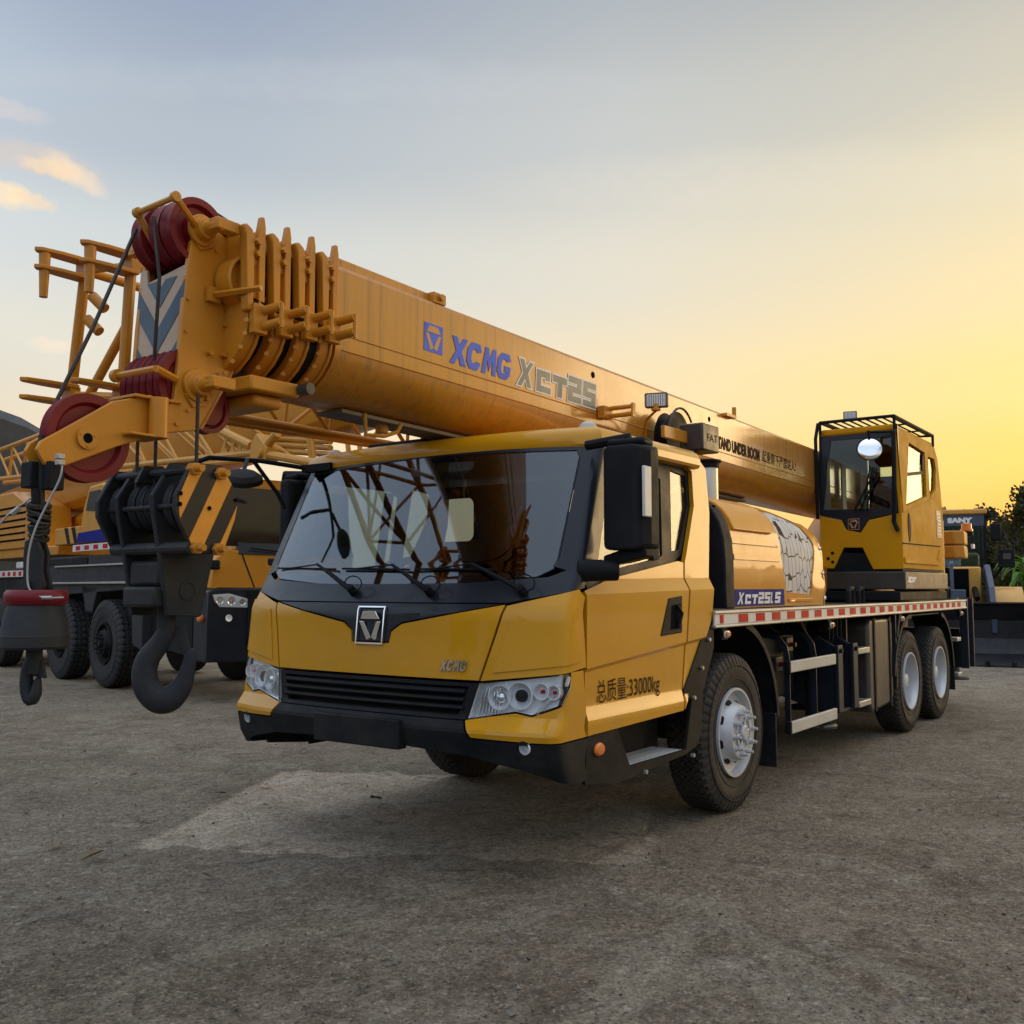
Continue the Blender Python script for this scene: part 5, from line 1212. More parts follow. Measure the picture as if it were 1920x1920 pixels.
# jib bracket beneath the collars
b = nb(); c = at(480, 775, 'Y', -.2); J0, J1 = at(475, 775, 'Y', .25), at(560, 770, 'Y', -.30)
box(b, -3.55, -3.25, -.36, .30, 2.47, 2.54); jb = obj('jib_lock_bracket', b, M_org, C1, bev=.01)
b = nb(); box(b, -3.48, -3.30, -.30, .25, 2.41, 2.47); obj('bracket_pad', b, M_org, jb, bev=.02)
b = nb(); cyl(b, (-3.25, -.37, 2.51), (-3.25, -.44, 2.51), .03, n=12); obj('lock_pin', b, M_ang, jb)
c = at(560, 800, 'Y', .1)
b = nb(); A_ = at(685, 775, 'Y', -.1); B_ = at(750, 790, 'Y', -.1)
tube(b, [at(684, 775, 'Y', -.1), at(686, 815, 'Y', -.1), at(720, 818, 'Y', -.1), at(745, 810, 'Y', -.1), at(752, 795, 'Y', -.1)], .013, 6); obj('cable_loop', b, M_tan, C1)
b = nb(); cyl(b, at(716, 785, 'Y', .0), at(716, 812, 'Y', .0), .04, n=12); obj('under_pulley', b, M_org, C1)
# guide rollers further back on the flank
c = bp_(1130, 775); b = nb(); box(b, c.x-.09, c.x+.03, -.36, -.42, c.z-.05, c.z+.04); gb = obj('flank_guide', b, M_org, boom, bev=.004)
for j in (0, 1):
    b = nb(); cyl(b, (c.x+.0, -.42, c.z+.028-j*.056), (c.x+.0, -.60, c.z+.028-j*.056), .017, n=12); obj('guide_roller', b, M_org, gb)
b = nb(); box(b, c.x-.02, c.x+.02, -.60, -.615, c.z-.05, c.z+.05); obj('guide_end', b, M_org, gb)
# work lamp on its stalk
def work_lamp(c, nrm, parent, s=1.0):
    c = Vector(c); nrm = Vector(nrm).normalized(); e1 = Vector((0, 0, 1)).cross(nrm).normalized(); e2 = nrm.cross(e1)
    b = nb(); pts = [c+e1*x*s+e2*z_*s for x, z_ in rrect(-.085, .085, -.055, .055, .012)]; prism(b, [p-nrm*.05*s for p in pts], nrm*.05*s); l = obj('work_lamp', b, M_ang, parent, bev=.006)
    b = nb(); pts = [c+e1*x*s+e2*z_*s for x, z_ in rrect(-.074, .074, -.044, .044, .008)]; prism(b, pts, nrm*.004); obj('reflector', b, M_refl, l)
    b = nb()
    for k in range(-4, 5): tube(b, [c+e1*(k*.017)*s-e2*.042*s+nrm*.007, c+e1*(k*.017)*s+e2*.042*s+nrm*.007], .0022, 5)
    obj('lens_rib', b, M_ang, l); return l
c = at(1230, 750, 'Y', -.66); wl_ = work_lamp(c, (-1, -.35, -.05), C1)
b = nb(); q0, q1, q2 = at(1230, 770, 'Y', -.66), at(1212, 787, 'Y', -.50), at(1206, 822, 'Y', -.42); tube(b, [c+Vector((.03, 0, -.05)), q0, q1, q2], .011, 6); lathe(b, q0+Vector((0, 0, -.0)), (0, 0, 1), [(0, .035), (.015, .035), (.02, .02), (.05, .02)], 12); obj('lamp_stalk', b, M_org, wl_)
# cable reel and load moment box
c = at(1285, 820, 'Y', -.60); b = nb(); lathe(b, (c.x, -.42, c.z), (0, -1, 0), [(0, .19), (.015, .21), (.02, .16), (.10, .16), (.105, .21), (.12, .21), (.125, .05), (.13, .001)], 40); rl2 = obj('cable_reel', b, M_blk, C1)
b = nb(); tube(b, [(c.x+.215*cos(a), -.57, c.z+.02+.215*sin(a)) for a in [pi*.2+pi*.75*i/14 for i in range(15)]], .010, 6); obj('reel_guard', b, M_ang, rl2)
b = nb(); x_ = at(1262, 815, 'Y', -.70); y_ = at(1288, 812, 'Y', -.80); box(b, x_.x-.2, x_.x+.30, -.73, -.70, x_.z-.045, x_.z+.045); obj('reel_arm', b, M_org, rl2, bev=.004)
b = nb(); c = at(1318, 822, 'Y', -.80); box(b, c.x-.13, c.x+.17, -.86, -.66, c.z-.105, c.z+.105); bx_ = obj('signal_box', b, M_ang, rl2, bev=.012)
b = nb(); textbm(b, 'FAT', .085, Vector((c.x-.06, -.861, c.z-.03)), (1, 0, 0), (0, 0, 1), t=.002, sx=1.3); obj('box_lettering', b, M_btx, bx_)
b = nb(); tube(b, [(c.x-.12, -.8, c.z-.1), (c.x-.14, -.78, c.z-.17), (c.x-.02, -.75, c.z-.2), (c.x+.1, -.72, c.z-.15)], .014, 6); obj('box_cable', b, M_blk, bx_)

# thin hoses and cable clipped along the flank and head
for k in range(3):
    b = nb(); P_h = [Vector((-3.62+.05*k, -.20, 2.98-.03*k)), Vector((-3.55, -.36, 2.90-.02*k)), Vector((-3.40, -.40, 2.86)), Vector((-3.20, -.39, 2.84+.01*k)), Vector((-3.02, -.385, 2.84))]
    tube(b, P_h, .006, 6); obj('signal_cable', b, M_blk, C1, ang=60)
# ropes
def rope(pts, r, parent, name='hoist_rope', m=None, lbl=None):
    b = nb(); tube(b, pts, r, 8); o = obj(name, b, m or M_rope, parent, ang=80)
    if lbl: o['label'] = lbl
    return o
rope([Vector((tsx.x+.02, -.135, tsx.z+.158)), at(448, 428, 'Y', -.2), Vector((-3.15, -.19, zt(-3)+.05)), Vector((2, -.1, zt(2)+.04)), Vector((6.5, 0, zt(6.5)+.15))], .008, C1)
rope([Vector((tsx.x+.03, -.045, tsx.z+.158)), Vector((-3.2, -.12, zt(-3)+.045)), Vector((6.5, .08, zt(6.5)+.15))], .008, C1)
ta = at(266, 440, 'X', -4.05); tb = at(104, 756, 'X', ca_c.x-.09)
rope([Vector((tsx.x-.158, .09, tsx.z+.02)), at(176, 610, 'X', -4.12), tb, ], .009, C1)
rope([Vector((tsx.x-.158, -.045, tsx.z+.05)), at(299, 520, 'X', tsx.x-.20), at(289, 676, 'X', cl.x-.17)], .0085, C1)

# ---- folding lattice jib stowed along the far flank
JX = -3.5
def jp(x, y): return at(x, y, 'X', JX)
TL, BLp, TR, BR = jp(160, 508), jp(133, 742), jp(246, 497), jp(229, 745)
print('jib', TL, BLp, TR, BR)
jib = None
def chord(a, c, r, nm='jib_chord', m=M_org):
    b = nb(); tube(b, [a, c], r, 12); return obj(nm, b, m, C1)
back = lambda p, k=6.2: Vector((p.x+k, .9+(p.y-.9)*.62, p.z+BS*k-.02+(.12 if p.z < 3 else -.05)))
for p in (TL, BLp, TR, BR): chord(p, back(p), .027, m=M_org)
for a, c in ((TL, BLp), (TR, BR)): chord(a, c, .030, 'jib_end_post')
chord(TL+(TR-TL)*.0, TR, .02, 'jib_brace'); chord(jp(237, 612), jp(165, 745), .026, 'jib_brace'); chord(BLp, BR, .026, 'jib_brace')
for k in range(8):
    f0, f1 = k/8.0, (k+1)/8.0
    for p, q in ((TL, BLp), (TR, BR), (BLp, BR), (TL, TR)):
        P0q, P1q, Q0q, Q1q = p+(back(p)-p)*f0, p+(back(p)-p)*f1, q+(back(q)-q)*f0, q+(back(q)-q)*f1
        if k == 0: continue
        chord(P0q, Q1q, .015, 'jib_brace')
        if p is not TR: chord(Q0q, P1q, .015, 'jib_brace')
        if k: chord(P0q, Q0q, .013, 'jib_brace')
def fork(p, drop=True):
    b = nb(); L_ = .30
    for dz_ in (.048, -.048):
        pts = [(p.x+.02, p.y-.055, p.z+dz_), (p.x-.16, p.y-.05, p.z+dz_), (p.x-.27, p.y-.032, p.z+dz_), (p.x-.30, p.y, p.z+dz_), (p.x-.27, p.y+.032, p.z+dz_), (p.x-.16, p.y+.05, p.z+dz_), (p.x+.02, p.y+.055, p.z+dz_)]
        prism(b, [Vector(q)-Vector((0, 0, .011)) for q in pts], (0, 0, .022))
    box(b, p.x-.03, p.x+.03, p.y-.05, p.y+.05, p.z-.045, p.z+.045)
    o = obj('jib_fork', b, M_org, C1, bev=.004)
    if drop:
        b = nb(); cyl(b, (p.x-.24, p.y, p.z+.05), (p.x-.24, p.y, p.z-.21), .032, .022, n=14); obj('fork_pin', b, M_org, o)
for p, dr_ in ((TL, 1), (TR, 1), (BLp, 0), (BR, 0)): fork(p, dr_)
for px_, py_ in ((182, 562), (172, 605)):
    c = jp(px_, py_); b = nb(); cyl(b, c+Vector((0, .05, .03)), c+Vector((.03, -.03, -.05)), .03, n=14); obj('jib_stub', b, M_org, C1)

# ---------------------------------------------------------------- superstructure
b = nb(); lathe(b, (4.9, 0, 1.25), (0, 0, 1), [(0, .75), (.12, .75), (.13, .68), (.30, .68)], 48); obj('slew_ring', b, M_blk, C1)
b = nb(); prism(b, [(3.6, -.45, 1.48), (7.6, -.45, 1.48), (7.9, -.45, 1.9), (7.7, -.45, 2.6), (7.1, -.45, 2.95), (6.9, -.45, 2.6), (5.6, -.45, 1.85), (3.7, -.45, 1.75)], (0, .9, 0)); obj('turntable', b, M_org, C1, bev=.01)
b = nb(); box(b, 4.35, 6.5, -1.24, -.40, 1.40, 1.50); obj('cab_platform', b, M_blk, C1, bev=.01)
b = nb(); cyl(b, (3.9, 0, 1.7), (2.0, 0, 2.35), .14, n=20); lc_ = obj('lift_cylinder', b, M_org, C1)
b = nb(); cyl(b, (2.0, 0, 2.35), (1.2, 0, 2.60), .10, n=20); obj('cylinder_rod', b, M_chr, lc_)
b = nb(); cyl(b, (6.9, -.4, 2.2), (6.9, .4, 2.2), .28, n=24); obj('hoist_winch', b, M_rope, C1)
for z0, z1 in ((1.925, 2.095), (2.105, 2.29)):
    b = nb(); prism(b, [(7.45, -1.15, z0), (7.56, -1.25, z0), (8.0, -1.2, z0), (8.25, -.9, z0), (8.25, .9, z0), (8.0, 1.2, z0), (7.56, 1.25, z0), (7.45, 1.15, z0), (7.45, .5, z0), (7.45, -.5, z0)], (0, 0, z1-z0)); cw_ = obj('counterweight', b, M_org, C1, bev=.02, seg=3)
c = at(1820, 1020, 'Y', -1.22); b = nb(); box(b, c.x-.05, c.x+.05, -1.262, -1.232, 2.07, 2.13); 
obj('sticker', b, M_wht, C1)
c = at(1812, 985, 'Y', -1.0); b = nb(); lathe(b, (c.x, -1.0, 2.29), (0, 0, 1), [(0, .09), (.06, .09), (.065, .001)], 20); bk = obj('beacon', b, M_blk, C1)
b = nb(); lathe(b, (c.x, -1.0, 2.355), (0, 0, 1), [(0, .085), (.03, .085), (.035, .07), (.11, .068), (.12, .001)], 20); obj('beacon_lens', b, M_amber, bk)
for px_ in (1773,):
    c = at(1769, 1030, 'Y', -1.15); b = nb(); box(b, c.x-.30, c.x+.06, -1.15, -.6, 1.5, 2.40); obj('rear_cabinet', b, M_org, C1, bev=.02)

# ---- operator's cab
M_opg = glassm('operator_side_glass', (.62, .66, .66), 1.22)
OX = 4.40
def OF(y, z_): return (OX+.10*max(0, (z_-2.15))*.35+.25*max(0, abs(y+.83)-.33)**2, y, z_)
def OSd(x, z_): return (x, -1.265+.05*max(0, z_-2.3), z_)
OF.out = Vector((-1, 0, 0)); OSd.out = Vector((0, -1, 0))
def of(*p): return [W0.uv(OF, x, y, -.8, 2.4) for x, y in p]
def os_(*p): return [W0.uv(OSd, x, y, 5.2, 2.4) for x, y in p]
f = of((1528, 968), (1578, 976), (1586.5, 993), (1614, 999), (1629, 975), (1690, 961), (1693, 1067), (1637, 1067.5), (1617, 1027), (1582, 1027), (1564, 1066), (1531, 1066))
f = [(max(-1.262, min(-.385, u)), v) for u, v in f]; f[0] = (-.385, f[0][1]); f[-1] = (-.385, f[-1][1])
b = nb(); patch(b, f, OF, .03, .3); oc = obj('operator_cab_front', b, M_oc, C1, bev=.008, seg=3); oc['label'] = 'lower front panel of the slewing cab with black arch'
f2 = of((1546, 800), (1699, 794), (1690, 960), (1629, 974), (1614, 998), (1586.5, 992), (1578, 975), (1528, 967))
f2 = [(-.385, 3.28), (-1.235, 3.28)]+[(max(-1.262, min(-.385, u)), v+.003) for u, v in f2[2:]]; f2[-1] = (-.385, f2[-1][1])
g_ = of((1557, 826), (1679, 818), (1668, 953), (1543, 956))
b = nb(); patch(b, f2, OF, .03, .3, [g_]); osr = obj('operator_cab_surround', b, M_mask, C1, bev=.006)
b = nb(); patch(b, g_, OF, .005, .5, off=-.012); obj('operator_windscreen', b, M_tglass, osr)
b = nb(); patch(b, [(-.42, 1.52), (-1.25, 1.52), (-1.25, 1.705), (-1.0, 1.70), (-1.0, 1.9), (-.55, 1.93), (-.42, 1.7)], OF, .01, .5, off=-.01); obj('cab_skirt', b, M_blk, C1)
sd = os_((1699, 800), (1690, 961), (1694, 1066), (1771, 1064), (1769, 902), (1764, 838), (1758, 826))
sd = [(OX+.005, 3.27), (OX+.005, sd[1][1]), (OX+.005, 1.745), (6.28, 1.745), (6.32, 2.6), (6.30, 3.10), (6.15, 3.27)]
w1 = os_((1702, 830), (1732, 849), (1735.5, 931), (1697, 949)); w2 = os_((1738, 856), (1750, 861), (1753, 880), (1752, 918), (1742, 935))
b = nb(); patch(b, sd, OSd, .03, .3, [w1, w2]); ocs = obj('operator_cab_side', b, M_oc, C1, bev=.01, seg=3)
for w_ in (w1, w2): b = nb(); patch(b, w_, OSd, .005, .5, off=-.015); obj('side_pane', b, M_opg, ocs)
b = nb(); m0 = w1[3][1]+.38; patch(b, [(w1[3][0], w1[3][1]+.36), (w1[2][0], w1[2][1]+.30), (w1[2][0], w1[2][1]+.26), (w1[3][0], w1[3][1]+.32)], OSd, .02, .5, off=.002); obj('window_bar', b, M_blk, ocs)
b = nb(); patch(b, [(w1[1][0]-.06, w1[1][1]-.02), (w1[1][0]-.01, w1[1][1]-.02), (w1[2][0]-.01, w1[2][1]+.3), (w1[2][0]-.06, w1[2][1]+.3)], OSd, .02, .5, off=.002); obj('slider_bar', b, M_blk, ocs)
hp2 = os_((1705, 989))[0]; b = nb(); patch(b, [(hp2[0]+.055*cos(a), hp2[1]+.16*sin(a)) for a in [2*pi*i/20 for i in range(20)]], OSd, .02, .2, off=.006); obj('cab_handle', b, M_blk, ocs, bev=.004)
zc_l = os_((1692, 1022), (1757, 1019)); b = nb(); tube(b, [(OX, -1.268, 2.01), (6.1, -1.268, 2.03)], .006, 5); obj('crease', b, M_btx, ocs)
b = nb(); patch(b, [(OX+.03, 1.80), (5.95, 1.80), (5.95, 1.86), (OX+.03, 1.86)], OSd, .02, .5, off=.018); obj('lower_moulding', b, M_oc, ocs, bev=.012)
b = nb(); patch(b, [(5.9, 1.86), (6.02, 1.86), (6.15, 2.0), (6.08, 2.0)], OSd, .02, .5, off=.014); obj('corner_moulding', b, M_oc, ocs, bev=.01)
b = nb(); patch(b, [(5.95, 2.13), (6.20, 2.13), (6.20, 2.46), (5.95, 2.46)], OSd, .003, .5, off=.004); stk = obj('load_chart_plate', b, M_ang, ocs)
for i in range(7):
    b = nb(); z_ = 2.165+i*.04; patch(b, [(5.98, z_), (6.17-.03*(i % 2), z_), (6.17-.03*(i % 2), z_+.018), (5.98, z_+.018)], OSd, .002, .5, off=.006); obj('chart_marking', b, M_grey, stk)
# side inset moulding round the windows: paler pressed surround
b = nb(); o_ = [(OX+.04, 3.22), (OX+.04, 2.34), (5.3, 2.50), (5.95, 2.62), (6.12, 2.8), (6.16, 3.08), (6.05, 3.22)]
patch(b, o_, OSd, .012, .3, [[(x, z_) for x, z_ in w1], w2], off=.012); obj('window_surround', b, M_oc, ocs, bev=.01, seg=3)
b = nb(); box(b, OX+.02, 6.28, -1.20, -.40, 3.22, 3.30); obj('operator_cab_roof', b, M_oc, C1, bev=.03, seg=3)
b = nb(); patch(b, [(-.41, 1.75), (-1.2, 1.75), (-1.2, 3.24), (-.41, 3.24)], lambda y, v: (6.27, y, v), .02, 2, [[(-.55, 2.5), (-1.08, 2.5), (-1.08, 3.05), (-.55, 3.05)]]); obj('operator_cab_rear', b, M_oc, C1)
b = nb(); patch(b, [(OX+.06, 1.75), (6.25, 1.75), (6.25, 3.24), (OX+.06, 3.24)], lambda x, v: (x, -.40, v), .02, 2, [rrect(4.75, 5.2, 2.45, 3.0, .05), rrect(5.35, 5.95, 2.45, 3.0, .05)]); obj('operator_cab_inner_side', b, mat('pale_cab_lining', (.30, .32, .32), .6), C1)
b = nb(); box(b, OX+.02, 6.3, -1.255, -.40, 1.72, 1.75); obj('operator_cab_floor', b, M_blk, C1)
b = nb(); box(b, 5.45, 5.65, -1.05, -.62, 2.2, 2.85); os1 = obj('operator_seat', b, M_seat, C1, bev=.06); b = nb(); box(b, 5.0, 5.5, -1.05, -.6, 2.1, 2.25); obj('seat_cushion', b, M_seat, os1, bev=.04)
b = nb(); box(b, OX+.1, OX+.5, -1.1, -.5, 1.75, 2.25); obj('control_console', b, M_seat, C1, bev=.05)
b = nb(); box(b, OX+.0, 6.35, -1.285, -.40, 1.52, 1.712); ocb = obj('cab_base_box', b, M_ang, C1, bev=.01)
b = nb(); textbm(b, 'XCMG', .07, Vector((OX+.08, -1.287, 1.60)), (1, 0, 0), (0, 0, 1), t=.002, off=.008, shear=.2, sx=1.6); obj('base_lettering', b, M_wht, ocb)
# emblem, wipers, mirror, pole, roof guard, lamp
ec2 = of((1601, 983))[0]; Pq = Vector(OF(*ec2))+Vector((-.006, 0, 0))
b = nb(); k_ = .062; 
pts = [(-k_, -k_), (k_, -k_), (k_, k_), (-k_, k_)]
bm_ = b; patch(b, [(ec2[0]+u, ec2[1]+v) for u, v in pts], OF, .004, .5, [[(ec2[0]+u*.86, ec2[1]+v*.86) for u, v in pts]], off=.008); e2_ = obj('cab_emblem', b, M_chr, C1)
emblem_parts(Pq, Vector((0, -1, 0)), Vector((0, 0, 1)), Vector((-1, 0, 0)), .58, M_chr, e2_)
for a_, c_ in (((1642, 884), (1603, 958)), ((1650, 886), (1612, 958))):
    pa, pc = of(a_)[0], of(c_)[0]; b = nb(); tube(b, [Vector(OF(*pc))+Vector((-.02, 0, 0)), Vector(OF(*pa))+Vector((-.04, 0, 0))], .010, 6); wo2 = obj('cab_wiper', b, M_blk, C1)
    b = nb(); tube(b, [Vector(OF(pa[0]+.05, pa[1]+.06))+Vector((-.03, 0, 0)), Vector(OF(pa[0]-.0+.14, pa[1]-.42))+Vector((-.03, 0, 0))], .008, 6); obj('cab_wiper_blade', b, M_blk, wo2)
pt, pb = Vector((OX-.06, -1.22, 3.20)), Vector((OX-.03, -1.17, 2.14)); 
b = nb(); tube(b, [pt+Vector((.05, 0, .02)), pt, Vector((OX-.08, -1.215, 2.4)), pb+Vector((0, -.02, .1)), pb+Vector((0, -.06, 0))], .024, 8); pole = obj('grab_pole', b, M_blk, C1)
mc = at(1631, 842, 'X', OX-.22); b = nb(); tube(b, [pt, pt+Vector((-.10, .22, .0)), mc+Vector((.02, .02, .20)), mc+Vector((.04, 0, .03))], .014, 6); arm2 = obj('round_mirror_arm', b, M_blk, C1)
b = nb(); mx_n = Vector((-1.0, -.35, .32)).normalized(); lathe(b, mc, mx_n, [(-.04, .03), (-.03, .10), (0, .135), (.006, .135), (.004, .125)], 32); m_o = obj('round_mirror', b, M_plas, arm2)
b = nb(); lathe(b, mc, mx_n, [(.0, .125), (.008, .118), (.018, .08), (.024, .04), (.026, .001)], 32); obj('mirror_glass', b, M_chr, m_o, ang=80)
gz = 3.375; b = nb()
cor = [(OX-.02, -.42), (OX-.02, -1.22), (6.1, -1.22), (6.1, -.42)]
tube(b, [(x, y, gz) for x, y in cor]+[(cor[0][0], cor[0][1], gz)], .018, 8); rg = obj('roof_guard_frame', b, M_blk, C1)
for x, y in cor: b = nb(); tube(b, [(x, y, gz), (x+(.0 if x > 5 else .0), y, 3.24)], .016, 6); obj('guard_post', b, M_blk, rg)
for k in range(9): b = nb(); y = -.42-.8*(k+.5)/9; tube(b, [(OX-.02, y, gz), (6.1, y, gz)], .010, 6); obj('guard_bar', b, M_blk, rg)
for x_ in (4.9, 5.5): b = nb(); tube(b, [(x_, -.42, gz-.02), (x_, -1.22, gz-.02)], .010, 6); obj('guard_bar', b, M_blk, rg)
b = nb(); tube(b, [(OX+.02, -.385, 3.375), (OX-.03, -.37, 3.2), (OX-.02, -.37, 2.3)], .02, 6); obj('guard_stay', b, M_blk, rg)
c = at(1594, 779, 'X', OX); l2 = work_lamp(c, (-1, -.3, 0), C1, .85); b = nb(); tube(b, [c+Vector((.02, 0, -.05)), Vector((c.x+.03, c.y, gz))], .014, 6); obj('lamp_stalk', b, M_blk, l2)
for y_, z_ in ((-.47, 1.86), (-.52, 1.92), (-.52, 1.82)): bolts('front_plug', [(OX+.005, y_, z_)], (-1, 0, 0), .018, M_blk, oc, .01, 12)
# ================================================================ MAIN HOOK BLOCK
def atd(x, y, P, k=0.0):
    """Point seen at (x, y) on the upright plane through P that faces the camera."""
    d = fw + rt*((x-960)/FPX) - up*((y-960)/FPX); n = Vector((fw.x, fw.y, 0)).normalized(); return CAM+d*((Vector(P)-CAM).dot(n)/d.dot(n))
HB = thing('hook_block', 'large charcoal hook block with black and orange striped cover below the boom head', 'hook block')
yA, yB, yC, yD = .255, .14, -.13, -.33
HX = -3.82
def hx_(pts, y): return [at(px_, py_, 'Y', y) for px_, py_ in pts]
cov = hx_([(360, 866), (417, 873), (436, 907), (447, 949), (442, 975), (418, 1040), (364, 1038), (335, 976), (328, 958), (328, 928)], yD)
cxm = (cov[0].x+cov[5].x)/2
def plate(y, pts, t, name, m, bev=.006):
    b = nb(); prism(b, [(p.x, y, p.z) for p in pts], (0, t, 0)); return obj(name, b, m, HB, bev=bev)
# outer covers (far one, near one) and the two long hanger plates
plate(yA, cov, .03, 'cover_plate', M_hook)
lng = hx_([(322, 868), (372, 866), (398, 905), (408, 950), (402, 1040), (377, 1157), (314, 1155), (300, 1040), (288, 962), (286, 928)], yC)
for y in (yB, yC): 
    hp_l = plate(y, lng, .028, 'hanger_plate', M_hook)
    c = at(352, 1108, 'Y', yC); b = nb(); lathe(b, (c.x, y, c.z), (0, -1, 0), [(0, .045), (.004, .045), (.005, .038), (.001, .036)], 24); obj('trunnion_cap', b, M_hook, hp_l)
nc = plate(yD, cov, .022, 'cover_plate', M_hook)
# painted stripes: orange face panel with charcoal bands let in
CF = lambda u, v: (u, yD, v)
CF.out = Vector((0, -1, 0))
cc_ = sum(cov, Vector())/len(cov); inn = [(cc_.x+(p.x-cc_.x)*.95, cc_.z+(p.z-cc_.z)*.965) for p in cov]
inn = [(min(max(u, cov[9].x+.022), 9), v) for u, v in inn]
b = nb(); patch(b, inn, CF, .003, .5, off=.003); fpn = obj('orange_face', b, mat('hook_orange', (.86, .34, .018), .45, coat=.1, dirt=((.25, .15, .08), .4)), nc)
def clipline(poly, a, b_, c):  # keep a*u+b*v>=c
    out = []
    for i in range(len(poly)):
        p, q = poly[i-1], poly[i]; fp_, fq = a*p[0]+b_*p[1]-c, a*q[0]+b_*q[1]-c
        if (fp_ >= 0) != (fq >= 0): k = fp_/(fp_-fq); out.append((p[0]+(q[0]-p[0])*k, p[1]+(q[1]-p[1])*k))
        if fq >= 0: out.append(q)
    return out
s0 = at(386, 870, 'Y', yD); s1 = at(336, 975, 'Y', yD); dx_, dz_ = s0.x-s1.x, s0.z-s1.z; L__ = sqrt(dx_*dx_+dz_*dz_); na, nb_ = dz_/L__, -dx_/L__
def off_(px_, py_): p = at(px_, py_, 'Y', yD); return na*p.x+nb_*p.z
for (p0, p1) in (((386, 868), (410, 874)), ((437, 912), (447, 956))):
    o0, o1 = off_(*p0), off_(*p1)
    if p0[0] == 386: o0, o1 = off_(386, 870), off_(416, 875)
    else: o0, o1 = off_(434, 908), off_(446, 942)
    q = clipline(clipline(inn, na, nb_, o0), -na, -nb_, -o1)
    if len(q) > 2: b = nb(); patch(b, q, CF, .003, .5, off=.005); obj('charcoal_stripe', b, M_mask, fpn)
for px_, py_ in ((368, 879), (416, 888), (371, 1027), (411, 1030)):
    c = at(px_, py_, 'Y', yD-.02); b = nb(); cyl(b, (c.x, yD+.02, c.z), (c.x, yD-.028, c.z), .030, n=6); nt_ = obj('tie_bolt', b, M_org, nc, bev=.003)
    b = nb(); cyl(b, (c.x, yD-.02, c.z), (c.x, yD-.065, c.z), .015, n=12); obj('bolt_end', b, M_org, nt_)
    b = nb(); cyl(b, (c.x+.01, yD, c.z), (c.x+.01, yA+.03, c.z), .020, n=12); obj('tie_rod', b, M_hook, HB)
for px_, py_ in ((391, 953), (336, 945), (440, 938), (337, 925)):
    c = at(px_, py_, 'Y', yD); b = nb(); cyl(b, (c.x, yD-.0055, c.z), (c.x, yD-.009, c.z), .010, n=12); obj('hole', b, M_seat, nc)
zc_ = at(360, 950, 'Y', yC).z
for y in (yB+.075, yC+.075, yC+.135, yC+.20, yD+.06, yD+.13):
    b = nb(); lathe(b, (cxm, y, zc_), (0, -1, 0), [(-.022, .001), (-.022, .09), (-.026, .125), (-.008, .112), (.008, .112), (.026, .125), (.022, .09), (.022, .001)], 36); obj('block_sheave', b, M_hook, HB)
for px_, py_, y0_, y1_ in ((291, 950, yB, yC), (300, 1028, yB+.1, yD), (340, 905, yC, yD)):
    c = at(px_, py_, 'Y', yC); b = nb(); cyl(b, (c.x+.02, yA, c.z), (c.x+.02, yD, c.z), .014 if py_ != 1028 else .028, n=12); obj('spacer_rod', b, M_hook, HB)
# cheek lug plates at the top and swivel bearing
b = nb(); prism(b, [(HX-.08, .0, 2.02), (HX+.08, .0, 2.02), (HX+.05, .0, 2.10), (HX-.04, .0, 2.10)], (0, .02, 0)); obj('rope_lug', b, M_hook, HB)
Hc = Vector((cxm, (yB+yC)/2, 0))
z1150 = atd(311, 1150, Hc).z; z1050 = atd(290, 1052, Hc).z; z1100 = atd(290, 1100, Hc).z; z1138 = atd(290, 1138, Hc).z
b = nb(); box(b, Hc.x-.08, Hc.x+.08, yC+.03, yB, z1100, z1050); obj('bearing_housing', b, M_hook, HB, bev=.02)
b = nb(); box(b, Hc.x-.11, Hc.x+.11, yC+.028, yB+.0, z1138, z1100); obj('crosshead', b, M_hook, HB, bev=.015)
# the hook itself
spn = [(312, 1130), (312, 1165), (311, 1185), (298, 1208), (278, 1235), (271, 1262), (277, 1292), (298, 1312), (322, 1308), (342, 1284), (352, 1256), (358, 1228), (361, 1216)]
rad = [17, 17, 17, 19, 22, 24, 25, 26, 24, 19, 14, 11, 6]
hk = [atd(x, y, Hc) for x, y in spn]; sc_m = (atd(400, 1200, Hc)-atd(300, 1200, Hc)).length/100
def smooth_path(pts, rs_, n=5):
    out, ro = [], []
    for i in range(len(pts)-1):
        p0, p1, p2, p3 = pts[max(i-1, 0)], pts[i], pts[i+1], pts[min(i+2, len(pts)-1)]; r0, r1 = rs_[i], rs_[i+1]
        for k in range(n):
            t = k/n; out.append(.5*((2*p1)+(p2-p0)*t+(2*p0-5*p1+4*p2-p3)*t*t+(3*p1-p0-3*p2+p3)*t**3)); ro.append(r0+(r1-r0)*t)
    out.append(pts[-1]); ro.append(rs_[-1]); return out, ro
def hook_mesh(pts, rs_, flat=.72):
    P, R = smooth_path(pts, rs_); nrm = Vector((fw.x, fw.y, 0)).normalized(); b = nb(); rings = []
    for i, p in enumerate(P):
        d = (P[min(i+1, len(P)-1)]-P[max(i-1, 0)]).normalized(); s = d.cross(nrm).normalized()
        rings.append([p+s*cos(a)*R[i]+nrm*sin(a)*R[i]*flat for a in [2*pi*k/20 for k in range(20)]])
    return loft(b, rings)
b = hook_mesh(hk, [r*sc_m for r in rad]); obj('hook', b, M_hook, HB, ang=80)
b = nb(); L0, L1 = atd(333, 1175, Hc), atd(354, 1232, Hc); v = (L1-L0).normalized(); sd_ = v.cross(Vector((fw.x, fw.y, 0))).normalized()
prism(b, [L0-sd_*.02, L0+sd_*.03, L1+sd_*.012, L1-sd_*.012], Vector((fw.x, fw.y, 0))*.025); obj('safety_latch', b, M_hook, HB, bev=.004)
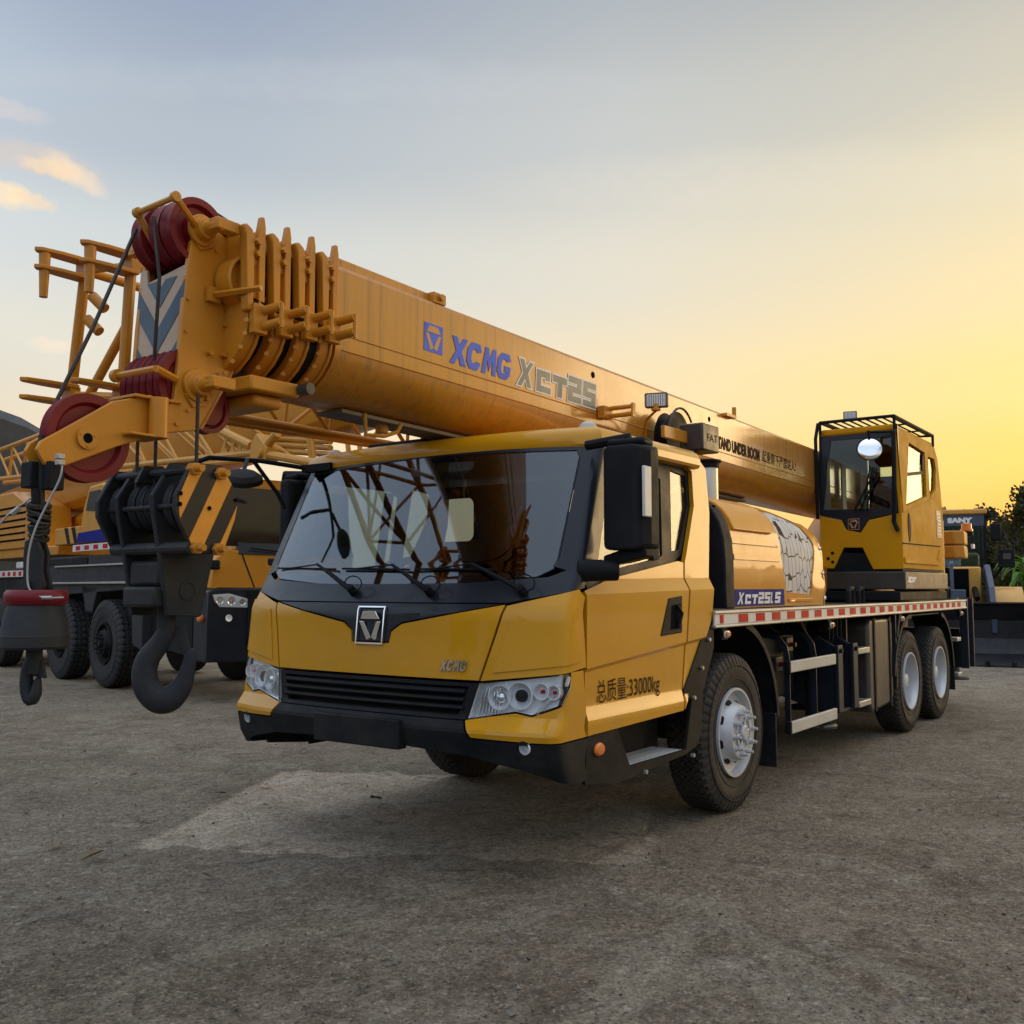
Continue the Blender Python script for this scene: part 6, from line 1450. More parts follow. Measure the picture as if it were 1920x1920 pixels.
# reeving between the lower sheaves and the block
for px_, y in ((258, .10), (292, -.02), (369, -.26)):
    p = at(px_, 835, 'Y', y); rope([Vector((p.x, y, 2.42)), Vector((p.x+.0, y, zc_+.02))], .0085, HB, 'reeving_rope')

# ================================================================ AUXILIARY HOOK WITH BALL WEIGHT
A0 = at(74, 900, 'Y', -.1165); AX = Vector((A0.x, -.1165, 0))
AH = thing('auxiliary_hook', 'small charcoal hook under a bell weight with red ring below the outer sheave', 'hook')
za = lambda px_, py_: atd(px_, py_, AX).z
pc_ = lambda px_, py_: atd(px_, py_, AX)
b = nb(); tube(b, [Vector((A0.x, -.1165, 2.16)), pc_(78, 920), pc_(80, 960)], .012, 8); obj('hoist_rope', b, M_rope, AH)
b = nb(); c0, c1 = pc_(67, 866), pc_(67, 915); box(b, c0.x-.03, c0.x+.04, c0.y-.02, c0.y+.06, c1.z, c0.z); obj('limit_weight', b, M_plas, AH, bev=.006)
b = nb(); c0 = pc_(88, 866); box(b, c0.x-.02, c0.x+.05, c0.y-.05, c0.y+.0, c1.z-.01, c0.z); obj('limit_weight', b, M_plas, AH, bev=.006)
b = nb(); cyl(b, pc_(69, 915), pc_(69, 945), .022, n=12); obj('chain_link', b, M_plas, AH)
random.seed(5)
for k in range(9):                   # rope tied round and round above the socket
    c = pc_(73, 948+k*7.5); r_ = .036-.001*k; tl = random.uniform(-.35, .35); b = nb()
    tube(b, [c+Vector((cos(a)*r_*1.15, sin(a)*r_, sin(a+tl*4)*.012+random.uniform(-.003, .003))) for a in [2*pi*i/14 for i in range(15)]], .0105, 6); obj('rope_turn', b, M_rope, AH)
b = nb(); tube(b, [pc_(68, 940), pc_(72, 960), pc_(76, 1000), pc_(74, 1020)], .020, 8); obj('rope_core', b, M_rope, AH)
lk_ = [pc_(x, y) for x, y in ((53, 1016), (62, 1010), (78, 1010), (88, 1040), (86, 1070), (92, 1098), (86, 1110), (50, 1110), (50, 1050))]
nf = Vector((fw.x, fw.y, 0)).normalized()
b = nb(); prism(b, [p-nf*.035 for p in lk_], nf*.02); s_ = obj('rope_socket', b, M_hook, AH, bev=.006)
b = nb(); prism(b, [p+nf*.02 for p in lk_], nf*.02); obj('socket_cheek', b, M_hook, s_, bev=.006)
b = nb(); prism(b, [pc_(*q)-nf*.016 for q in ((60, 1020), (84, 1030), (82, 1110), (60, 1110))], nf*.035); obj('socket_wedge', b, M_blk, s_)
b = nb(); cyl(b, pc_(56, 1096)-nf*.06, pc_(56, 1096)+nf*.06, .024, n=14); obj('socket_pin', b, M_hook, s_)
cz0 = pc_(68, 1120); Rb = (pc_(130, 1120)-pc_(18, 1120)).length/2; k_ = Rb/56
b = nb(); lathe(b, cz0, (0, 0, 1), [(-.030, Rb*.7), (-.030, Rb*.9), (-.018, Rb*.98), (0, Rb), (.018, Rb*.98), (.030, Rb*.9), (.030, Rb*.7), (.030, .001)], 48); obj('red_ring', b, M_red, AH, ang=50)
b = nb(); zt_b, zb_b = za(66, 1133)-cz0.z, za(66, 1216)-cz0.z; zm = za(66, 1190)-cz0.z
lathe(b, cz0, (0, 0, 1), [(zt_b+.0, .001), (zt_b, Rb*.84), (zt_b-.004, Rb*.88), ((zt_b+zm)/2, Rb*1.0), (zm, Rb*1.07), (zm-.002, Rb*1.085), (zb_b+.01, Rb*1.08), (zb_b, Rb*1.02), (zb_b-.004, .001)], 56); obj('bell_weight', b, M_hook, AH, ang=30)
b = nb(); cyl(b, cz0+Vector((0, 0, zb_b+.01)), cz0+Vector((0, 0, zb_b-.10)), .032, n=14); obj('hook_shank', b, M_hook, AH)
sp2 = [(62, 1225), (60, 1236), (54, 1250), (50, 1272), (52, 1296), (58, 1312), (66, 1300), (70, 1280), (73, 1270)]
b = hook_mesh([pc_(x, y) for x, y in sp2], [r*sc_m for r in (8, 8, 9, 9, 10, 10, 9, 6, 3)], 1.6); obj('hook', b, M_hook, AH, ang=80)
b = nb(); prism(b, [pc_(*q)-nf*.01 for q in ((58, 1232), (80, 1236), (87, 1272), (66, 1268))], nf*.02); obj('safety_latch', b, M_hook, AH, bev=.003)
# thin galvanised tie wires
TW = thing('tie_wire', 'thin pale wire hanging from the boom arm to the red ring', 'wire')
w = [pc_(134, 858), pc_(137, 880), pc_(132, 905), pc_(112, 945), pc_(88, 995), pc_(76, 1040), pc_(74, 1090), pc_(82, 1110), pc_(104, 1120), pc_(140, 1120)]
P_w, _ = smooth_path([p-nf*.10 for p in w], [0]*len(w)); b = nb(); tube(b, P_w, .0042, 6); obj('wire', b, M_galv, TW, ang=80)
for q in ((133, 862), (133, 873)): b = nb(); c = pc_(*q)-nf*.10; box(b, c.x-.014, c.x+.014, c.y-.014, c.y+.014, c.z-.010, c.z+.010); obj('wire_clip', b, M_galv, TW, bev=.002)
b = nb(); c = pc_(110, 1120)-nf*.10; tube(b, [c-rt*.02, c+rt*.02], .008, 6); obj('wire_clip', b, M_galv, TW)
TW2 = thing('tie_wire', 'thin pale wire running down to the left from the knotted rope', 'wire')
P_w, _ = smooth_path([pc_(x, y)-nf*.06 for x, y in ((72, 935), (60, 945), (35, 962), (8, 992), (-40, 1060))], [0]*5); b = nb(); tube(b, P_w, .004, 6); obj('wire', b, M_galv, TW2, ang=80)
b = nb(); c0, c1 = pc_(36, 966)-nf*.06, pc_(50, 954)-nf*.06; tube(b, [c0, c1], .011, 6); obj('wire_clip', b, M_galv, TW2)

# ================================================================ SECOND CRANE, PARKED ACROSS ON THE LEFT
F2 = Frame((3.4977, 9.634, 0), radians(78)); a2 = F2.at
C2 = thing('truck_crane', 'dark bodied yellow mobile crane parked behind the striped hook block', 'truck crane', F2)
M_y2 = mat('amber_yellow_paint', (.57, .235, .012), .42, coat=.4, spec=.25, var=.06, dirt=((.32, .2, .08), .3), coat_r=.15)
for x_ in (0.2, 2.25, 5.9, 7.6):
    wheel(C2, x_, 1.25-.2, R=.68, w=.40, rim=.31, kind='steer', flip=True, rub=M_rub2, rimmat=M_blk, style='block', lugs=40)
    wheel(C2, x_, -1.25+.2, R=.68, w=.40, rim=.31, kind='steer', rub=M_rub2, rimmat=M_blk, style='block', lugs=40)
b = nb(); prism(b, [(-3.0, -.5, .7), (-3.0, -.5, 1.5), (8.8, -.5, 1.6), (8.8, -.5, .8)], (0, 1.0, 0)); obj('chassis_frame', b, M_blk, C2)
b = nb(); prism(b, [(x, 1.2, z_) for x, z_ in ((-1.2, 1.56), (-1.0, 2.06), (4.0, 2.06), (4.0, 1.56), (3.0, 1.56), (2.9, 1.40), (-.9, 1.52))], (0, -.45, 0)); dk2 = obj('side_deck', b, M_hook, C2, bev=.02)
b = nb(); box(b, -1.15, 3.4, 1.2, 1.255, 1.60, 1.63); obj('deck_trim', b, M_alu, dk2, bev=.004)
b = nb(); box(b, -.6, 2.6, 1.2, 1.24, 1.885, 1.91); obj('grip_strip', b, M_alu, dk2, bev=.004)
b = nb(); box(b, 1.1, 3.0, 1.2, 1.215, 1.93, 2.03); obj('access_panel', b, M_blk, dk2, bev=.006)
for x_ in (1.0, 3.05):
    b = nb(); prism(b, [(x_-.35, 1.2, 1.56), (x_+.35, 1.2, 1.56), (x_+.15, 1.2, 1.15), (x_-.15, 1.2, 1.15)], (0, -.1, 0)); obj('fender_bracket', b, M_hook, C2, bev=.01)
b = nb(); prism(b, [(-1.2, 1.22, .62), (-1.2, 1.22, 1.56), (-.75, 1.22, 1.5), (-.85, 1.22, .7)], (0, -.6, 0)); obj('mud_guard', b, M_hook, C2, bev=.02)
b = nb(); box(b, 3.95, 9.0, -1.2, 1.2, 1.15, 1.78); obj('rear_box', b, M_blk, C2, bev=.03)
for x0, x1, z_ in ((4.3, 6.5, 1.80),):
    b = nb(); box(b, x0, x1, 1.2, 1.25, z_-.06, z_+.06); st2 = obj('reflective_strip', b, M_wlens, C2, bev=.004)
    for k in range(6): b = nb(); box(b, x0+.08+k*.34, x0+.25+k*.34, 1.25, 1.253, z_-.04, z_+.04); obj('red_tape', b, M_rlens, st2)
b = nb(); box(b, 3.9, 4.7, 1.15, 1.26, 1.90, 2.02); obj('side_lamp', b, M_refl, C2, bev=.02)
# cab
CXF = -2.95
def cf(x, y): return a2(x, y, 'X', CXF)
FXc = lambda y, z_: (CXF, y, z_)
FXc.out = Vector((-1, 0, 0))
def c2poly(name, pts, m, x=CXF, t=.03, parent=None, bev=.01):
    b = nb(); P = [a2(px_, py_, 'X', x) for px_, py_ in pts]; prism(b, P, (t, 0, 0)); return obj(name, b, m, parent or C2, bev=bev)
yl, yr = a2(396, 1095, 'X', CXF).y, -1.22
zb2_, zt2_ = a2(430, 1104, 'X', CXF).z, a2(500, 897, 'X', CXF).z
yl = min(1.1, yl)
b = nb(); loft(b, [[Vector((x, y, z_)) for y, z_ in ((yl, zb2_), (yl-.02, zb2_+.3), (yl-.20, zb2_+.52), (yl-.42, zb2_+.55), (yl-.42, zt2_-.05), (yl-.48, zt2_), (yr+.1, zt2_), (yr, zt2_-.05), (yr, zb2_))] for x in (CXF+.12, -1.15)]); cb2 = obj('cab_body', b, M_y2, C2, bev=.04)
b = nb(); prism(b, [(CXF+.0, yl, zb2_), (CXF, yl-.03, zb2_+.34), (CXF, yl-.09, zb2_+.44), (CXF, yl-.18, zb2_+.51), (CXF, yl-.28, zb2_+.535), (CXF, yl-.40, zb2_+.52), (CXF, yr, zb2_+.46), (CXF, yr, zb2_)], (.13, 0, 0)); obj('front_panel', b, M_y2, cb2, bev=.03, seg=3)
b = nb(); patch(b, [(yl-.42, zb2_+.5), (yl-.47, zb2_+.36), (yl-.62, zb2_+.02), (yl-.64, zb2_+.02), (yl-.49, zb2_+.37), (yl-.44, zb2_+.5)], FXc, .004, 2, off=.004); obj('panel_seam', b, M_blk, cb2)
b = nb(); wz0, wz1 = zb2_+.62, zt2_-.16; prism(b, [(CXF+.05, yl-.12, wz0-.04), (CXF+.06, yl-.16, wz0+.3), (CXF+.10, yl-.30, wz1+.02), (CXF+.10, yr+.05, wz1+.02), (CXF+.06, yr+.02, wz0-.04)], (.05, 0, 0)); obj('windscreen', b, mat('dark_cab_glass', (.012, .010, .008), .15, coat=.2, spec=.3), cb2)
b = nb(); prism(b, [(CXF-.02, yl-.38, zb2_+.47), (CXF-.02, yr, zb2_+.45), (CXF+.05, yr, zb2_+.62), (CXF+.05, yl-.40, zb2_+.64)], (.06, 0, 0)); obj('cowl', b, M_mask, cb2, bev=.01)
b = nb(); prism(b, [(CXF-.03, yl+.06, .55), (CXF-.03, yl+.05, zb2_-.02), (CXF-.03, yl-.1, zb2_+.02), (CXF-.03, yr, zb2_+.0), (CXF-.03, yr, .50)], (.5, 0, 0)); bp2 = obj('bumper', b, M_mask, C2, bev=.03, seg=3)
b = nb(); prism(b, [(CXF+.4, yl+.06, .6), (CXF+.4, yl+.05, zb2_-.02), (-1.2, yl+.06, zb2_), (-1.2, yl+.06, .7)], (0, .01, 0)); 
for v in b.verts: pass
prism(b, [(CXF+.3, yl+.05, .6), (CXF+.3, yl+.05, zb2_), (-1.25, yl+.05, zb2_+.1), (-1.25, yl+.05, .75)], (0, -.5, 0)); obj('cab_step_box', b, M_blk, C2, bev=.01)
hl2 = [a2(x, y, 'X', CXF-.035) for x, y in ((399, 1115), (430, 1113), (466, 1123), (470, 1131), (466, 1139), (412, 1138), (403, 1128))]
b = nb(); prism(b, hl2, (.02, 0, 0)); h2 = obj('headlight', b, M_refl, bp2)
for px_, py_, rr in ((412, 1126, .055), (434, 1127, .062), (454, 1129, .05)):
    c = a2(px_, py_, 'X', CXF-.037); b = nb(); lathe(b, c, (-1, 0, 0), [(0, rr), (.008, rr*.95), (.0, rr*.7), (-.01, rr*.4), (.004, .001)], 20); obj('bowl', b, M_chr, h2)
b = nb(); prism(b, [p+Vector((-.012, 0, 0)) for p in hl2], (.004, 0, 0)); obj('lens', b, M_lens, h2)
c = a2(429, 1159, 'X', CXF-.035); b = nb(); lathe(b, c, (-1, 0, 0), [(0, .05), (.012, .045), (.004, .03), (.0, .001)], 20); obj('fog_lamp', b, M_refl, bp2)
c = a2(381, 1160, 'X', CXF+.1); b = nb(); lathe(b, (CXF+.15, yl+.05, c.z), (0, 1, 0), [(-.02, .05), (.04, .05), (.06, .03), (.062, .001)], 16); obj('side_lamp', b, M_amber, bp2)
b = nb(); tube(b, [a2(470, 1028, 'X', CXF-.03), a2(520, 1034, 'X', CXF-.03)], .012, 6); obj('wiper', b, M_blk, cb2)
b = nb(); c = a2(447, 938, 'X', CXF-.35); lathe(b, c, (.2, .2, -1), [(-.03, .05), (-.02, .14), (.02, .15), (.03, .001)], 20)
obj('front_mirror', b, M_plas, C2)
b = nb(); c = a2(403, 1057, 'X', CXF-.1); box(b, c.x-.04, c.x+.05, c.y-.07, c.y+.07, c.z-.08, c.z+.05); obj('kerb_mirror', b, M_plas, C2, bev=.03)
# boom
b = nb()
def s2(x): 
    zt_ = 4.12-.05*(x-0); return [Vector((x, y, zt_+d)) for y, d in ((-.42, -.02), (-.40, 0), (.40, 0), (.42, -.02), (.42, -.52), (.36, -.68), (.22, -.80), (0, -.84), (-.22, -.80), (-.36, -.68), (-.42, -.52))]
loft(b, [s2(-5.6), s2(9.5)]); bm2 = obj('boom_section', b, M_y2, C2)
for k in range(4):
    b = nb(); x = -5.7-.16*k; loft(b, [[p*1 if 0 else Vector((p.x, p.y*1.06, (p.z-3.56)*1.06+3.56)) for p in s2(x)], [Vector((p.x, p.y*1.06, (p.z-3.56)*1.06+3.56)) for p in s2(x+.09)]]); obj('section_collar', b, M_y2, C2)
b = nb(); loft(b, [s2(-6.5), s2(-5.6)]); obj('inner_section', b, M_blk, C2)
# superstructure
b = nb(); box(b, 3.2, 9.0, -1.15, 1.0, 2.12, 2.30); obj('slew_platform', b, M_y2, C2, bev=.02)
hd0 = a2(57, 1020, 'Y', 1.05).x; hd1 = 9.5
b = nb(); prism(b, [(hd0, 1.05, 2.30), (hd0+.25, 1.05, 3.15), (hd0+1.2, 1.05, 3.45), (hd1, 1.05, 3.45), (hd1, 1.05, 2.3)], (0, -.8, 0)); hd2 = obj('engine_hood', b, M_y2, C2, bev=.04, seg=3)
for k in range(6):
    b = nb(); z_ = 2.45+k*.13; box(b, hd0+.35, hd0+2.2, 1.045, 1.056, z_, z_+.035); obj('louvre', b, M_seat, hd2)
    b = nb(); box(b, hd0+.33, hd0+2.2, 1.045, 1.075, z_+.037, z_+.052); obj('louvre', b, M_y2, hd2)
# operator cab of the second crane: pale yellow with a blue sill
oc0 = a2(192, 1000, 'Y', 1.2).x; oc1 = a2(150, 1000, 'Y', 1.2).x
b = nb(); prism(b, [(oc0-.5, 1.2, 2.28), (oc0-.5, 1.2, 3.1), (oc0+.1, 1.2, 3.22), (oc1-.35, 1.2, 3.20), (oc1-.1, 1.2, 2.85), (oc1+.1, 1.2, 2.28)], (0, -.85, 0)); o2_ = obj('operator_cab', b, M_tan, C2, bev=.05, seg=3)
b = nb(); prism(b, [(oc0-.48, 1.2, 2.28), (oc0-.48, 1.2, 2.48), (oc1+.08, 1.2, 2.44), (oc1+.11, 1.2, 2.28)], (0, .01, 0)); obj('blue_sill', b, M_dbl, o2_)
b = nb(); prism(b, [(oc0+.1, 1.2, 2.75), (oc0+.12, 1.2, 3.1), (oc1-.4, 1.2, 3.1), (oc1-.25, 1.2, 2.8)], (0, .008, 0)); obj('side_pane', b, M_mask, o2_)
b = nb(); box(b, oc0-.5, oc1+.15, 1.2, 1.26, 2.13, 2.24); st2 = obj('reflective_strip', b, M_wlens, C2, bev=.004)
for k in range(4): b = nb(); box(b, oc0-.4+k*.4, oc0-.2+k*.4, 1.26, 1.263, 2.15, 2.22); obj('red_tape', b, M_rlens, st2)
b = nb(); q0, q1 = a2(148, 1000, 'Y', 1.1).x, a2(103, 1000, 'Y', 1.1).x; box(b, q0, q1, .6, 1.1, 2.28, 2.58); bb2 = obj('battery_box', b, M_tan, C2, bev=.02)
for k in range(2): b = nb(); prism(b, [(q0+.05+k*.35, 1.1, 2.29), (q0+.2+k*.35, 1.1, 2.29), (q0+.38+k*.35, 1.1, 2.57), (q0+.2+k*.35, 1.1, 2.57)], (0, .004, 0)); obj('hazard_stripe', b, M_blk, bb2)
b = nb(); cyl(b, (7.0, 0, 2.6), (1.5, 0, 3.25), .17, n=20); obj('lift_cylinder', b, M_y2, C2)
# lattice jib carried along the near side
def chord2(a, c, r, nm='jib_chord', m=M_tan): b = nb(); tube(b, [a, c], r, 10); return obj(nm, b, m, C2)
yj = .95
Ld, Rd = a2(-40, 902, 'Y', yj), a2(478, 849, 'Y', yj); Lu, Ru = a2(-40, 850, 'Y', yj), a2(360, 775, 'Y', yj)
Ru = Vector((Rd.x+2.2, yj, Ld.z+.62)); Lu = Vector((Ld.x, yj, Ld.z+.52))
yk = .42
sh = lambda p: Vector((p.x, yk, p.z))
for a, c in ((Ld, Rd), (Lu, Ru), (sh(Ld), sh(Rd)), (sh(Lu), sh(Ru))): chord2(a, c, .045)
nB = 11
for k in range(nB):
    f0, f1 = k/nB, (k+1)/nB; D = lambda f_: Ld+(Rd-Ld)*f_; U_ = lambda f_: Lu+(Ru-Lu)*f_
    for S_ in (lambda p: p, sh):
        if U_((f0+f1)/2).x < Rd.x+.1: continue
        chord2(S_(D(f0)), S_(U_(min(1, (f0+f1)/2))), .022, 'jib_brace'); chord2(S_(U_(min(1, (f0+f1)/2))), S_(D(f1)), .022, 'jib_brace')
# tapered foot with its holed gusset, and the node plate over the cab
G0, G1, G2, G3 = a2(406, 800, 'Y', yj), a2(470, 842, 'Y', yj), a2(470, 852, 'Y', yj), a2(408, 858, 'Y', yj)
g_fn = lambda u, v: (u, yj, v)
g_fn.out = Vector((0, 1, 0))
def circ(c, r, n=16): return [(c.x+r*cos(2*pi*i/n), c.z+r*sin(2*pi*i/n)) for i in range(n)]
hs = [circ(a2(429, 836, 'Y', yj), .085), circ(a2(443, 839, 'Y', yj), .06), circ(a2(455, 842, 'Y', yj), .03)]
b = nb(); patch(b, [(p.x, p.z) for p in (a2(424, 818, 'Y', yj), a2(466, 838, 'Y', yj), a2(468, 850, 'Y', yj), a2(412, 855, 'Y', yj))], g_fn, .015, 2, hs, off=.01); obj('holed_gusset', b, M_tan, C2)
chord2(a2(398, 800, 'Y', yj), a2(472, 836, 'Y', yj), .06, 'jib_foot_bar'); 
npl = [a2(x, y, 'Y', yj+.06) for x, y in ((480, 812), (500, 840), (498, 861), (467, 862), (470, 830))]
b = nb(); prism(b, npl, (0, -.2, 0)); nd = obj('node_plate', b, M_tan, C2, bev=.01)
c = a2(489, 850, 'Y', yj+.06); b = nb(); cyl(b, c, c+Vector((0, .05, 0)), .06, n=16); obj('node_pin', b, M_tan, nd)
chord2(a2(500, 852, 'Y', yj), a2(590, 868, 'Y', yj), .055, 'jib_strut'); chord2(a2(497, 840, 'Y', yj), a2(520, 812, 'Y', yj), .055, 'jib_strut')
for y0 in (826, 838, 850): chord2(a2(500, y0-6, 'Y', .3), a2(620, y0+2, 'Y', .3), .04, 'jib_chord')
for x_ in (578, 584, 650, 672, 700): chord2(a2(x_, 815, 'Y', .5), a2(x_+6, 868, 'Y', .5), .03, 'jib_brace')

for dy_, dz_, x0_ in ((-.9, .10, 9.0), (-1.2, .55, 9.0)):
    a_, c_ = Vector((x0_, dy_, 4.05+dz_-.2)), Vector((-4.6, dy_, 4.25+dz_)); chord2(a_, c_, .04); chord2(a_+Vector((0, 0, .45)), c_+Vector((0, 0, .38)), .04)
    for k in range(12):
        f0, f1 = k/12, (k+.5)/12; q = lambda f_, u: a_+(c_-a_)*f_+Vector((0, 0, .45-.07*f_ if u else 0)); chord2(q(f0, 0), q(f1, 1), .02, 'jib_brace'); chord2(q(f1, 1), q(min(1, f0+1/12), 0), .02, 'jib_brace')
# ================================================================ DARK TARPAULIN STACK FAR LEFT
FT = Frame((-1.2+18, 30, 0), radians(60))
p0 = at(0, 765, 'Y', 26.0); p1 = at(78, 792, 'Y', 26.0)
tp = nb(); xs0 = p0.x-6; rings = []
for i in range(13):
    f_ = i/12; x = p0.x-5+f_*(p1.x-p0.x+7.5); zt_ = p0.z+(p1.z-p0.z)*((x-p0.x)/(p1.x-p0.x))+.12*sin(f_*23)
    rings.append([Vector((x, 26.0+dy+.1*sin(f_*15+dy), z_)) for dy, z_ in ((0, .2), (-.1, zt_*.6), (.1, zt_-.35), (.5, zt_), (3, zt_+.3), (5.5, zt_), (6, .2))])
loft(tp, rings); tag(obj('tarpaulin_stack', tp, mat('dark_grey_tarpaulin', (.035, .04, .048), .6, var=.2, bump=.5, bs=6), None), 'dark grey tarpaulin covered stack behind the cranes at the far left', 'tarpaulin')

# ================================================================ WHEEL LOADER
F3 = Frame((14.75, .30, 0), radians(14)); a3 = F3.at
WL = thing('wheel_loader', 'yellow wheel loader with lowered black bucket behind the tail of the main crane', 'wheel loader', F3)
M_nv = mat('slate_loader_arm', (.045, .065, .11), .5, dirt=((.06, .06, .06), .3))
M_ltan = mat('loader_yellow', (.62, .31, .045), .45, coat=.3, dirt=((.3, .2, .1), .35))
b = nb(); prof = [(0, .03), (.55, .03), (.95, .16), (1.12, .50), (1.08, .88), (.80, 1.20), (.60, 1.25), (.60, 1.22), (.77, 1.16), (1.02, .87), (1.06, .50), (.91, .20), (.53, .07), (0, .05)]
rings = [[Vector((x, y, z_)) for x, z_ in prof] for y in (-1.5, -.5, .5, 1.5)]; loft(b, rings); bk = obj('bucket', b, mat('worn_bucket_steel', (.018, .020, .026), .5, metal=.2, dirt=((.10, .09, .08), .45)), WL)
for y in (-1.5, 1.48): b = nb(); prism(b, [(x, y, z_) for x, z_ in prof[:7]]+[], (0, .02, 0)); obj('bucket_side', b, bk.data.materials[0], bk)
b = nb(); box(b, -.10, .12, -1.52, 1.52, .015, .04); obj('cutting_edge', b, M_ang, bk)
for k in range(7): b = nb(); y = -1.4+k*2.8/6; box(b, -.16, .1, y-.035, y+.035, .01, .11); obj('bucket_tooth', b, M_blk, bk, bev=.01)
b = nb(); box(b, .62, 1.1, -.15, 1.2, 1.26, 1.50); obj('bucket_rear_beam', b, M_nv, WL, bev=.02)
for y in (.30, .05): b = nb(); prism(b, [(1.0, y, 1.2), (1.1, y, 2.05), (1.25, y, 2.1), (2.3, y, 1.7), (2.3, y, 1.4), (1.3, y, 1.6), (1.2, y, 1.2)], (0, .07, 0)); obj('tilt_link', b, M_nv, WL, bev=.01)
for y in (-.75, .70): b = nb(); prism(b, [(1.0, y, .6), (1.0, y, .9), (1.5, y, 1.55), (2.6, y, 2.05), (3.3, y, 1.95), (3.3, y, 1.65), (2.5, y, 1.6), (1.4, y, .65)], (0, .12, 0)); obj('lift_arm', b, M_nv if y < 0 else M_ltan, WL, bev=.02)
b = nb(); box(b, 2.3, 3.2, -.55, .55, 1.0, 2.0); obj('front_frame', b, M_ltan, WL, bev=.04)
for y in (-.42, .36): b = nb(); cyl(b, (1.7, y, 1.3), (3.0, y+.02, 1.75), .06, n=12); obj('lift_cylinder', b, M_blk, WL)
b = nb(); box(b, 2.27, 2.30, -.30, .30, 1.2, 1.95); obj('frame_shade_sheet', b, M_seat, WL)  # dark sheet put over the pale front frame to stand in for shadow
b = nb(); cyl(b, (1.6, .15, 1.9), (2.9, .18, 2.0), .07, n=12); obj('tilt_cylinder', b, M_blk, WL)
for y in (-1.05, 1.05):
    wheel(WL, 2.6, y, R=.72, w=.5, rim=.33, kind='steer', rub=M_rub, rimmat=M_ltan, style='block', lugs=24, flip=y > 0)
    wheel(WL, 5.6, y, R=.72, w=.5, rim=.33, kind='steer', rub=M_rub, rimmat=M_ltan, style='block', lugs=24, flip=y > 0)
    b = nb(); loft(b, [[Vector((2.6+(r)*cos(radians(a)), yy, .72+r*sin(radians(a)))) for r, yy in ((.80, y-.3), (.84, y-.3), (.84, y+.3), (.80, y+.3))] for a in range(20, 161, 14)]); obj('fender', b, M_ltan, WL)
b = nb(); box(b, 3.6, 7.2, -.6, .6, 1.1, 1.7); obj('rear_frame', b, M_ltan, WL, bev=.03)
b = nb(); box(b, 5.2, 7.3, -.7, .7, 1.6, 2.4); obj('engine_hood', b, M_ltan, WL, bev=.08)
# cab
b = nb(); box(b, 3.7, 5.2, -.80, .80, 3.25, 3.37); obj('cab_roof', b, M_ltan, WL, bev=.03)
b = nb(); box(b, 3.75, 3.80, -.74, .74, 2.98, 3.25); hdg = obj('cab_header', b, M_nv, WL)
for x_ in (3.76, 5.1):
    for y in (-.77, .71): b = nb(); box(b, x_, x_+.08, y, y+.06, 1.7, 3.26); obj('cab_pillar', b, M_blk, WL)
b = nb(); box(b, 3.78, 5.15, -.76, .76, 1.6, 2.05); obj('cab_lower', b, M_blk, WL, bev=.03)
b = nb(); box(b, 3.77, 3.78, -.71, .71, 2.05, 2.98); obj('cab_windscreen', b, M_tglass, WL)
b = nb(); box(b, 5.12, 5.13, -.71, .71, 2.05, 3.2); obj('rear_window', b, M_tglass, WL)
b = nb(); box(b, 4.4, 4.9, -.25, .25, 1.9, 2.75); obj('driver_seat', b, M_grey, WL, bev=.08)
s0_ = a3(1777, 973, 'X', 3.745); s1_ = a3(1821, 971, 'X', 3.745)
hh = .11; b2 = nb(); textbm(b2, 'SANY', 1, (0, 0, 0), (1, 0, 0), (0, 1, 0), t=0, off=.012); wv = max(v.co.x for v in b2.verts); b2.free()
b = nb(); wd = abs(s1_.y-s0_.y); textbm(b, 'SANY', .15, Vector((3.745, s0_.y, 3.06)), (0, -1, 0), (0, 0, 1), t=.001, off=.012, sx=wd/(wv*.15)); obj('header_lettering', b, M_wht, hdg)
b = nb(); box(b, 3.65, 3.80, -1.08, -.86, 2.62, 3.02); mm = obj('side_mirror', b, M_blk, WL, bev=.03)
b = nb(); tube(b, [(3.8, -.78, 3.2), (3.72, -.97, 3.2), (3.72, -.97, 3.0)], .018, 6); obj('mirror_stay', b, M_blk, mm)

# ================================================================ YELLOW MACHINE AT THE RIGHT EDGE
F4 = Frame((19.0, -2.55, 0), radians(10)); a4 = F4.at
RM = thing('road_machine', 'tan yellow machine with black lamp box and grey folded fender beside the loader', 'machine', F4)
b = nb(); box(b, 1.0, 4.0, -1.2, 1.35, 1.62, 2.35); obj('engine_hood', b, M_ltan, RM, bev=.06)
for z_ in (1.85, 2.05, 2.2): b = nb(); box(b, .985, 1.0, -1.1, 1.25, z_, z_+.02); obj('hood_seam', b, M_blk, RM)
b = nb(); box(b, 0, 4.2, -1.3, 1.2, 1.50, 1.60); obj('deck_ledge', b, M_ltan, RM, bev=.02)
b = nb(); box(b, .15, 4.0, -1.2, 1.1, .9, 1.50); obj('side_body', b, mat('rust_brown_body', (.07, .028, .012), .6, dirt=((.04, .03, .02), .5)), RM, bev=.03)
for k in range(3):
    b = nb(); pts = [(-.05, -1.6+1.9*i/14, 1.12+k*.085+.10*sin(pi*min(1, i/10))) for i in range(15)]
    loft(b, [[Vector((x_-.05*k*0, y, z_+dz)) for x_, dz in ((-.05, 0), (.3, 0), (.3, .07), (-.05, .07))] for x_, y, z_ in pts for _ in (0,)] if 0 else [[Vector((-.05, y, z_)), Vector((.4, y, z_)), Vector((.4, y, z_+.075)), Vector((-.05, y, z_+.075))] for _, y, z_ in pts]); obj('folded_fender', b, M_grey if k != 9 else M_blk, RM, bev=.012)
c = a4(1887, 1046, 'X', -.2); b = nb(); box(b, -.3, -.05, c.y-.17, c.y+.17, c.z-.22, c.z+.20); lb = obj('lamp_box', b, M_blk, RM, bev=.02)
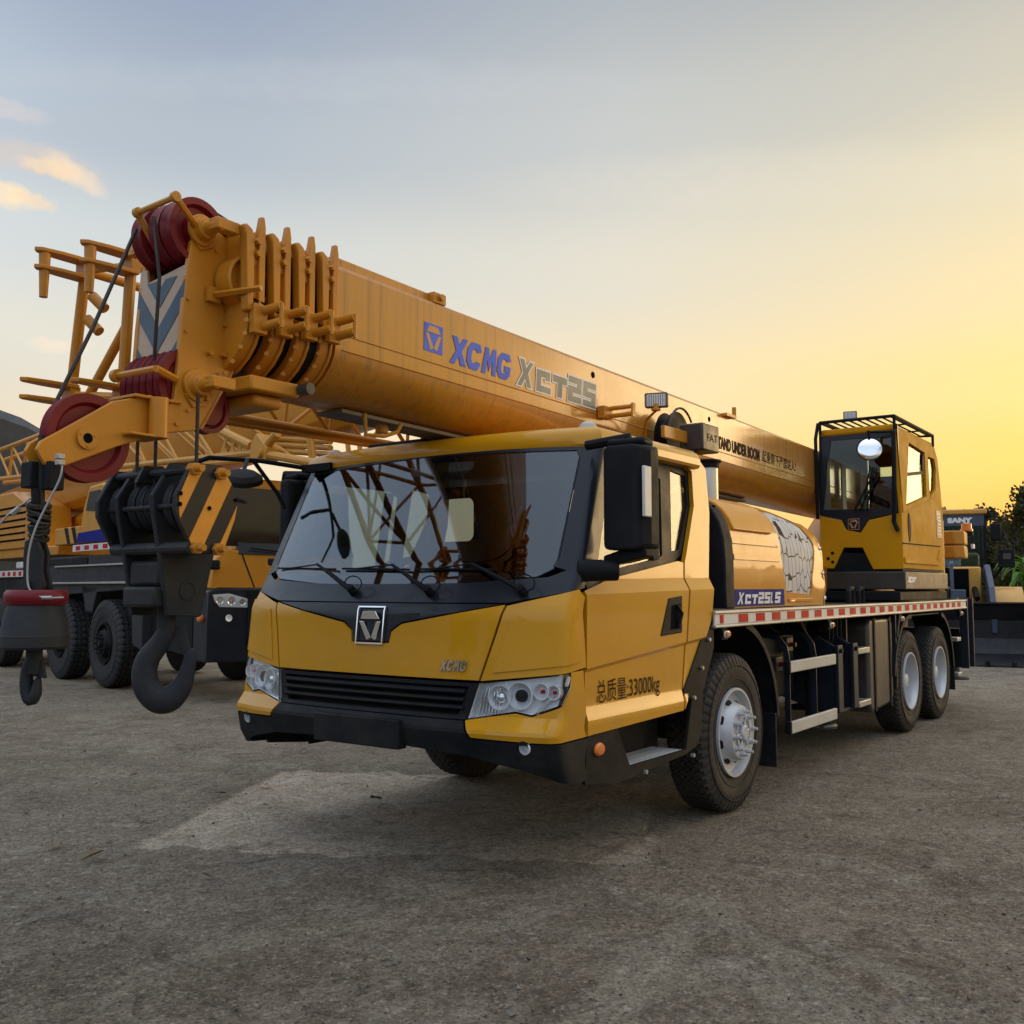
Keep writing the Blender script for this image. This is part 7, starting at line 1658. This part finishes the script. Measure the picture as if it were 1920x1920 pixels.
b = nb(); box(b, -.31, -.30, c.y-.09, c.y+.07, c.z-.03, c.z+.10); obj('lamp_glass', b, M_ang, lb)
b = nb(); tube(b, [(-.1, c.y+.1, c.z-.2), (0, c.y+.35, c.z-.55), (.1, c.y+.45, 1.5)], .04, 8); obj('lamp_post', b, M_blk, lb)
b = nb(); tube(b, [(-.1, c.y+.05, c.z+.2), (-.1, c.y+.02, c.z+.34), (-.1, c.y+.3, c.z+.36)], .015, 6); obj('lamp_bracket', b, M_blk, lb)
for y in (-.9, -.45): b = nb(); tube(b, [(.1, y, 1.58), (.1, y, 1.92), (.1, y-.28, 1.92), (.1, y-.28, 1.58)], .02, 6); obj('grab_rail', b, M_blk, RM)
b = nb(); box(b, .1, .5, -1.25, -.9, 1.85, 2.2); obj('control_box', b, M_blk, RM, bev=.03)
b = nb(); tube(b, [(.9, 1.35, 2.40), (.9, -1.3, 2.40)], .02, 6); obj('hand_rail', b, M_blk, RM)
for y in (-1.0, 1.0): wheel(RM, 1.6, y, R=.62, w=.45, rim=.3, kind='steer', rub=M_rub, rimmat=M_ltan, style='block', lugs=24, flip=y > 0)

# ================================================================ TREES AND PLANTS
def leafmat(name, c, c2):
    m = mat(name, c, .6, var=.35, vs=1.3); t = m.node_tree; bs = t.nodes['Principled BSDF']
    tr = t.nodes.new('ShaderNodeBsdfTranslucent'); tr.inputs[0].default_value = tuple(c2)+(1,); mx = t.nodes.new('ShaderNodeMixShader'); mx.inputs[0].default_value = .25
    o = [n for n in t.nodes if n.type == 'OUTPUT_MATERIAL'][0]; t.links.new(bs.outputs[0], mx.inputs[1]); t.links.new(tr.outputs[0], mx.inputs[2]); t.links.new(mx.outputs[0], o.inputs[0]); return m
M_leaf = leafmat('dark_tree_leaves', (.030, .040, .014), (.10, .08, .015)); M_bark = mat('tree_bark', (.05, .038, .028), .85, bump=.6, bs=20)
M_green = leafmat('fresh_green_leaves', (.07, .19, .02), (.16, .34, .03))
def tree(x, y, h, r, seed, label, n=5200, leaf=.16, squash=.72):
    rnd = random.Random(seed); T = thing('tree', label, 'tree', Frame((x, y, 0), rnd.uniform(0, 6)), group='backlit trees beyond the yard')
    b = nb(); th = h*.35; tube(b, [(0, 0, 0), (.1, 0, th*.5), (0, .1, th), (.2, .1, h*.7)], [.28*h/8, .2*h/8, .15*h/8, .05], 8); tips = []
    for k in range(9):
        a = rnd.uniform(0, 2*pi); z0 = rnd.uniform(th*.7, h*.6); e = Vector((cos(a)*r*rnd.uniform(.4, .8), sin(a)*r*rnd.uniform(.4, .8), min(h*.9, z0+rnd.uniform(.1, .4)*h)))
        tube(b, [(0, 0, z0), e*.5+Vector((0, 0, z0*.45)), e], [.09*h/8, .05*h/8, .02], 6); tips.append(e)
    obj('trunk', b, M_bark, T)
    b = nb(); cl = []
    for k in range(34):
        a = rnd.uniform(0, 2*pi); u = rnd.uniform(-1, 1); q = rnd.uniform(.25, 1)**.5
        cl.append((Vector((cos(a)*sqrt(1-u*u)*r*q, sin(a)*sqrt(1-u*u)*r*q, h-r*squash+u*r*squash*q*(1.0 if u > 0 else .8))), rnd.uniform(.16, .34)*r))
    for k in range(n):
        c, cr = cl[rnd.randrange(len(cl))]; v = Vector((rnd.gauss(0, 1), rnd.gauss(0, 1), rnd.gauss(0, .8))); v = v.normalized()*cr*rnd.uniform(.2, 1.08)
        p = c+v; s = leaf*rnd.uniform(.5, 1.2); e1 = Vector((rnd.gauss(0, 1), rnd.gauss(0, 1), rnd.gauss(0, 1))).normalized(); e2 = e1.orthogonal().normalized()*rnd.uniform(.4, .7)
        vs = [b.verts.new(p+e1*s), b.verts.new(p+e2*s), b.verts.new(p-e1*s), b.verts.new(p-e2*s)]; b.faces.new(vs)
    obj('crown', b, M_leaf, T, recalc=False); return T
def gp(px_, dist):                  # ground point at view depth dist under pixel column px_
    d = fw+rt*((px_-960)/FPX); d = Vector((d.x, d.y, 0)); k = dist/d.dot(fw); return CAM.x+d.x*k, CAM.y+d.y*k
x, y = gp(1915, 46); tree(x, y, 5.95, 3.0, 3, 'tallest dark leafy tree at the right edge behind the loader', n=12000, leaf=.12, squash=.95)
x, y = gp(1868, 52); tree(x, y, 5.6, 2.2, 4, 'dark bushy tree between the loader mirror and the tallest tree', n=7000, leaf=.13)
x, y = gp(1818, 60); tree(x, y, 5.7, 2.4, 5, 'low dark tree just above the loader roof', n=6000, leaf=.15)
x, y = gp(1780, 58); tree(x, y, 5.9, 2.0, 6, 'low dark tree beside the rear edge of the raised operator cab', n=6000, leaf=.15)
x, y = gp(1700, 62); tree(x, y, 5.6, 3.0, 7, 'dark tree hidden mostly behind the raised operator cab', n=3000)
# bright green strap-leaved plant at the right edge
x, y = gp(1915, 27.0)
PL = thing('leafy_plant', 'bright green long leaved plant behind the yellow machine at the right edge', 'plant', Frame((x, y, 0)))
b = nb(); tube(b, [(0, 0, 0), (.05, 0, 1.2), (0, .05, 2.0)], [.05, .04, .02], 6); obj('stem', b, M_green, PL)
rnd = random.Random(2)
for k in range(22):
    a = rnd.uniform(0, 2*pi); z0 = rnd.uniform(1.2, 2.3); L_ = rnd.uniform(.5, .85); d = Vector((cos(a), sin(a), 0)); sd_ = Vector((-sin(a), cos(a), 0)); b = nb(); pr = None
    for i in range(8):
        f_ = i/7; c = Vector((0, 0, z0))+d*L_*f_+Vector((0, 0, L_*(1.0*f_-1.35*f_*f_))); w_ = .075*sin(pi*min(1, f_*.9+.1))+.004
        cur = [b.verts.new(c-sd_*w_), b.verts.new(c-Vector((0, 0, .02))), b.verts.new(c+sd_*w_)]
        if pr: b.faces.new((pr[0], pr[1], cur[1], cur[0])); b.faces.new((pr[1], pr[2], cur[2], cur[1]))
        pr = cur
    obj('leaf', b, M_green, PL, recalc=False)
# low wall of far scrub that closes the horizon on the left
b = nb(); rnd = random.Random(9)
for k in range(26000):
    f_ = rnd.random(); a = radians(-50+f_*135); R_ = 62+rnd.uniform(-3, 3); z_ = rnd.uniform(0, 1)**1.2*(3.2+.8*sin(f_*61)+.5*sin(f_*150)); p = Vector((CAM.x+cos(a)*R_, CAM.y+sin(a)*R_, z_)); s = rnd.uniform(.15, .4)
    e1 = Vector((rnd.gauss(0, 1), rnd.gauss(0, 1), rnd.gauss(0, 1))).normalized(); e2 = e1.orthogonal().normalized()*.6
    b.faces.new([b.verts.new(p+e1*s), b.verts.new(p+e2*s), b.verts.new(p-e1*s), b.verts.new(p-e2*s)])
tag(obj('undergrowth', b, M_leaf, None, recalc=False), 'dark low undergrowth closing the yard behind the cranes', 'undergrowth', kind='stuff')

# ================================================================ LITTER ON THE GROUND
M_dleaf = mat('dry_leaf', (.15, .115, .075), .8, var=.4); M_stone = mat('grey_stone', (.16, .15, .135), .85, var=.25, bump=.5, bs=60); M_dstone = mat('dark_clod', (.11, .085, .065), .9, var=.3)
LF = [((415, 1493), .055, 'pale curled dry leaf lying left of the concrete patch'), ((497, 1477), .06, 'brown curled dry leaf on the upper edge of the concrete patch'), ((172, 1616), .085, 'large pale folded leaf on the dirt at the left'),
      ((103, 1589), .06, 'dark crumpled leaf above the large pale folded leaf'), ((705, 1506), .075, 'dark folded leaf standing up on the concrete patch'), ((390, 1648), .045, 'small grey leaf below the concrete patch'),
      ((250, 1458), .05, 'thin dark dry leaf at the left near the hook'), ((1213, 1566), .06, 'thin brown dry leaf in front of the front wheel'), ((1735, 1626), .05, 'slim pale dry leaf on the right side dirt'),
      ((1512, 1572), .03, 'tiny brown dry leaf right of the front wheel'), ((1752, 1473), .05, 'flat brown dry leaf near the rear wheels'), ((268, 1555), .035, 'tiny brown dry leaf left of the patch corner')]
rnd = random.Random(11)
for (q, s, lb) in LF:
    c = at(q[0], q[1], 'Z', 0); a = rnd.uniform(0, 6.28); b = nb(); d = Vector((cos(a), sin(a), 0)); n_ = Vector((-sin(a), cos(a), 0)); rows = []
    for i in range(7):
        f_ = i/6; w_ = s*.42*sin(pi*(f_*.9+.05)); lift = .2*s+.35*s*f_*f_+rnd.uniform(0, .05)*s
        rows.append([b.verts.new(c+d*s*(f_-.5)*2*.8+n_*w_*t_+Vector((0, 0, max(.004, lift+abs(t_)*w_*.9)))) for t_ in (-1, -.4, .4, 1)])
    for r0, r1 in zip(rows, rows[1:]):
        for i in range(3): b.faces.new((r0[i], r0[i+1], r1[i+1], r1[i]))
    tag(obj('dry_leaf', b, M_dleaf, None, recalc=False), lb, 'leaf', group='dry leaves scattered on the yard')
def gravel(name, n, smin, smax, m, seed, lbl):
    rnd = random.Random(seed); b = nb()
    for k in range(n):
        px_, py_ = rnd.uniform(-60, 1980), 1330+600*rnd.random()**.8; c = at(px_, py_, 'Z', 0); s = rnd.uniform(smin, smax)*(1 if rnd.random() < .93 else 1.8); rr = []
        if -2.5 < c.x < 8 and -1.2 < c.y < 1.2: continue
        v = [Vector((rnd.gauss(0, 1), rnd.gauss(0, 1), rnd.gauss(0, 1)*.6)) for _ in range(9)]
        vs = [b.verts.new(c+Vector((0, 0, s*.25))+q.normalized()*s*rnd.uniform(.7, 1.1)) for q in v]
        r_ = bmesh.ops.convex_hull(b, input=vs); 
        for g_ in r_['geom_interior']: 
            if isinstance(g_, bmesh.types.BMVert) and g_.is_valid: b.verts.remove(g_)
    o = obj(name, b, m, None); return tag(o, lbl, 'gravel', kind='stuff')
gravel('gravel', 1300, .0025, .009, M_stone, 21, 'small grey stones scattered over the packed dirt')
gravel('gravel', 520, .003, .010, M_dstone, 22, 'dark crumbs of dirt scattered over the yard')
